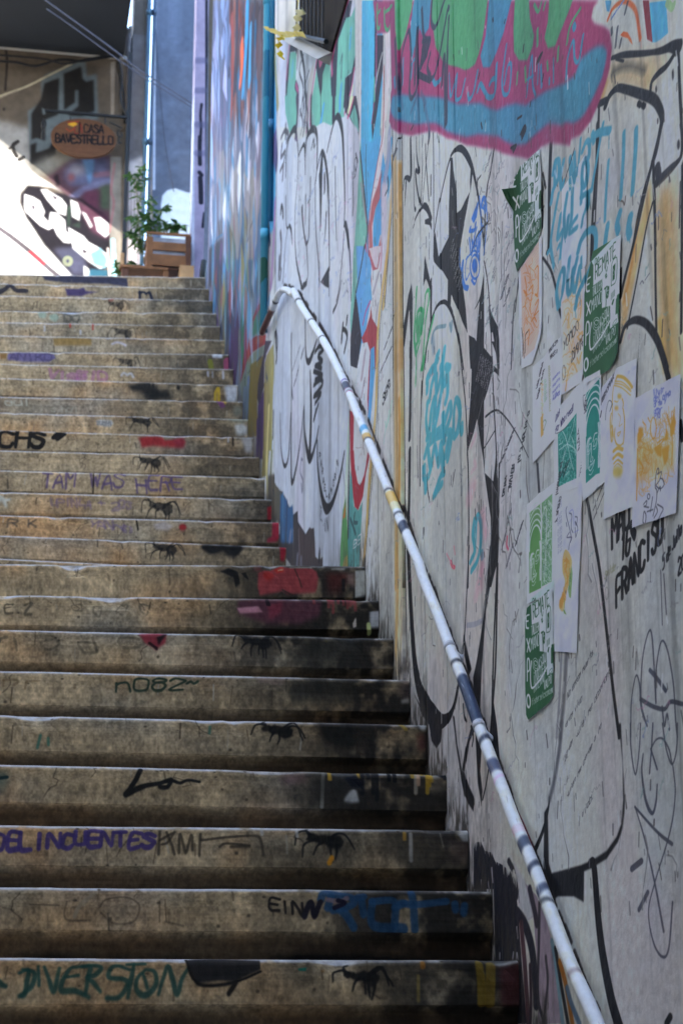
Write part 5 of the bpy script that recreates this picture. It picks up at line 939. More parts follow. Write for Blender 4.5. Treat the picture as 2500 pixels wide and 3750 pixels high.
S.fill('L', '130,2100 180,2040 215,2022 240,2045 258,2108 200,2112', (186, 184, 178), soft=.003); S.fill('L', '135,2100 170,2060 200,2112', (140, 138, 132), a=.7, soft=.006); SK[0] = None
sgroup(800, 3585); S.fill('s2', '822,806 960,798 1148,812 1150,862 1100,885 1040,920 960,915 870,930 845,890', (48, 45, 43), soft=.002); S.line('s2', '822,806 850,900 900,932 1040,920 1150,870', (36, 32, 28), .006); S.line('s2', '1040,925 1010,960', (44, 38, 32), .010); SK[0] = None
sgroup(1090, 3560); S.fill('s2', '1315,855 1355,850 1350,868 1320,866', (40, 110, 90)); S.oval('s2', 1360, 832, 6, 6, (40, 36, 34)); S.oval('s2', 1426, 862, 4, 6, (190, 120, 50)); SK[0] = None
SK[0] = step_of(np.array([1850, 3640.]))
for s, c, w in (('870,1000 880,1100 885,1220', (150, 120, 36), .02), ('940,1000 935,1120 930,1220', (140, 110, 34), .024), ('545,1000 545,1025', (190, 120, 40), .012), ('520,1080 522,1200', (150, 130, 70), .008)): S.line('M', s, c, w, a=.7, wear=.1)
S.fill('M', '990,1010 1110,1000 1140,1060 1140,1230 995,1230', (84, 46, 46), a=.85, soft=.008, wear=.1); S.fill('M', '960,985 1100,975 1110,995 990,1005', (170, 168, 160), a=.8, soft=.003, wear=.1); SK[0] = None
SK[0] = step_of(np.array([1850, 3110.])); S.fill('M', '745,245 820,235 835,260 830,310 775,300', (180, 178, 172), soft=.003, wear=.1); S.fill('M', '700,290 770,310 830,320 830,420 700,410', (120, 100, 90), a=.5, soft=.01, wear=.2); S.line('M', '475,255 478,400', (176, 170, 158), .010, a=.85, wear=.2); S.line('M', '25,390 10,410', (210, 140, 40), .012); S.line('M', '440,250 440,290', (170, 130, 60), .010); SK[0] = None
SK[0] = step_of(np.array([1500, 2700.])); S.fill('L', '740,1450 815,1440 800,1530 760,1530', (176, 172, 164), soft=.004, wear=.15); S.oval('L', 682, 1442, 14, 12, (196, 176, 168)); S.line('L', '575,1440 640,1520', (170, 140, 60), .012, a=.8); S.fill('L', '730,1560 800,1560 800,1690 740,1690', (96, 54, 50), a=.7, soft=.006, wear=.1); SK[0] = None
SK[0] = step_of(np.array([1480, 2530.])); S.fill('L', '590,1100 690,1090 685,1290 580,1260', (110, 90, 84), a=.5, soft=.01, wear=.15); S.fill('L', '600,1280 665,1265 670,1300 610,1300', (180, 176, 168), a=.8, soft=.003); SK[0] = None
SK[0] = step_of(np.array([1360, 2245.])); S.fill('L', '345,560 425,550 425,665 345,665', (190, 190, 190), soft=.003, wear=.1); S.fill('L', '205,640 232,600 236,660 210,668', (220, 206, 190)); S.line('L', '335,650 345,720', (200, 210, 140), .014); SK[0] = None
# right-hand ends and marks of the upper flight
for cx, cy, items in ((820, 1705, (('I', '140,320 215,312 228,470 135,480 130,380', (206, 96, 112), .1), ('I', '225,320 262,330 255,520 220,520', (150, 160, 80), .0))), (820, 1840, (('I', '245,670 300,655 325,720 320,790 250,800', (150, 44, 50), .1),)), (880, 1935, (('I', '305,840 385,820 390,1010 350,1045 240,1050 250,1020 300,1000', (168, 52, 66), .1),)), (900, 2035, (('I', '388,1090 455,1085 460,1180 440,1290 395,1280', (156, 44, 54), .12),))):
    sgroup(cx, cy)
    for t, q, c, wr in items: S.fill(t, q, c, soft=.004, wear=wr)
    SK[0] = None
for q, c in (('610,770 700,750 750,790 750,860 640,860', (206, 206, 200)), ('680,900 780,890 815,950 800,1060 730,1050', (176, 172, 166)), ('500,345 600,335 650,350 640,490 600,505 530,500', (204, 204, 204)), ('385,-60 480,-60 480,35 390,35', (210, 210, 206)), ('500,690 760,690 750,740 620,740', (150, 150, 128)), ('600,560 690,570 700,660 610,650', (136, 132, 112))):
    p_ = pts('s5', q); SK[0] = step_of(p_.mean(0)); S.fill('n', p_, c, soft=.008, wear=.12, a=.9); SK[0] = None
for t, q, c, w in (('s5', '405,480 410,420 440,370 445,490', (206, 166, 50), .016), ('s5', '480,510 515,520 500,550', (196, 160, 70), .012), ('s5', '20,1870 90,1850', (130, 50, 50), .001), ('s5', '540,80 545,180', (170, 80, 110), .05), ('s5', '350,80 370,170', (130, 130, 50), .03), ('s5', '595,890 597,990', (40, 34, 30), .010), ('s5', '545,900 545,950', (180, 180, 180), .008), ('s5', '325,190 330,240', (190, 190, 196), .010), ('s5', '490,190 492,260', (196, 196, 200), .012), ('s5', '375,190 378,250', (160, 160, 160), .008), ('s3', '805,745 805,790', (200, 70, 60), .010), ('s3', '1065,755 1065,820', (200, 70, 60), .010), ('s3', '510,770 512,830', (200, 196, 190), .012), ('s3', '925,830 926,860', (200, 196, 190), .012),
                   ('s3', '1290,985 1340,965 1390,975 1440,1000', (200, 190, 190), .016), ('s3', '1395,1345 1420,1320 1460,1340 1500,1325 1530,1360', (196, 190, 184), .014), ('s3', '0,380 60,350 120,300 180,360 300,370', (44, 42, 50), .03)):
    p_ = pts(t, q); SK[0] = step_of(p_.mean(0)); S.line('n', p_, c, w, a=.85); SK[0] = None
for t, q, c, wr in (('s5', '415,500 490,510 520,570 470,590', (120, 70, 110), .1), ('s3', '745,345 900,350 960,330 990,375 1140,385 1000,405 940,425 770,420', (72, 60, 98), .1), ('s3', '90,1090 200,1070 400,1080 620,1090 640,1150 560,1190 250,1185 80,1165', (108, 98, 136), .15), ('s3', '610,915 800,905 1050,915 1050,1000 860,1000 620,1000', (158, 126, 72), .15), ('s3', '430,605 520,600 540,650 510,690 450,680', (160, 172, 146), .15), ('s3', '565,650 640,625 680,680 640,720 570,700', (160, 176, 150), .15),
                     ('s4', '1100,140 1150,128 1280,138 1303,180 1270,208 1130,195', (200, 198, 192), .08), ('s4', '-40,1040 0,985 40,1010 60,1040 125,1030 120,1065 70,1075 90,1135 60,1130 20,1080 -40,1090', (196, 196, 180), .08), ('s3', '1240,460 1310,455 1300,490 1250,490', (150, 90, 70), .1), ('s3', '0,1090 80,1085 70,1160 0,1160', (140, 104, 60), .12), ('s3', '480,200 780,190 1250,210 1460,220 1470,320 1240,290 770,280 520,250', (58, 58, 76), .25), ('s5', '370,-5 480,-5 480,40 380,40', (206, 206, 204), .1)):
    p_ = pts(t, q); SK[0] = step_of(p_.mean(0)); S.fill('n', p_, c, soft=.004, wear=wr, a=.9); SK[0] = None
stext('s3', 'ANIKO', 110, 1165, (100, 2), (0, -76), (76, 66, 98), .012, jit=.08, a=.5, wear=.25); stext('s3', 'VISBID', 540, 1370, (120, 4), (6, -80), (176, 112, 146), .02, a=.55, jit=.1); stext('s3', 'aul', 60, 1690, (100, 0), (0, -70), (190, 184, 160), .009, a=.8); stext('s3', 'DO', 735, 715, (90, 3), (0, -90), (90, 86, 74), .014, a=.7); stext('s4', 'SUSHI', 1110, 190, (36, 2), (0, -42), (150, 146, 138), .008); stext('Z', 'm', 0, 0, (1, 0), (0, 1), BLK, .001)
stext('s0', 'm', 725, 200, (80, 2), (0, -44), (50, 52, 62), .02); stext('s3', 'c hon', 590, 1780 - 30, (60, 2), (0, -50), (180, 174, 150), .006, a=.5)
sgroup(665, 1425); S.fill('s0', '660,665 720,650 780,640 810,650 830,690 880,690 900,725 780,735 740,700 690,695', (48, 46, 42), soft=.01, wear=.3); S.oval('s0', 930, 675, 9, 14, (40, 38, 36)); SK[0] = None
sgroup(660, 1938); S.oval('s0', 953, 1407, 20, 19, (150, 46, 46), soft=.004); S.fill('s0', '800,1390 860,1375 905,1400 880,1425 810,1420', (190, 176, 166), a=.8, soft=.005, wear=.2); S.line('s0', '712,1370 720,1420', (40, 36, 30), .008); SK[0] = None
sgroup(345, 1750); S.line('s0', '488,1120 486,1222', (34, 28, 22), .006); SK[0] = None
sgroup(20, 2850); S.fill('s1', '-10,1005 30,1010 25,1060 0,1100 -10,1100', (46, 84, 80), a=.7, soft=.012); S.line('s1', '-5,1040 30,1035', (40, 60, 58), .01); SK[0] = None
for t, q, c in (('s1', '928,800 925,840', (70, 110, 90)), ('s1', '178,850 165,890', (60, 110, 90)), ('s1', '212,860 214,880', (60, 110, 90)), ('s2', '1155,225 1157,262', (190, 186, 176)), ('s2', '1310,240 1312,270', (190, 186, 176))): p_ = pts(t, q); SK[0] = step_of(p_.mean(0)); S.line('n', p_, c, .008, a=.8); SK[0] = None

def tread_at(Y):                                 # height of the stair surface beside the wall
    Yk = np.array([q[0] for q in STEPS]); Zk = np.array([q[2] for q in STEPS]); i = np.searchsorted(Yk, Y, 'right') - 1
    return np.where(i < 0, 0, Zk[np.clip(i, 0, NS - 1)])
for c, sd in ((WA, 401), (WB, 402)):             # splashed dirt where the wall meets the stairs
    Y = c.u0 + (np.arange(c.w) + .5) * c.du; Z = c.v0 + (np.arange(c.h) + .5) * c.dv
    hgt = Z[:, None] - tread_at(Y)[None]
    n_ = fbm(c.h, c.w, c.h // 30, c.w // 10, sd, 4)
    al = np.clip(np.exp(-np.clip(hgt, 0, 9) / .05) * (n_ * 2.6 - .55), 0, .9) + np.clip(np.exp(-np.clip(hgt, 0, 9) / .16) * (n_ * 2 - .8), 0, .45)
    c.a += (np.array([62, 56, 50], np.float32) / 255 - c.a) * np.clip(al, 0, .92)[..., None]
# ---------------------------------------------------------------- paint on the house front at the top of the stairs
YB = 14.5
BW = Canvas(-2.6, 1.75, 6.2, 9.9, .0036, .0036, (98, 87, 75), on_back)
B_ = Multi(BW)
BW.streak(.10, 10, 12, 41)
B_.fill('X', '-40,1040 340,1020 340,1500 -40,1500', (150, 146, 142), soft=.02); B_.fill('x', '-1500,-400 360,60 365,560 -1500,1300', (148, 144, 138), soft=.03)
B_.fill('x', '-1500,200 0,265 150,360 330,520 470,640 700,780 760,830 620,770 470,750 330,750 250,830 240,950 320,1130 540,1460 890,1830 600,2000 -1500,2000', (206, 204, 196), soft=.01)
OUT, DK = (98, 106, 108), (38, 35, 33)
B_.fill('X', '320,800 480,700 470,460 520,380 820,260 980,210 1000,400 1110,370 1130,900 760,900 640,1270 350,1411 330,1100', OUT, soft=.01)
B_.fill('X', '360,830 470,660 510,480 680,420 665,840 520,900 520,1140 420,1110 360,1130', DK, soft=.008); B_.fill('X', '730,370 930,290 950,430 990,465 1075,440 1085,800 940,860 780,850 900,740 900,560 860,560 860,700 735,790', DK, soft=.008)
B_.fill('X', '350,1190 420,1160 410,1280 560,1230 700,1000 640,1250 640,1300 480,1411 350,1411', DK, soft=.01); B_.fill('X', '480,760 530,790 520,840 490,840', OUT, soft=.006)
B_.line('X', '0,630 300,520 560,390 820,260', (176, 164, 138), .02); B_.line('X', '0,650 200,560', (140, 128, 110), .012)
for q in ('70,100 80,250 60,560',): B_.line('X', q, (52, 46, 42), .02)
B_.fill('X', '1270,240 1320,230 1310,860 1270,850', (150, 136, 120)); B_.oval('X', 45, 780, 14, 18, (50, 44, 40)); B_.line('X', '205,1150 150,1190 160,1260 190,1320', (50, 46, 44), .03); B_.line('X', '110,1230 190,1170', (50, 46, 44), .02); B_.line('X', '220,1360 270,1330', (50, 46, 44), .03)
B_.fill('x', '360,500 560,400 860,330 900,420 600,600 400,640', (132, 130, 122), a=.8, soft=.03)
B_.fill('x', '560,640 640,600 760,500 900,430 1320,380 1320,1260 900,1000 760,830', (84, 58, 66), soft=.02); B_.fill('x', '760,600 830,480 1000,430 1300,420 1310,640 1200,720 1000,760 860,750 790,700', (92, 98, 128), a=.9, soft=.03); B_.fill('x', '980,430 1130,430 1120,560 1070,760 1030,600', (96, 130, 170), soft=.012)
B_.oval('x', 920, 560, 90, 70, (150, 146, 158), soft=.03); B_.oval('x', 850, 650, 40, 50, (140, 80, 80), soft=.02); B_.line('x', '860,900 1000,800 1300,690', (110, 112, 142), .06, a=.8, soft=.03); B_.line('x', '1150,620 1300,600', (130, 90, 100), .05, a=.7, soft=.02); B_.fill('x', '1190,760 1320,720 1310,1040 1190,1020', (72, 84, 66), soft=.02); B_.fill('x', '1000,820 1180,800 1180,1060 1000,1060', (92, 52, 68), soft=.02)
B_.fill('x', '640,640 690,600 720,740 680,760', (40, 30, 34), soft=.01)
B_.fill('x', '250,860 330,750 470,760 620,830 780,850 830,880 960,900 1200,1060 1320,1180 1320,1700 1100,1840 880,1830 540,1460 320,1130 250,950', (30, 26, 32), soft=.01); B_.fill('x', '900,900 1180,1060 1300,1120 1300,1400 1100,1300 980,1100', (84, 50, 64), soft=.02); B_.fill('x', '640,1500 880,1480 1000,1560 1060,1800 880,1830', (70, 70, 88), soft=.02); B_.fill('x', '800,1000 860,980 840,1220 960,1260 960,1180 800,1240', (44, 56, 48), soft=.01)
WL = (206, 202, 196)
for q in ('290,845 400,880 480,930 540,1060 520,1110 580,1180 600,1060 680,1070 780,1160 790,1290 860,1350 840,1440 760,1430 680,1340 640,1250 580,1280 480,1230 300,1060 285,1000', '480,790 560,790 740,900 800,980 790,1110 700,1080 560,920', '840,910 930,950 965,1060 950,1170 860,1120', '970,1050 1030,1080 1110,1230 1080,1260', '1120,1130 1200,1120 1300,1200 1310,1330 1260,1370 1160,1290', '810,1240 1000,1350 1060,1420 1170,1480 1280,1560 1300,1700 1200,1750 1060,1660 870,1500', '1000,1700 1060,1740 1100,1830 1000,1830'): B_.fill('x', q, WL, soft=.006)
for q in ('380,970 420,1000 390,1060', '620,860 690,890 660,920', '980,1500 1050,1540 1000,1560'): B_.fill('x', q, (52, 44, 54), soft=.006)
B_.fill('x', '1080,1560 1200,1490 1290,1640 1260,1740 1120,1690', (112, 168, 186), soft=.008); B_.fill('x', '1080,1740 1290,1760 1290,1840 1060,1830', (44, 88, 106), soft=.01); B_.oval('x', 810, 1650, 40, 44, (130, 134, 110), .03)
B_.line('x', '0,1262 180,1392 400,1570 600,1750 720,1850', (92, 84, 88), .035); B_.line('x', '360,1540 520,1680', (160, 62, 70), .03)
for s in ('20,420 120,440 200,520', '40,640 160,700', '0,800 100,860 200,860', '180,660 240,820', '60,560 200,620', '100,940 200,960', '330,620 440,690'): B_.line('x', s, (170, 166, 150), .012, a=.7, soft=.006)
B_.fill('x', '1320,400 1450,400 1450,1840 1310,1840', (136, 130, 120), soft=.006); B_.line('x', '1370,480 1330,800 1360,960 1310,1300', (150, 110, 110), .02); B_.line('x', '1350,1400 1370,1840', (150, 196, 200), .04); B_.line('x', '1290,1500 1310,1840', (196, 180, 170), .02)
# planked reveal, pipes, grey wall with a whitewashed patch
B_.fill('n', '462,0 560,0 560,600 500,620 462,610', (118, 112, 112), soft=.01); B_.fill('n', '462,600 556,560 556,1200 462,1200', (196, 186, 184), soft=.02)  # lower planks painted paler where the sun strikes them
for x_ in (470, 480, 492, 505, 515): B_.line('n', '%g,640 %g,1100' % (x_, x_ - 2), (120, 108, 110), .010, a=.7)
B_.fill('n', '556,-200 760,-200 760,1200 556,1200', (106, 114, 132)); BW.a *= 1 + (fbm(BW.h, BW.w, 40, 46, 71, 4)[..., None] - .5) * .3
for q in ('570,560 620,600 700,590', '570,680 640,660 700,640', '600,300 660,320 700,260'): B_.line('n', q, (100, 106, 120), .10, a=.4, soft=.06)
B_.fill('n', '587,760 592,725 610,705 640,698 660,705 680,712 702,715 700,1000 587,1000', (232, 240, 250), soft=.006); B_.line('n', '565,0 562,700', (196, 206, 224), .02)
back_img = BW.image("house_front_paint", .95)

# ---------------------------------------------------------------- meshes
def lin(c): return srgb(*c)
def nodes(name):
    m = bpy.data.materials.new(name); m.use_nodes = True
    return m, m.node_tree, m.node_tree.nodes['Principled BSDF']
def mat(name, col, rough=.8, var=.15, scale=6, bump=.15, metal=0, spec=.3, streak=False):
    m, nt, p = nodes(name)
    tc = nt.nodes.new('ShaderNodeTexCoord'); n = nt.nodes.new('ShaderNodeTexNoise'); n.inputs['Scale'].default_value = scale; n.inputs['Detail'].default_value = 8
    if streak:
        mp = nt.nodes.new('ShaderNodeMapping'); mp.inputs['Scale'].default_value = (1, 1, .12); nt.links.new(tc.outputs['Object'], mp.inputs[0]); nt.links.new(mp.outputs[0], n.inputs['Vector'])
    else: nt.links.new(tc.outputs['Object'], n.inputs['Vector'])
    r = nt.nodes.new('ShaderNodeValToRGB'); c = np.array(lin(col))[:3]
    r.color_ramp.elements[0].position, r.color_ramp.elements[1].position = .3, .7
    r.color_ramp.elements[0].color = tuple(c * (1 - var)) + (1,); r.color_ramp.elements[1].color = tuple(np.minimum(c * (1 + var), .9)) + (1,)
    nt.links.new(n.outputs[0], r.inputs[0]); nt.links.new(r.outputs[0], p.inputs['Base Color'])
    p.inputs['Roughness'].default_value = rough; p.inputs['Metallic'].default_value = metal; p.inputs['Specular IOR Level'].default_value = spec
    if bump:
        b = nt.nodes.new('ShaderNodeBump'); b.inputs['Strength'].default_value = bump; b.inputs['Distance'].default_value = .01
        n2 = nt.nodes.new('ShaderNodeTexNoise'); n2.inputs['Scale'].default_value = scale * 7; n2.inputs['Detail'].default_value = 6; nt.links.new(tc.outputs['Object'], n2.inputs['Vector'])
        nt.links.new(n2.outputs[0], b.inputs['Height']); nt.links.new(b.outputs[0], p.inputs['Normal'])
    return m
def paintmat(name, img, rough=.75, bump=.25, bscale=30, grain=.1, ext='EXTEND', dist=.006, spec=.3, vstretch=1.0):
    m, nt, p = nodes(name)
    t = nt.nodes.new('ShaderNodeTexImage'); t.image = img; t.extension = ext; t.interpolation = 'Cubic'
    uv = nt.nodes.new('ShaderNodeUVMap'); uv.uv_map = 'UVMap'; nt.links.new(uv.outputs[0], t.inputs[0])
    tc = nt.nodes.new('ShaderNodeTexCoord'); n = nt.nodes.new('ShaderNodeTexNoise'); n.inputs['Scale'].default_value = bscale; n.inputs['Detail'].default_value = 9
    mp = nt.nodes.new('ShaderNodeMapping'); mp.inputs['Scale'].default_value = (1, 1, vstretch); nt.links.new(tc.outputs['Object'], mp.inputs[0]); nt.links.new(mp.outputs[0], n.inputs['Vector'])
    mx = nt.nodes.new('ShaderNodeMix'); mx.data_type = 'RGBA'; mx.blend_type = 'MULTIPLY'; mx.inputs[0].default_value = 1
    r = nt.nodes.new('ShaderNodeValToRGB'); r.color_ramp.elements[0].position, r.color_ramp.elements[1].position = .32, .68
    r.color_ramp.elements[0].color = (1 - 2 * grain,) * 3 + (1,); r.color_ramp.elements[1].color = (1, 1, 1, 1)
    nt.links.new(n.outputs[0], r.inputs[0]); nt.links.new(t.outputs[0], mx.inputs[6]); nt.links.new(r.outputs[0], mx.inputs[7]); nt.links.new(mx.outputs[2], p.inputs['Base Color'])
    b = nt.nodes.new('ShaderNodeBump'); b.inputs['Strength'].default_value = bump; b.inputs['Distance'].default_value = dist
    v = nt.nodes.new('ShaderNodeTexVoronoi'); v.inputs['Scale'].default_value = bscale * .35
    ad = nt.nodes.new('ShaderNodeMath'); ad.operation = 'MULTIPLY_ADD'; ad.inputs[1].default_value = .35; nt.links.new(v.outputs[0], ad.inputs[0]); nt.links.new(n.outputs[0], ad.inputs[2])
    nt.links.new(ad.outputs[0], b.inputs['Height']); nt.links.new(b.outputs[0], p.inputs['Normal'])
    p.inputs['Roughness'].default_value = rough; p.inputs['Specular IOR Level'].default_value = spec * .45
    return m
def empty(name, label=None, cat=None, loc=(0, 0, 0), group=None, kind=None):
    o = bpy.data.objects.new(name, None); COL.objects.link(o); o.location = loc; o.empty_display_size = .1
    if label: o['label'] = label
    if cat: o['category'] = cat
    if group: o['group'] = group
    if kind: o['kind'] = kind
    return o
def tag(o, label, cat, group=None):
    o['label'] = label; o['category'] = cat
    if group: o['group'] = group
    return o
def build(name, bm, m, parent=None, smooth_=False, uvf=None):
    me = bpy.data.meshes.new(name); bm.normal_update()
    if uvf:
        lay = bm.loops.layers.uv.new('UVMap')
        for f in bm.faces:
            for l in f.loops: l[lay].uv = uvf(l.vert.co)
    bm.to_mesh(me); bm.free()
    me.materials.append(m)
    if smooth_:
        for p in me.polygons: p.use_smooth = True
    o = bpy.data.objects.new(name, me); COL.objects.link(o)
    if parent:
        o.parent = parent; o.matrix_parent_inverse = parent.matrix_world.inverted() if False else o.matrix_parent_inverse
        me.transform(__import__('mathutils').Matrix.Translation(-Vector(parent_loc(parent))))
    return o
def parent_loc(o):
    v = Vector((0, 0, 0))
    while o: v += o.location; o = o.parent
    return v
def box(bm, x0, x1, y0, y1, z0, z1):
    v = [bm.verts.new(c) for c in ((x0, y0, z0), (x1, y0, z0), (x1, y1, z0), (x0, y1, z0), (x0, y0, z1), (x1, y0, z1), (x1, y1, z1), (x0, y1, z1))]
    for f in ((0, 3, 2, 1), (4, 5, 6, 7), (0, 1, 5, 4), (1, 2, 6, 5), (2, 3, 7, 6), (3, 0, 4, 7)): bm.faces.new([v[i] for i in f])
    return v
def boxbm(*a, bevel=0):
    bm = bmesh.new(); box(bm, *a)
    if bevel: bmesh.ops.bevel(bm, geom=bm.edges[:], offset=bevel, segments=2, affect='EDGES', profile=.6)
    return bm
def tube(bm, P, r, n=10, cap=True):
    P = [Vector(p) for p in P]; rings = []; up = Vector((0, 0, 1)); prev = None
    for i, p in enumerate(P):
        t = (P[min(i + 1, len(P) - 1)] - P[max(i - 1, 0)]).normalized()
        a = t.cross(up) if prev is None else prev - t * prev.dot(t)
        if a.length < 1e-4: a = t.cross(Vector((1, 0, 0)))
        a.normalize(); prev = a; b = t.cross(a); rr = r[i] if hasattr(r, '__len__') else r
        rings.append([bm.verts.new(p + a * cos(2 * pi * j / n) * rr + b * sin(2 * pi * j / n) * rr) for j in range(n)])
    for A, Bq in zip(rings, rings[1:]):
        for j in range(n): bm.faces.new((A[j], A[(j + 1) % n], Bq[(j + 1) % n], Bq[j]))
    if cap: bm.faces.new(rings[0][::-1]); bm.faces.new(rings[-1])
    return rings

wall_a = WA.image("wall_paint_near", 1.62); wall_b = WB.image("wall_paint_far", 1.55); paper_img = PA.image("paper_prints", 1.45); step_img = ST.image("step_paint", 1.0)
M_A = paintmat("painted_plaster_near", wall_a, .62, .3, 34, .05, dist=.01); M_B = paintmat("painted_plaster_far", wall_b, .62, .3, 34, .05)
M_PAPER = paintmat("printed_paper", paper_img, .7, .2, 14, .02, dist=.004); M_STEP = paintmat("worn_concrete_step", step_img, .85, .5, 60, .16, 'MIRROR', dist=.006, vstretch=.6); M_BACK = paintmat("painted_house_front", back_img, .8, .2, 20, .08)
uvA = lambda c: ((c.y - WA.u0) / (WA.u1 - WA.u0), (c.z - WA.v0) / (WA.v1 - WA.v0))
uvB = lambda c: ((c.y - WB.u0) / (WB.u1 - WB.u0), (c.z - WB.v0) / (WB.v1 - WB.v0))
uvP = lambda c: ((c.y - PA.u0) / (PA.u1 - PA.u0), (c.z - PA.v0) / (PA.v1 - PA.v0))
uvK = lambda c: ((c.x - BW.u0) / (BW.u1 - BW.u0), (c.z - BW.v0) / (BW.v1 - BW.v0))

M_CONC = mat("grey_concrete", (120, 114, 106), .9, .2, 5, .3); M_DARKC = mat("dark_backing", (60, 56, 54), .95, .1, 4, 0); M_IRON = mat("black_iron", (15, 15, 16), .5, .2, 20, .1, spec=.4)
M_PLASTER = mat("shade_house_plaster", (168, 164, 156), .9, .14, 3, .25, streak=True); M_SLATE = mat("dark_slate_paint", (42, 45, 49), .8, .1, 3, .1)

# ---- ground below the flight, and the paved street at the top
o = build("ground", boxbm(-30, 30, -40, 30, -.3, 0), mat("paved_ground", (112, 106, 98), .9, .2, 2, .3)); o['kind'] = 'structure'
ytop, ztop_ = STEPS[-1][0], STEPS[-1][2]
o = build("street", boxbm(-9, 4, ytop + .5, 16.5, ztop_ - .3, ztop_ - .012), mat("street_paving", (150, 146, 140), .9, .15, 3, .3)); o['kind'] = 'structure'

# ---- the stairs: every step a piece of its own
stairs = empty("stairs", kind='structure'); 
SX0 = -2.38
def step(k):
    yw, z0, z1 = STEPS[k]
    yb = (STEPS[k + 1][0] if k + 1 < NS else yw + 1.0) + .06
    zl = min(STEPS[k - 1][1], STEPS[k - 1][2]) - .03 if k else -.02
    fh = .108 if k != KLAND else .122
    xs = np.linspace(SX0, XW - .002, 110 if k >= 8 else 30)
    prof = [(yb - yw, 0, -.016), (.03, 0, -.012), (.013, -.0004, 0), (.0065, -.0026, .006), (.002, -.0075, .012), (.0, -.014, .02), (.001, -.05, .06), (.003, -fh + .006, .1), (.008, -fh, .112), (.026, -fh - .014, .126), (.028, -.168, .168), (.03, None, .185)]
    bm = bmesh.new(); grid = []; lay = bm.loops.layers.uv.new('UVMap'); uvs = {}
    for i, x in enumerate(xs):
        zt = z0 + (z1 - z0) * x / XW; col = []
        wob = mnoise.noise(Vector((x * 2.3, k * 7.7, 0))) * .004 + mnoise.noise(Vector((x * 11, k * 3.1, 4))) * .0022
        chip = max(0, mnoise.noise(Vector((x * 6.5, k * 5.3, 9))) - .34) * .055 + max(0, mnoise.noise(Vector((x * 17, k * 9.1, 3))) - .4) * .03
        lo = mnoise.noise(Vector((x * 4, k * 1.7, 2))) * .004
        for j, (dy, dz, dd) in enumerate(prof):
            y = yw + SKEW * (x - XW) + dy; z = zt + dz if dz is not None else zl
            if 2 <= j <= 5: z += wob * .5 - chip * (.7 if j > 2 else .4); y += chip * .8 + wob * .6
            if j in (6, 7): y += lo * .6 + mnoise.noise(Vector((x * 5, k * 2.2, j))) * .0025
            if j in (8, 9, 10): z += lo; y += lo * .4
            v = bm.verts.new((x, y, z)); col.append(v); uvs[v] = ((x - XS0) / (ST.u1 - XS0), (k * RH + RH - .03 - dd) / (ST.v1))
        grid.append(col)
    for a, b in zip(grid, grid[1:]):
        for j in range(len(prof) - 1):
            f = bm.faces.new((a[j], a[j + 1], b[j + 1], b[j])); f.smooth = 1 < j < 5 or j == 8
            for l in f.loops: l[lay].uv = uvs[l.vert]
    bmesh.ops.recalc_face_normals(bm, faces=bm.faces)
    if sum(f.normal.y for f in bm.faces) > 0: bmesh.ops.reverse_faces(bm, faces=bm.faces)
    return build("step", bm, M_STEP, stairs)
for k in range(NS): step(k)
bm = bmesh.new()                                 # the solid body under the treads
q = [(-.3, -.2)] 
prof2 = [(STEPS[0][0] + .2, -.2)] + [p for k in range(NS) for p in ((STEPS[k][0] + .2, min(STEPS[k][1:]) - .26),)] + [(ytop + .9, ztop_ - .3), (ytop + .9, -.2)]
A_ = [bm.verts.new((SX0, y, z)) for y, z in prof2]; B2 = [bm.verts.new((XW + .05, y, z)) for y, z in prof2]
bm.faces.new(A_); bm.faces.new(B2[::-1])
for i in range(len(A_)): bm.faces.new((A_[i], B2[i], B2[(i + 1) % len(A_)], A_[(i + 1) % len(A_)]))
build("stair_base", bm, M_CONC, stairs)

# ---- the long painted house wall on the right
house = empty("painted_house", "house with a graffiti covered white wall rising along the right side of the stairs", "house", (XW, 6, 0))
YE = float(on_wall((762, 900))[0, 0])
ZH = 10.6
def panel(name, y0, y1, m, uvf, x0=XW, wav=.0035, seed=0, dz=.16, dy=.16, z0=-.1, z1=ZH):
    bm = bmesh.new(); ny, nz = max(1, int((y1 - y0) / dy)), max(2, int((z1 - z0) / dz))
    G = []
    for i in range(ny + 1):
        r = []
        for j in range(nz + 1):
            y, z = y0 + (y1 - y0) * i / ny, z0 + (z1 - z0) * j / nz
            e = 0 if i in (0, ny) else 1
            r.append(bm.verts.new((x0 - wav * mnoise.noise(Vector((y * 1.6, z * 1.1, seed))) * e , y, z)))
        G.append(r)
    for i in range(ny):
        for j in range(nz): f = bm.faces.new((G[i][j], G[i][j + 1], G[i + 1][j + 1], G[i + 1][j])); f.smooth = True
    for r, fl in ((G[0], 0), (G[ny], 1)):        # the edges of the slab, with their own corners so the face shades flat
        f2 = [bm.verts.new(v.co) for v in r]; b2 = [bm.verts.new((x0 + .06, v.co.y, v.co.z)) for v in r]
        for j in range(nz): bm.faces.new((f2[j], b2[j], b2[j + 1], f2[j + 1]) if not fl else (f2[j], f2[j + 1], b2[j + 1], b2[j]))
    bmesh.ops.recalc_face_normals(bm, faces=bm.faces)
    return build(name, bm, m, house, uvf=uvf)
wy = lambda px: float(on_wall((px, 1500))[0, 0])
build("core_wall", boxbm(XW + .05, XW + 4.2, -2.0, YE - .004, -.1, ZH - .05), M_DARKC, house)
panel("wall_panel", wy(975), YE, M_B, uvB, seed=1); panel("wall_panel", wy(1006), wy(975) - .004, M_B, uvB, seed=2, x0=XW - .004)
panel("wall_panel", wy(1276), wy(1006) - .006, M_B, uvB, seed=3, x0=XW - .002); 
edges = [1276, 1447, 1475.5, 1526, 1545.5, 1559, 1597, 1622, 1664, 1683, 1712]
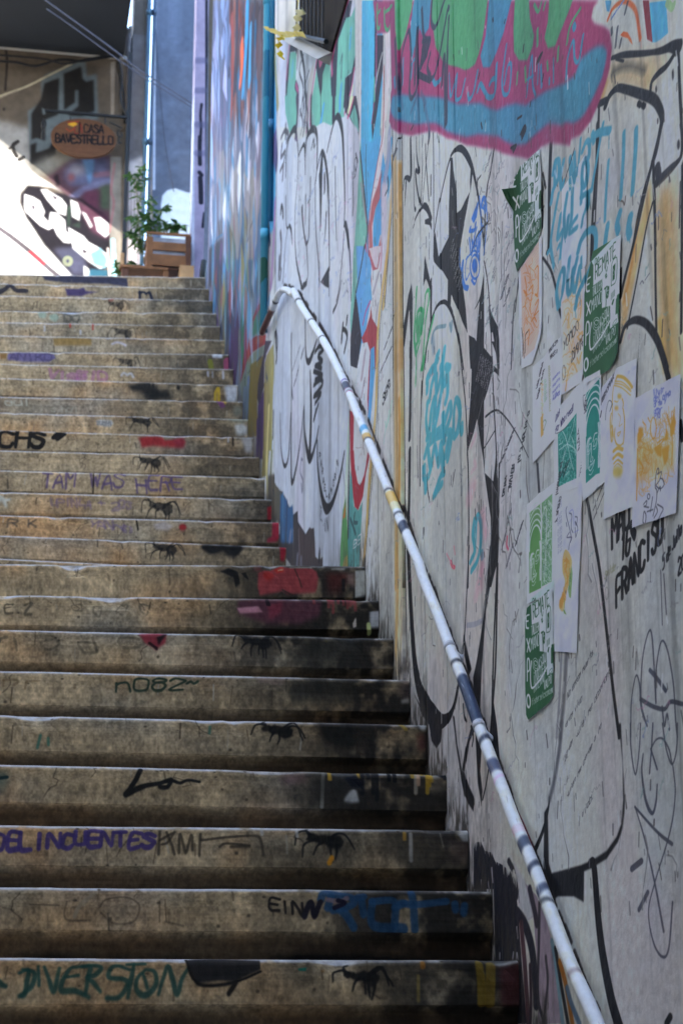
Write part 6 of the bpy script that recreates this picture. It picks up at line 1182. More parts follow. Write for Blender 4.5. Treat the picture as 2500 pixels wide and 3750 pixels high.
for i, (a, b) in enumerate(zip(edges, edges[1:])):
    y1, y0 = wy(a) - .0013, wy(b) + .0013
    panel("plank", y0, y1, M_A, uvA, x0=XW + (0, -.008, .001, -.001, .0015, 0, -.001, .001, -.0005, .001)[i], wav=.0012, seed=10 + i, dy=.07)
panel("wall_panel", -2.0, wy(1712), M_A, uvA, wav=.0028, seed=30, dz=.1, dy=.1)
build("parapet_cap", boxbm(XW - .05, XW + 4.2, -2.05, YE + .03, ZH, ZH + .09), M_PLASTER, house)
# window with a bar grille, its sloping sill and the ragged strips of tape tied to it
def wp(p, x=XW): y, z = on_wall(p, x)[0]; return Vector((x, y, z))
wc = [wp(c) for c in ((1106, 135), (1219, 190), (1310, -120), (1104, -330))]
bm = bmesh.new()
fr = [bm.verts.new(v + Vector((-.012, 0, 0))) for v in wc]; bk = [bm.verts.new(v + Vector((.02, 0, 0))) for v in wc]
bm.faces.new(fr)
for i in range(4): bm.faces.new((fr[i], bk[i], bk[(i + 1) % 4], fr[(i + 1) % 4]))
bmesh.ops.recalc_face_normals(bm, faces=bm.faces)
M_GLASS = mat("dusty_dark_pane", (58, 52, 46), .95, .3, 3, .05, spec=.05)
window = build("window", bm, M_GLASS, house)
bm = bmesh.new()
lo0, lo1, hi0, hi1 = wc[0], wc[1], wc[3], wc[2]
o_ = Vector((-.035, 0, 0))
for i in range(8):
    t = (i + .5) / 8; a = lo0.lerp(lo1, t); b = hi0.lerp(hi1, t); b = Vector((b.x, a.y, b.z))
    bar = bmesh.new(); tube(bar, [a + o_ + Vector((0, 0, .02)), a + o_ + Vector((0, 0, 1.6))], .0045, 6)
    build("window_bar", bar, M_IRON, house)
bar = bmesh.new(); tube(bar, [lo0 + o_ + Vector((0, .03, .03)), lo1 + o_ + Vector((0, -.03, .03))], .012, 6); build("grille_rail", bar, M_IRON, house)
bar = bmesh.new(); tube(bar, [lo0 + o_ + Vector((0, .03, .5)), lo1 + o_ + Vector((0, -.03, .5))], .006, 6); build("grille_rail", bar, M_IRON, house)
a, b = wp((1054, 139)), wp((1208, 219)); c, d_ = wp((1222, 192)), wp((1104, 134))
bm = bmesh.new()
v = [bm.verts.new(p) for p in (a + Vector((-.055, 0, 0)), b + Vector((-.055, 0, 0)), c + Vector((-.015, 0, 0)), d_ + Vector((-.015, 0, 0)), a + Vector((.01, 0, -.03)), b + Vector((.01, 0, -.03)), c + Vector((.02, 0, 0)), d_ + Vector((.02, 0, 0)))]
for f in ((0, 1, 2, 3), (0, 4, 5, 1), (1, 5, 6, 2), (3, 2, 6, 7), (0, 3, 7, 4)): bm.faces.new([v[i] for i in f])
bmesh.ops.recalc_face_normals(bm, faces=bm.faces); build("window_sill", bm, M_PLASTER, house)
# downpipes
def vpipe(name, px, r, m, y0=-250, y1=1060, off=.05):
    p, q_ = wp((px, 500), XW - off), None
    bm = bmesh.new(); zt, zb = 10.4, float(on_wall((px - 8, y1), XW - off)[0, 1])
    tube(bm, [(p.x, p.y, zt), (p.x, p.y, zb)], r, 14)
    for z in np.arange(zb + .5, zt, 1.35): tube(bm, [(p.x, p.y, z), (p.x, p.y, z + .06)], r + .003, 14)
    return build(name, bm, m, house, True)
m, nt, p = nodes("pipe_paint")
g = nt.nodes.new('ShaderNodeTexCoord'); sx = nt.nodes.new('ShaderNodeSeparateXYZ'); nt.links.new(g.outputs['Object'], sx.inputs[0])
rp = nt.nodes.new('ShaderNodeValToRGB'); rp.color_ramp.interpolation = 'CONSTANT'; mr = nt.nodes.new('ShaderNodeMapRange'); mr.inputs[1].default_value, mr.inputs[2].default_value = 3.6, 7.6
nz = nt.nodes.new('ShaderNodeTexNoise'); nz.inputs['Scale'].default_value = 5; nt.links.new(g.outputs['Object'], nz.inputs['Vector'])
ad = nt.nodes.new('ShaderNodeMath'); ad.operation = 'MULTIPLY_ADD'; ad.inputs[1].default_value = .22; nt.links.new(nz.outputs[0], ad.inputs[0]); nt.links.new(sx.outputs[2], mr.inputs[0]); nt.links.new(mr.outputs[0], ad.inputs[2]); nt.links.new(ad.outputs[0], rp.inputs[0])
cols = [(0, (40, 42, 46)), (.13, (60, 130, 84)), (.30, (36, 40, 44)), (.33, (58, 134, 84)), (.44, (70, 170, 196)), (.56, (50, 130, 110)), (.60, (78, 184, 212)), (.80, (60, 150, 180)), (.88, (84, 190, 216))]
for i, (a_, c_) in enumerate(cols):
    e = rp.color_ramp.elements[i] if i < 2 else rp.color_ramp.elements.new(a_)
    e.position = a_; e.color = tuple(np.minimum(np.array(lin(c_)[:3]) * .7, .8)) + (1,)
nt.links.new(rp.outputs[0], p.inputs['Base Color']); p.inputs['Roughness'].default_value = .5
vpipe("downpipe", 973, .019, m, y1=1215, off=.026)
vpipe("conduit", 993, .012, mat("blue_pipe_paint", (44, 112, 146), .5, .3, 8, .1, streak=True), y1=820, off=.016)

# ---- handrail
path = np.vstack([pts('H', '870,905 885,860 940,740 1000,600 1045,490 1085,405 1130,372 1190,380 1250,425'), pts('J', '345,325 400,440 480,560 590,740 690,945 740,1055 850,1330 960,1600 1060,1850 1130,2020 1240,2280'), pts('L', '780,260 900,560 1000,830 1130,1160 1240,1480'), pts('O', '60,450 180,770 330,1130 470,1500 620,1900 760,2200 850,2420 1000,2780')])
XR = XW - .031
rp3 = [Vector((XR, *on_wall(q, XR)[0])) for q in smooth(path, 4)]
arc = np.concatenate([[0], np.cumsum([(b - a).length for a, b in zip(rp3, rp3[1:])])])
pix_y = smooth(path, 4)[:, 1]
RC = Canvas(0, arc[-1], 0, 1, .004, .02, (232, 227, 214), lambda q: q)
RC.a *= 1 + (fbm(RC.h, RC.w, 3, RC.w // 14, 61, 4)[..., None] - .5) * .5
def sarc(py): return float(np.interp(py, pix_y[34:], arc[34:]))
def band(py0, py1, col, a=1, slant=0):
    s0, s1 = sarc(py0), sarc(py1); RC.fill(np.array([[s0, -.05], [s1, -.05], [s1 + slant, 1.05], [s0 + slant, 1.05]]), col, a, soft=.006)
yj = lambda z: 900 + z * .5102
yl = lambda z: 2000 + z * .44643
yo_ = lambda z: 2650 + z * .4676
for a_, b_, c_ in ((yj(400), yj(410), BLK), (yj(545), yj(552), BLK), (yj(665), yj(672), BLK), (yj(975), yj(985), (90, 70, 120)), (yj(1000), yj(1050), (52, 50, 62)), (yj(1050), yj(1075), (150, 56, 80)), (yj(1300), yj(1335), (84, 152, 190)), (yj(1370), yj(1405), (200, 156, 70)), (yj(1405), yj(1416), (60, 56, 60)), (yj(1770), yj(1785), (70, 66, 70)), (yj(1790), yj(1870), (204, 166, 84)), (yj(1870), yj(1920), (216, 196, 150)), (yj(1935), yj(1948), (50, 50, 60)), (yj(1985), yj(2050), (48, 50, 66)),
                   (yl(960), yl(985), (52, 50, 54)), (yl(1075), yl(1445), (42, 52, 74)), (yl(1560), yl(1600), (46, 48, 62)), (yl(1780), yl(1880), (70, 74, 96)), (yl(1880), yl(1920), (206, 180, 196)), (yo_(895), yo_(975), (66, 72, 90)), (yo_(1085), yo_(1130), (56, 60, 76)), (yo_(1260), yo_(1320), (70, 76, 94)), (yo_(1420), yo_(1450), (54, 56, 60))): band(a_, b_, c_, .95, random.uniform(-.02, .03))
band(yo_(820), yo_(890), (200, 150, 170), .5); band(yo_(1960), yo_(1990), (90, 60, 66), .5); RC.fill(np.array([[0, 0], [float(arc[12]), 0], [float(arc[12]), 1], [0, 1]]), (84, 46, 42), .95, soft=.01); RC.fill(np.array([[float(arc[15]), 0], [float(arc[16]), 0], [float(arc[16]), 1], [float(arc[15]), 1]]), (60, 56, 58), .9)
for i in range(160):
    s_ = random.uniform(0, arc[-1]); v_ = random.random(); RC.line(np.array([[s_, v_], [s_ + random.uniform(.005, .04), v_ + random.uniform(-.1, .1)]]), random.choice(((90, 86, 90), (150, 150, 160), (230, 230, 232), (120, 100, 90))), .006, a=.7, soft=.004)
rail_img = RC.image("rail_paint", 1.3)
M_RAIL = paintmat("painted_steel_rail", rail_img, .4, .25, 60, .05, spec=.45, dist=.003)
M_BRK = mat("bracket_paint", (196, 194, 196), .5, .25, 30, .3)
rail = empty("handrail", "white painted steel handrail with black bands fixed along the graffiti wall", "handrail", tuple(rp3[40]))
bm = bmesh.new(); lay = bm.loops.layers.uv.new('UVMap')
rings = tube(bm, rp3, [.0155 + .0006 * mnoise.noise(p * 9) for p in rp3], 14); ids = {v: i for i, r in enumerate(rings) for v in r}; jid = {v: j for r in rings for j, v in enumerate(r)}
for f in bm.faces:
    js = [jid[l.vert] for l in f.loops]
    for l in f.loops:
        j = jid[l.vert]; j = 14 if (j == 0 and 13 in js and len(js) == 4) else j
        l[lay].uv = (arc[ids[l.vert]] / arc[-1], abs(j / 7 - 1))
build("rail", bm, M_RAIL, rail, True)
for q in (pts('J', '735,1030')[0], pts('L', '1020,800')[0], pts('L', '1245,1440')[0], pts('H', '1130,372')[0]):
    p = Vector((XR, *on_wall(q, XR)[0])); bm = bmesh.new()
    p = min(rp3, key=lambda v: (v - p).length)
    tube(bm, [p + Vector((.012, -.01, -.014)), p + Vector((.03, -.02, -.035)), p + Vector((.05, -.02, -.035))], .006, 8); tube(bm, [p + Vector((.030, -.02, -.035)), p + Vector((.033, -.02, -.035))], .013, 10)
    i = min(range(len(rp3)), key=lambda n: (rp3[n] - p).length); i = min(max(1, i), len(rp3) - 2); t = (rp3[i + 1] - rp3[i - 1]).normalized(); tube(bm, [p - t * .012, p + t * .012], .0166, 12)
    build("bracket", bm, M_BRK, rail, True)

# ---- sheets of paper
LAB = dict(plain=("plain white paper sheet under the teal painted letters", "paper"), orange_left=("white paper sheet with orange lino print below the upper green notice", "poster"), yellow_print=("pale yellow print signed with a date beside the middle green notice", "poster"),
           green_left=("torn dark green notice pasted highest, with its upper left corner peeling", "poster"), green_middle=("clean green and white notice pasted in the middle beside the exclamation marks", "poster"), biro_sheet=("white sheet covered in pen handwriting with a small coloured column print", "poster"),
           teal_crack=("small teal print of cracks with handwriting above it, left of the teal face", "poster"), teal_face=("teal print of half a face with wavy hair", "poster"), yellow_mask=("white sheet with a long ochre outlined mask in a combed headdress", "poster"),
           orange_right=("large white sheet with an orange scene print and blue handwriting, rightmost", "poster"), green_face=("green print of half a face, above the lowest green notice", "poster"), fish_sheet=("tall white sheet with an orange and green figure print low on the wall", "poster"), green_low=("lowest green and white notice under the green face print", "poster"))
def wall_x(y, z): return XW - .0028 * mnoise.noise(Vector((y * 1.6, z * 1.1, 30)))
for key, (P, layer) in PAPER.items():            # thin paper, clinging to the wall, wrinkled, a corner loose here and there
    q = on_wall(P, XW); n = len(q); sd = len(key) * 7 + n; r = np.random.RandomState(sd)
    bm = bmesh.new(); a = [bm.verts.new((0, y, z)) for y, z in q]; bm.faces.new(a)
    bmesh.ops.triangulate(bm, faces=bm.faces[:]); bmesh.ops.subdivide_edges(bm, edges=bm.edges[:], cuts=3, use_grid_fill=True)
    corner = [q[i] for i in r.choice(n, 2, False)]; rag = Vector((3.1, 7.7, sd))
    for v in bm.verts:
        y, z = v.co.y, v.co.z
        wr = .0006 * (1 + mnoise.noise(Vector((y * 14, z * 9, sd)))) + .0007 * abs(mnoise.noise(Vector((y * 40, z * 22, sd))))
        cl = sum(max(0, 1 - math.hypot(y - c_[0], z - c_[1]) / .04) ** 2 for c_ in corner) * .0028
        if key == 'green_left': cl += max(0, 1 - math.hypot(y - q[-3, 0], z - q[-3, 1]) / .09) ** 2 * .03
        v.co.x = wall_x(y, z) - .0006 - .0005 * layer - wr - cl
        if any(len(e.link_faces) == 1 for e in v.link_edges): v.co.y += .0016 * mnoise.noise(Vector((y * 60, z * 60, 1))); v.co.z += .0016 * mnoise.noise(Vector((y * 60, z * 60, 5)))
    bmesh.ops.recalc_face_normals(bm, faces=bm.faces)
    if sum(f.normal.x * f.calc_area() for f in bm.faces) > 0: bmesh.ops.reverse_faces(bm, faces=bm.faces[:])
    g = bmesh.ops.extrude_face_region(bm, geom=bm.faces[:])
    for v in g['geom']:
        if isinstance(v, bmesh.types.BMVert): v.co.x -= .0003
    o = build("poster" if LAB[key][1] == "poster" else "paper_sheet", bm, M_PAPER, uvf=uvP); tag(o, LAB[key][0], LAB[key][1], "prints pasted on the graffiti wall")

# ---- yellow tape at the window
M_TAPE = mat("yellow_tape", (222, 196, 40), .45, .15, 9, .05); 
for i, (s, w_, lab) in enumerate((('640,285 720,310 800,345 880,350 960,340 1030,350', .032, "yellow warning tape tied along the window sill and trailing to the pipe"), ('820,370 790,410 785,480 800,560 815,590', .02, "thin yellow tape end hanging down below the window sill"), ('1030,100 990,140 975,200 960,300', .03, "short twisted yellow and white tape strip on the window grille"))):
    P = smooth(pts('P', s), 5); bm = bmesh.new(); prev = None
    for j, p in enumerate(P):
        y, z = on_wall(p, XW - .075)[0]; x = XW - .075 + .012 * sin(j * 1.1); h_ = w_ * (.6 + .4 * abs(sin(j * .7 + i)))
        a = bm.verts.new((x - .008, y, z + h_ / 2)); b = bm.verts.new((x + .008, y, z - h_ / 2)); a2 = bm.verts.new((x - .0072, y, z + h_ / 2)); b2 = bm.verts.new((x + .0088, y, z - h_ / 2))
        if prev:
            A, B3, A2, B22 = prev
            for f in ((A, a, b, B3), (A2, B22, b2, a2), (A, A2, a2, a), (B3, b, b2, B22)): bm.faces.new(f)
        prev = (a, b, a2, b2)
    bmesh.ops.recalc_face_normals(bm, faces=bm.faces); tag(build("warning_tape", bm, M_TAPE if i < 2 else mat("white_tape", (214, 206, 150), .45, .2, 20, .05)), lab, "tape")

# ---- top of the stairs
def kp(px, py, y): x, z = on_back((px, py), y)[0]; return Vector((x, y, z))
xa = kp(446, 800, YB).x
def slab(name, x0, x1, y0, y1, z0, z1, m, uvf=None, parent=None):
    return build(name, boxbm(x0, x1, y0, y1, z0, z1), m, parent, uvf=uvf)
zsl = kp(200, 192, YB).z
hb = empty("back_house", "house with a graffitied front closing the view at the top of the stairs", "house", (.0, YB, ztop_))
slab("wall", -2.55, xa, YB, YB + .3, ztop_ - .2, zsl + .3, M_BACK, uvK, hb)
slab("jamb", xa + .002, kp(458, 800, YB).x, YB - .03, YB + .3, ztop_ - .2, zsl + .3, M_BACK, uvK, hb)
slab("ledge", -2.55, xa, YB - .02, YB - .001, kp(0, 178, YB).z, kp(0, 168, YB).z, M_PLASTER, None, hb)
xs_ = kp(466, 100, YB - .5).x
X0S = -1.33
slab("eaves", X0S, xs_, YB - 1.6, YB - .025, zsl, zsl + .25, M_SLATE, None, hb)
slab("shade_storey", X0S, xs_, YB - 1.6, YB - .025, zsl + .251, 13.0, M_SLATE, None, hb)  # unseen block added to keep sun off the grey wall
slab("eaves_edge", X0S - .03, xs_ + .03, YB - 1.66, YB - 1.602, zsl - .03, zsl + .25, M_SLATE, None, hb)
pw = slab("plank_wall", kp(464, 800, YB).x, kp(530, 800, YB).x, YB - .02, YB + .25, ztop_ - .2, 10.4, M_BACK, uvK, None); tag(pw, "narrow pale planked wall strip behind the black pole", "wall")
gwl = slab("grey_wall", kp(548, 800, YB).x, kp(760, 800, YB).x + .35, YB - .05, YB + .25, ztop_ - .2, 10.4, M_BACK, uvK, None); tag(gwl, "blue grey plastered wall with a whitewashed patch behind the planter", "wall")
def vp(name, px, y, r, m, label, cat, z0=ztop_ - .05, z1=10.3):
    p = kp(px, 600, y); bm = bmesh.new(); tube(bm, [(p.x, p.y, z0), (p.x, p.y, z1)], r, 12)
    for z in (z0 + .9, z0 + 2.2, z0 + 3.4): tube(bm, [(p.x, p.y, z), (p.x, p.y, z + .05)], r + .008, 12)
    return tag(build(name, bm, m, None, True), label, cat)
vp("drainpipe", 529, YB - .08, .016, mat("teal_grey_pipe", (84, 112, 130), .5, .2, 8, .1), "teal grey drainpipe between the planked strip and the grey wall", "pipe")
vp("drainpipe", 548, YB - .09, .013, mat("pale_blue_pipe", (66, 82, 102), .6, .12, 8, .1), "thin pale blue drainpipe on the grey wall edge", "pipe")
# purple post at the end of the painted house
pp_ = Canvas(1.15, 1.45, 6.2, 9.9, .003, .004, (166, 158, 186), lambda q: on_back(q, 12.6)); PM = Multi(pp_); pp_.streak(.12, 24, 3, 81)
PM.fill('n', '700,0 712,0 712,1100 700,1100', (196, 202, 222)); 
for s, w_ in (('732,500 731,540 732,600', .03), ('738,380 734,420 736,470 730,540', .02), ('733,650 735,690 736,740', .035), ('730,630 738,640', .03), ('748,780 742,830', .02), ('756,0 757,1000', .02)): PM.line('n', s, (40, 42, 56), w_, soft=.004)
for y_ in (220, 330, 455, 560): PM.line('n', '722,%d 750,%d' % (y_, y_), (104, 104, 136), .05, a=.6, soft=.02)
M_POST = paintmat("purple_post_paint", pp_.image("post_paint", .95), .7, .2, 20, .08); uvQ = lambda c: ((c.x - pp_.u0) / (pp_.u1 - pp_.u0), (c.z - pp_.v0) / (pp_.v1 - pp_.v0))
po = slab("post", kp(706, 600, 12.6).x, kp(752, 600, 12.6).x, 12.6, 12.75, ztop_ - .1, 10.2, M_POST, uvQ, None); tag(po, "pale purple painted post with black marks at the end of the graffiti wall", "post")
# black pole with bracket and the oval sign
pl = kp(463, 600, YB - .12)
pole = boxbm(pl.x - .013, pl.x + .013, pl.y - .013, pl.y + .013, ztop_ - .05, zsl, bevel=.002); tag(build("iron_pole", pole, M_IRON), "square black iron pole holding the hanging sign bracket", "pole")
ys = YB - .16
sg = empty("hanging_sign", "oval brown wooden sign with dark lettering hanging from a black iron bracket", "sign", tuple(kp(306, 507, ys)))
bm = bmesh.new(); a, b = kp(163, 424, ys), kp(458, 428, ys); box(bm, a.x, b.x, ys - .012, ys + .012, b.z - .011, b.z + .011)
bmesh.ops.bevel(bm, geom=bm.edges[:], offset=.003, segments=1, affect='EDGES'); build("bracket", bm, M_IRON, sg)
for s in ('500,890 480,960 500,1000 530,960 520,920', '520,900 480,1080 500,1130 520,1080', '1260,930 1330,960 1400,1000', '1380,1010 1350,1040 1370,1100 1400,1080 1390,1040', '1390,1090 1360,1120 1370,1170 1400,1160'):
    bm = bmesh.new(); tube(bm, [kp(*q, ys) for q in smooth(pts('X', s), 4)], .006, 6); build("scroll", bm, M_IRON, sg, True)
for px in (258, 385):
    bm = bmesh.new(); tube(bm, [kp(px, 428, ys), kp(px, 452, ys)], .007, 6); build("hanger", bm, M_IRON, sg)
SGN = Canvas(kp(180, 500, ys).x, kp(435, 500, ys).x, kp(300, 585, ys).z, kp(300, 430, ys).z, .0011, .0011, (100, 66, 42), lambda q: on_back(q, ys)); SM = Multi(SGN); SGN.streak(.16, 30, 4, 44)
IN = (20, 12, 8)
SM.text('X', 'LA', 860, 1060, (45, 0), (0, -110), (120, 40, 26), .010, jit=0); SM.line('X', '910,1060 915,940', IN, .012); SM.fill('X', '770,960 850,930 890,960 840,990', (214, 160, 40), soft=.003); SM.line('X', '760,1010 800,1040 850,1010', (150, 60, 30), .010); SM.line('X', '780,940 900,930', (160, 40, 30), .008)
SM.text('X', 'CASA', 965, 1050, (58, 4), (0, -90), IN, .014, jit=0); SM.text('X', 'BAVESTRELLO', 640, 1165, (60.5, 2.5), (0, -92), IN, .016, jit=0)
SM.line('X', '970,1070 1190,1080', (110, 60, 36), .004)
for y_, a_, b_ in ((1215, 780, 1200), (1245, 800, 1190), (1275, 830, 1150)): SM.text('X', 'restaurante cafe hostal'[: 20 if y_ < 1240 else 18], a_, y_ + 12, ((b_ - a_) / 20, .6), (0, -24), (96, 60, 38), .003, jit=0)
M_SIGN = paintmat("varnished_sign_board", SGN.image("sign_paint", .85), .5, .1, 30, .06); uvS = lambda c: ((c.x - SGN.u0) / (SGN.u1 - SGN.u0), (c.z - SGN.v0) / (SGN.v1 - SGN.v0))
c0, rx_, rz_ = kp(306, 507, ys), kp(426, 507, ys).x - kp(306, 507, ys).x, kp(306, 436, ys).z - kp(306, 507, ys).z
bm = bmesh.new(); F = [bm.verts.new((c0.x + rx_ * cos(t), ys - .014, c0.z + rz_ * sin(t))) for t in np.linspace(0, 2 * pi, 48, endpoint=False)]; Bk = [bm.verts.new((v.co.x, ys + .014, v.co.z)) for v in F]
bm.faces.new(F); bm.faces.new(Bk[::-1])
for i in range(48): bm.faces.new((F[i], Bk[i], Bk[(i + 1) % 48], F[(i + 1) % 48]))
bmesh.ops.recalc_face_normals(bm, faces=bm.faces); build("board", bm, M_SIGN, sg, uvf=uvS)
# cables
M_CAB = mat("black_cable", (26, 25, 26), .6, .2, 20, 0); M_CABG = mat("grey_cable", (78, 80, 94), .6, .1, 20, 0)
for s, y, r, m, lab in (('-60,210 0,222 60,226 130,240 220,216 300,222 420,206 430,250 450,330 456,450', YB - .10, .011, M_CAB, "thick black cable sagging along the eaves to the pole"), ('-60,196 0,200 160,214 240,232 330,212 425,208 438,300 448,420', YB - .12, .008, M_CAB, "second black cable looping below the eaves above the dark letters"), ('430,200 446,280 440,360 462,420 458,430', YB - .14, .010, M_CAB, "short black cable bunched against the iron pole"),
                        ('565,0 570,120 600,480 636,700', YB - .065, .004, M_CABG, "thin grey cable hanging down the blue grey wall"), ('150,-12 168,0 400,168 520,260 716,386', 12.9, .005, M_CABG, "upper of two thin grey cables crossing diagonally below the eaves"), ('170,30 260,92 420,208 540,290 716,400', 12.95, .004, M_CABG, "lower of two thin grey cables crossing diagonally below the eaves")):
    bm = bmesh.new(); tube(bm, [kp(*q, y) for q in smooth(pts('n', s), 5)], r, 6); tag(build("cable", bm, m, None, True), lab, "cable")

# ---- planters
def wood(name, c): return mat(name, c, .7, .3, 9, .2, streak=False)
W1, W2, W3 = wood("warm_pine", (128, 86, 52)), wood("dark_pine", (96, 62, 44)), wood("pale_pine", (186, 144, 98))
yc = 12.5
def cbox(parent, name, p0, p1, y0, y1, m, jit=0):
    a, b = kp(*p0, yc), kp(*p1, yc); return build(name, boxbm(min(a.x, b.x), max(a.x, b.x), y0, y1, min(a.z, b.z), max(a.z, b.z), bevel=.002), m, parent)
cr = empty("planter_crate", "small slatted wooden crate planter with a leafy plant in front of the grey wall", "crate", tuple(kp(617, 979, yc)))
for p0, p1, m in (((538, 845), (698, 866), W1), ((558, 882), (680, 921), W1), ((558, 927), (680, 977), W1)): cbox(cr, "slat", p0, p1, yc, yc + .012, m)
for p0, p1, m in (((538, 863), (558, 978), W1), ((680, 863), (699, 978), W2)): cbox(cr, "corner_post", p0, p1, yc + .004, yc + .035, m)
for s in range(3):
    a, b = kp(538, (886, 931, 850)[s], yc), kp(538, (918, 975, 862)[s], yc)
    build("side_slat", boxbm(a.x, a.x + .012, yc + .037, yc + .26, b.z, a.z), W2, cr); x2 = kp(699, 900, yc).x; build("side_slat", boxbm(x2 - .012, x2, yc + .037, yc + .26, b.z, a.z), W2, cr)
cbox(cr, "liner", (559, 864), (679, 976), yc + .016, yc + .25, mat("grey_liner", (150, 152, 160), .6, .35, 12, .2))
pb = empty("pallet_base", "low pallet wood base with open slot under the planter crate", "planter stand", tuple(kp(570, 1030, yc)))
zf = ztop_ - .012
def pbox(name, x0, x1, z0, z1, y0, y1, m): build(name, boxbm(kp(x0, 1000, yc).x, kp(x1, 1000, yc).x, y0, y1, z0, z1, bevel=.002), m, pb)
zt = kp(500, 986, yc).z
pbox("board", 437, 614, zt, zt + .020, yc - .03, yc + .25, W1); pbox("block", 445, 470, zf, zt - .001, yc - .02, yc + .1, W2); pbox("block", 597, 616, zf, zt - .001, yc - .02, yc + .1, W1); pbox("block", 656, 708, zf, kp(680, 979, yc).z, yc - .04, yc + .10, W3)
pbox("rail", 471, 596, zf, zf + .07, yc + .02, yc + .05, mat("weathered_board", (170, 164, 156), .8, .2, 9, .2)); pbox("board", 540, 655, zt + .022, kp(600, 979, yc).z - .001, yc - .0, yc + .25, W2); pbox("stake", 439, 452, zt + .021, zt + .11, yc - .02, yc - .005, W3)
# plants: every leaf a bent blade with its own tilt
M_LEAF2 = mat("leaf_green_light", (84, 124, 56), .5, .35, 30, .1, spec=.4); M_LEAF = mat("leaf_green", (62, 104, 50), .55, .45, 30, .1, spec=.4); M_STEM = mat("plant_stem", (120, 116, 84), .7, .2, 20, .1)
LEAF = []
for i in range(5):                               # five leaf shapes, shared by all leaves
    bm = bmesh.new(); rows = []; cup, cv = .25 + .1 * i, -.1 - .05 * i
    for t, ww in ((0, .06), (.18, .62), (.42, 1), (.7, .72), (.9, .3), (1, .03)):
        rows.append([bm.verts.new((-.2 * ww, t, cv * t * t)), bm.verts.new((0, t, cv * t * t - cup * .2 * ww)), bm.verts.new((.2 * ww, t, cv * t * t))])
    for a, b in zip(rows, rows[1:]): bm.faces.new((a[0], a[1], b[1], b[0])); bm.faces.new((a[1], a[2], b[2], b[1]))
    me = bpy.data.meshes.new("leaf"); bm.to_mesh(me); bm.free(); me.materials.append(M_LEAF if i % 2 else M_LEAF2)
    for p in me.polygons: p.use_smooth = True
    LEAF.append(me)
from mathutils import Matrix, Euler
def plant(name, label, y, stems, L, seed, most=290):
    r = random.Random(seed); base = kp(*stems[0][0], y); root = empty(name, label, "plant", tuple(base)); n = 0
    for st in stems:
        P = [kp(*q, y + .05 + r.uniform(-.03, .03)) for q in smooth(np.array(st, float), 5)]
        sb = bmesh.new(); tube(sb, P, [.0045 * (1 - .6 * i / len(P)) for i in range(len(P))], 5); build("stem", sb, M_STEM, root, True)
        for i in range(len(P)):
            if i < len(P) * .15: continue
            for j in range(r.choice((2, 2, 3)) + (5 if i == len(P) - 1 else 0)):
                if n >= most: break
                o = bpy.data.objects.new("leaf", LEAF[r.randrange(5)]); COL.objects.link(o); o.parent = root; n += 1
                o.location = P[i] - base; o.rotation_euler = Euler((r.uniform(-.7, .5), r.uniform(-.5, .5), r.uniform(0, 2 * pi))); k = L * r.uniform(.6, 1.3); o.scale = (k * r.uniform(.8, 1.25), k, k)
plant("potted_shrub", "bushy green shrub growing out of the wooden crate planter", yc + .1, [[(580, 850), (576, 800), (590, 770), (612, 752)], [(590, 850), (596, 820), (640, 835)], [(560, 850), (540, 800), (520, 790)], [(600, 850), (640, 820), (648, 815)], [(570, 850), (555, 760), (545, 735), (560, 728)], [(610, 850), (625, 830)], [(640, 855), (650, 840)], [(560, 850), (535, 825), (500, 800)], [(575, 850), (560, 815), (530, 830)], [(600, 850), (600, 830), (610, 820)], [(650, 850), (655, 835), (662, 825)], [(565, 850), (548, 835), (535, 850)], [(585, 850), (575, 815), (580, 800)]], .054, 3)
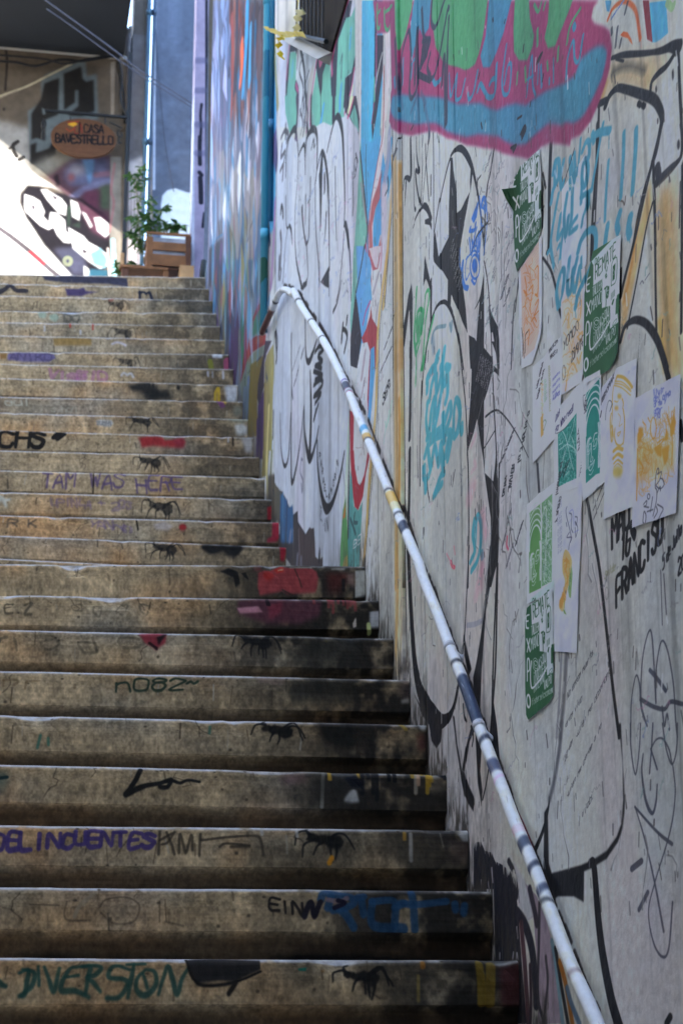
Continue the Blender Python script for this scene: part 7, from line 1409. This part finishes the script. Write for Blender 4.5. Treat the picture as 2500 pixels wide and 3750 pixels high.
plant("tall_plant", "tall thin green plant rising in front of the planked strip left of the crate", yc + .18, [[(530, 985), (520, 900), (508, 830), (500, 720), (498, 660), (512, 610)], [(520, 930), (500, 870), (480, 850)], [(515, 880), (500, 800), (478, 795)], [(522, 930), (500, 900), (490, 890)], [(505, 760), (520, 690), (530, 650)], [(503, 720), (486, 650), (470, 640)], [(500, 700), (512, 640), (530, 612)], [(510, 850), (535, 800), (545, 770)], [(520, 930), (512, 900), (530, 880)], [(515, 900), (490, 860), (474, 860)]], .050, 8)
plant("small_plant", "small leafy plant at the foot of the pallet base beside the sunlit wall", yc + .02, [[(430, 1010), (432, 985), (425, 960)], [(432, 1010), (440, 990), (430, 985)], [(475, 985), (472, 970), (480, 960)], [(500, 985), (505, 970)]], .045, 5)
# rolled dark tube leaning in the corner by the post
bm = bmesh.new(); tube(bm, [kp(738, 1035, 12.45), kp(748, 955, 12.48)], .022, 10); tag(build("dark_roll", bm, mat("dark_rubber", (36, 40, 38), .6, .2, 10, .1), None, True), "dark roll standing in the corner against the purple post", "roll")

# ---- unseen houses added out of frame to shade the flight
lb_ = empty("left_shade_house", "unseen pale house added along the left side to shade the stairs", "house", (-2.4, 4, 0))
M_LH = mat("shade_house_cream", (206, 200, 188), .9, .1, 2, .2, streak=True)
for y0, y1, zt_ in ((-3.0, 3.0, 11.2), (3.004, 6.2, 10.3), (6.204, 9.2, 12.2), (9.204, 11.9, 14.2)):
    build("wall", boxbm(-5.5, -2.40, y0, y1, -.1, zt_), M_LH, lb_); build("shade_cornice", boxbm(-5.56, -2.33, y0 + .001, y1 - .001, zt_ + .001, zt_ + .12), M_PLASTER, lb_)  # wall blocks of the added left house, there only to shade the stairs
build("shade_bay", boxbm(-2.395, -1.35, -3.2, 2.9, 4.5, 11.0), M_LH, lb_); build("shade_bay_soffit", boxbm(-2.394, -1.30, -3.25, 2.95, 4.38, 4.498), M_PLASTER, lb_)  # invented overhang, out of view, darkens the lower steps
ob = empty("opposite_shade_house", "unseen tall house added across the street to shade the lower steps", "house", (0, -5.5, 0))  # added behind the viewer to dim the lower steps
build("wall", boxbm(-9, 9, -11, -5.0, -.1, 11.0), mat("shade_house_grey", (150, 144, 134), .9, .12, 2, .2), ob); build("shade_cornice", boxbm(-9.1, 9.1, -11.1, -4.9, 11.001, 11.15), M_PLASTER, ob)  # wall of the added opposite house, there only to shade the lower steps
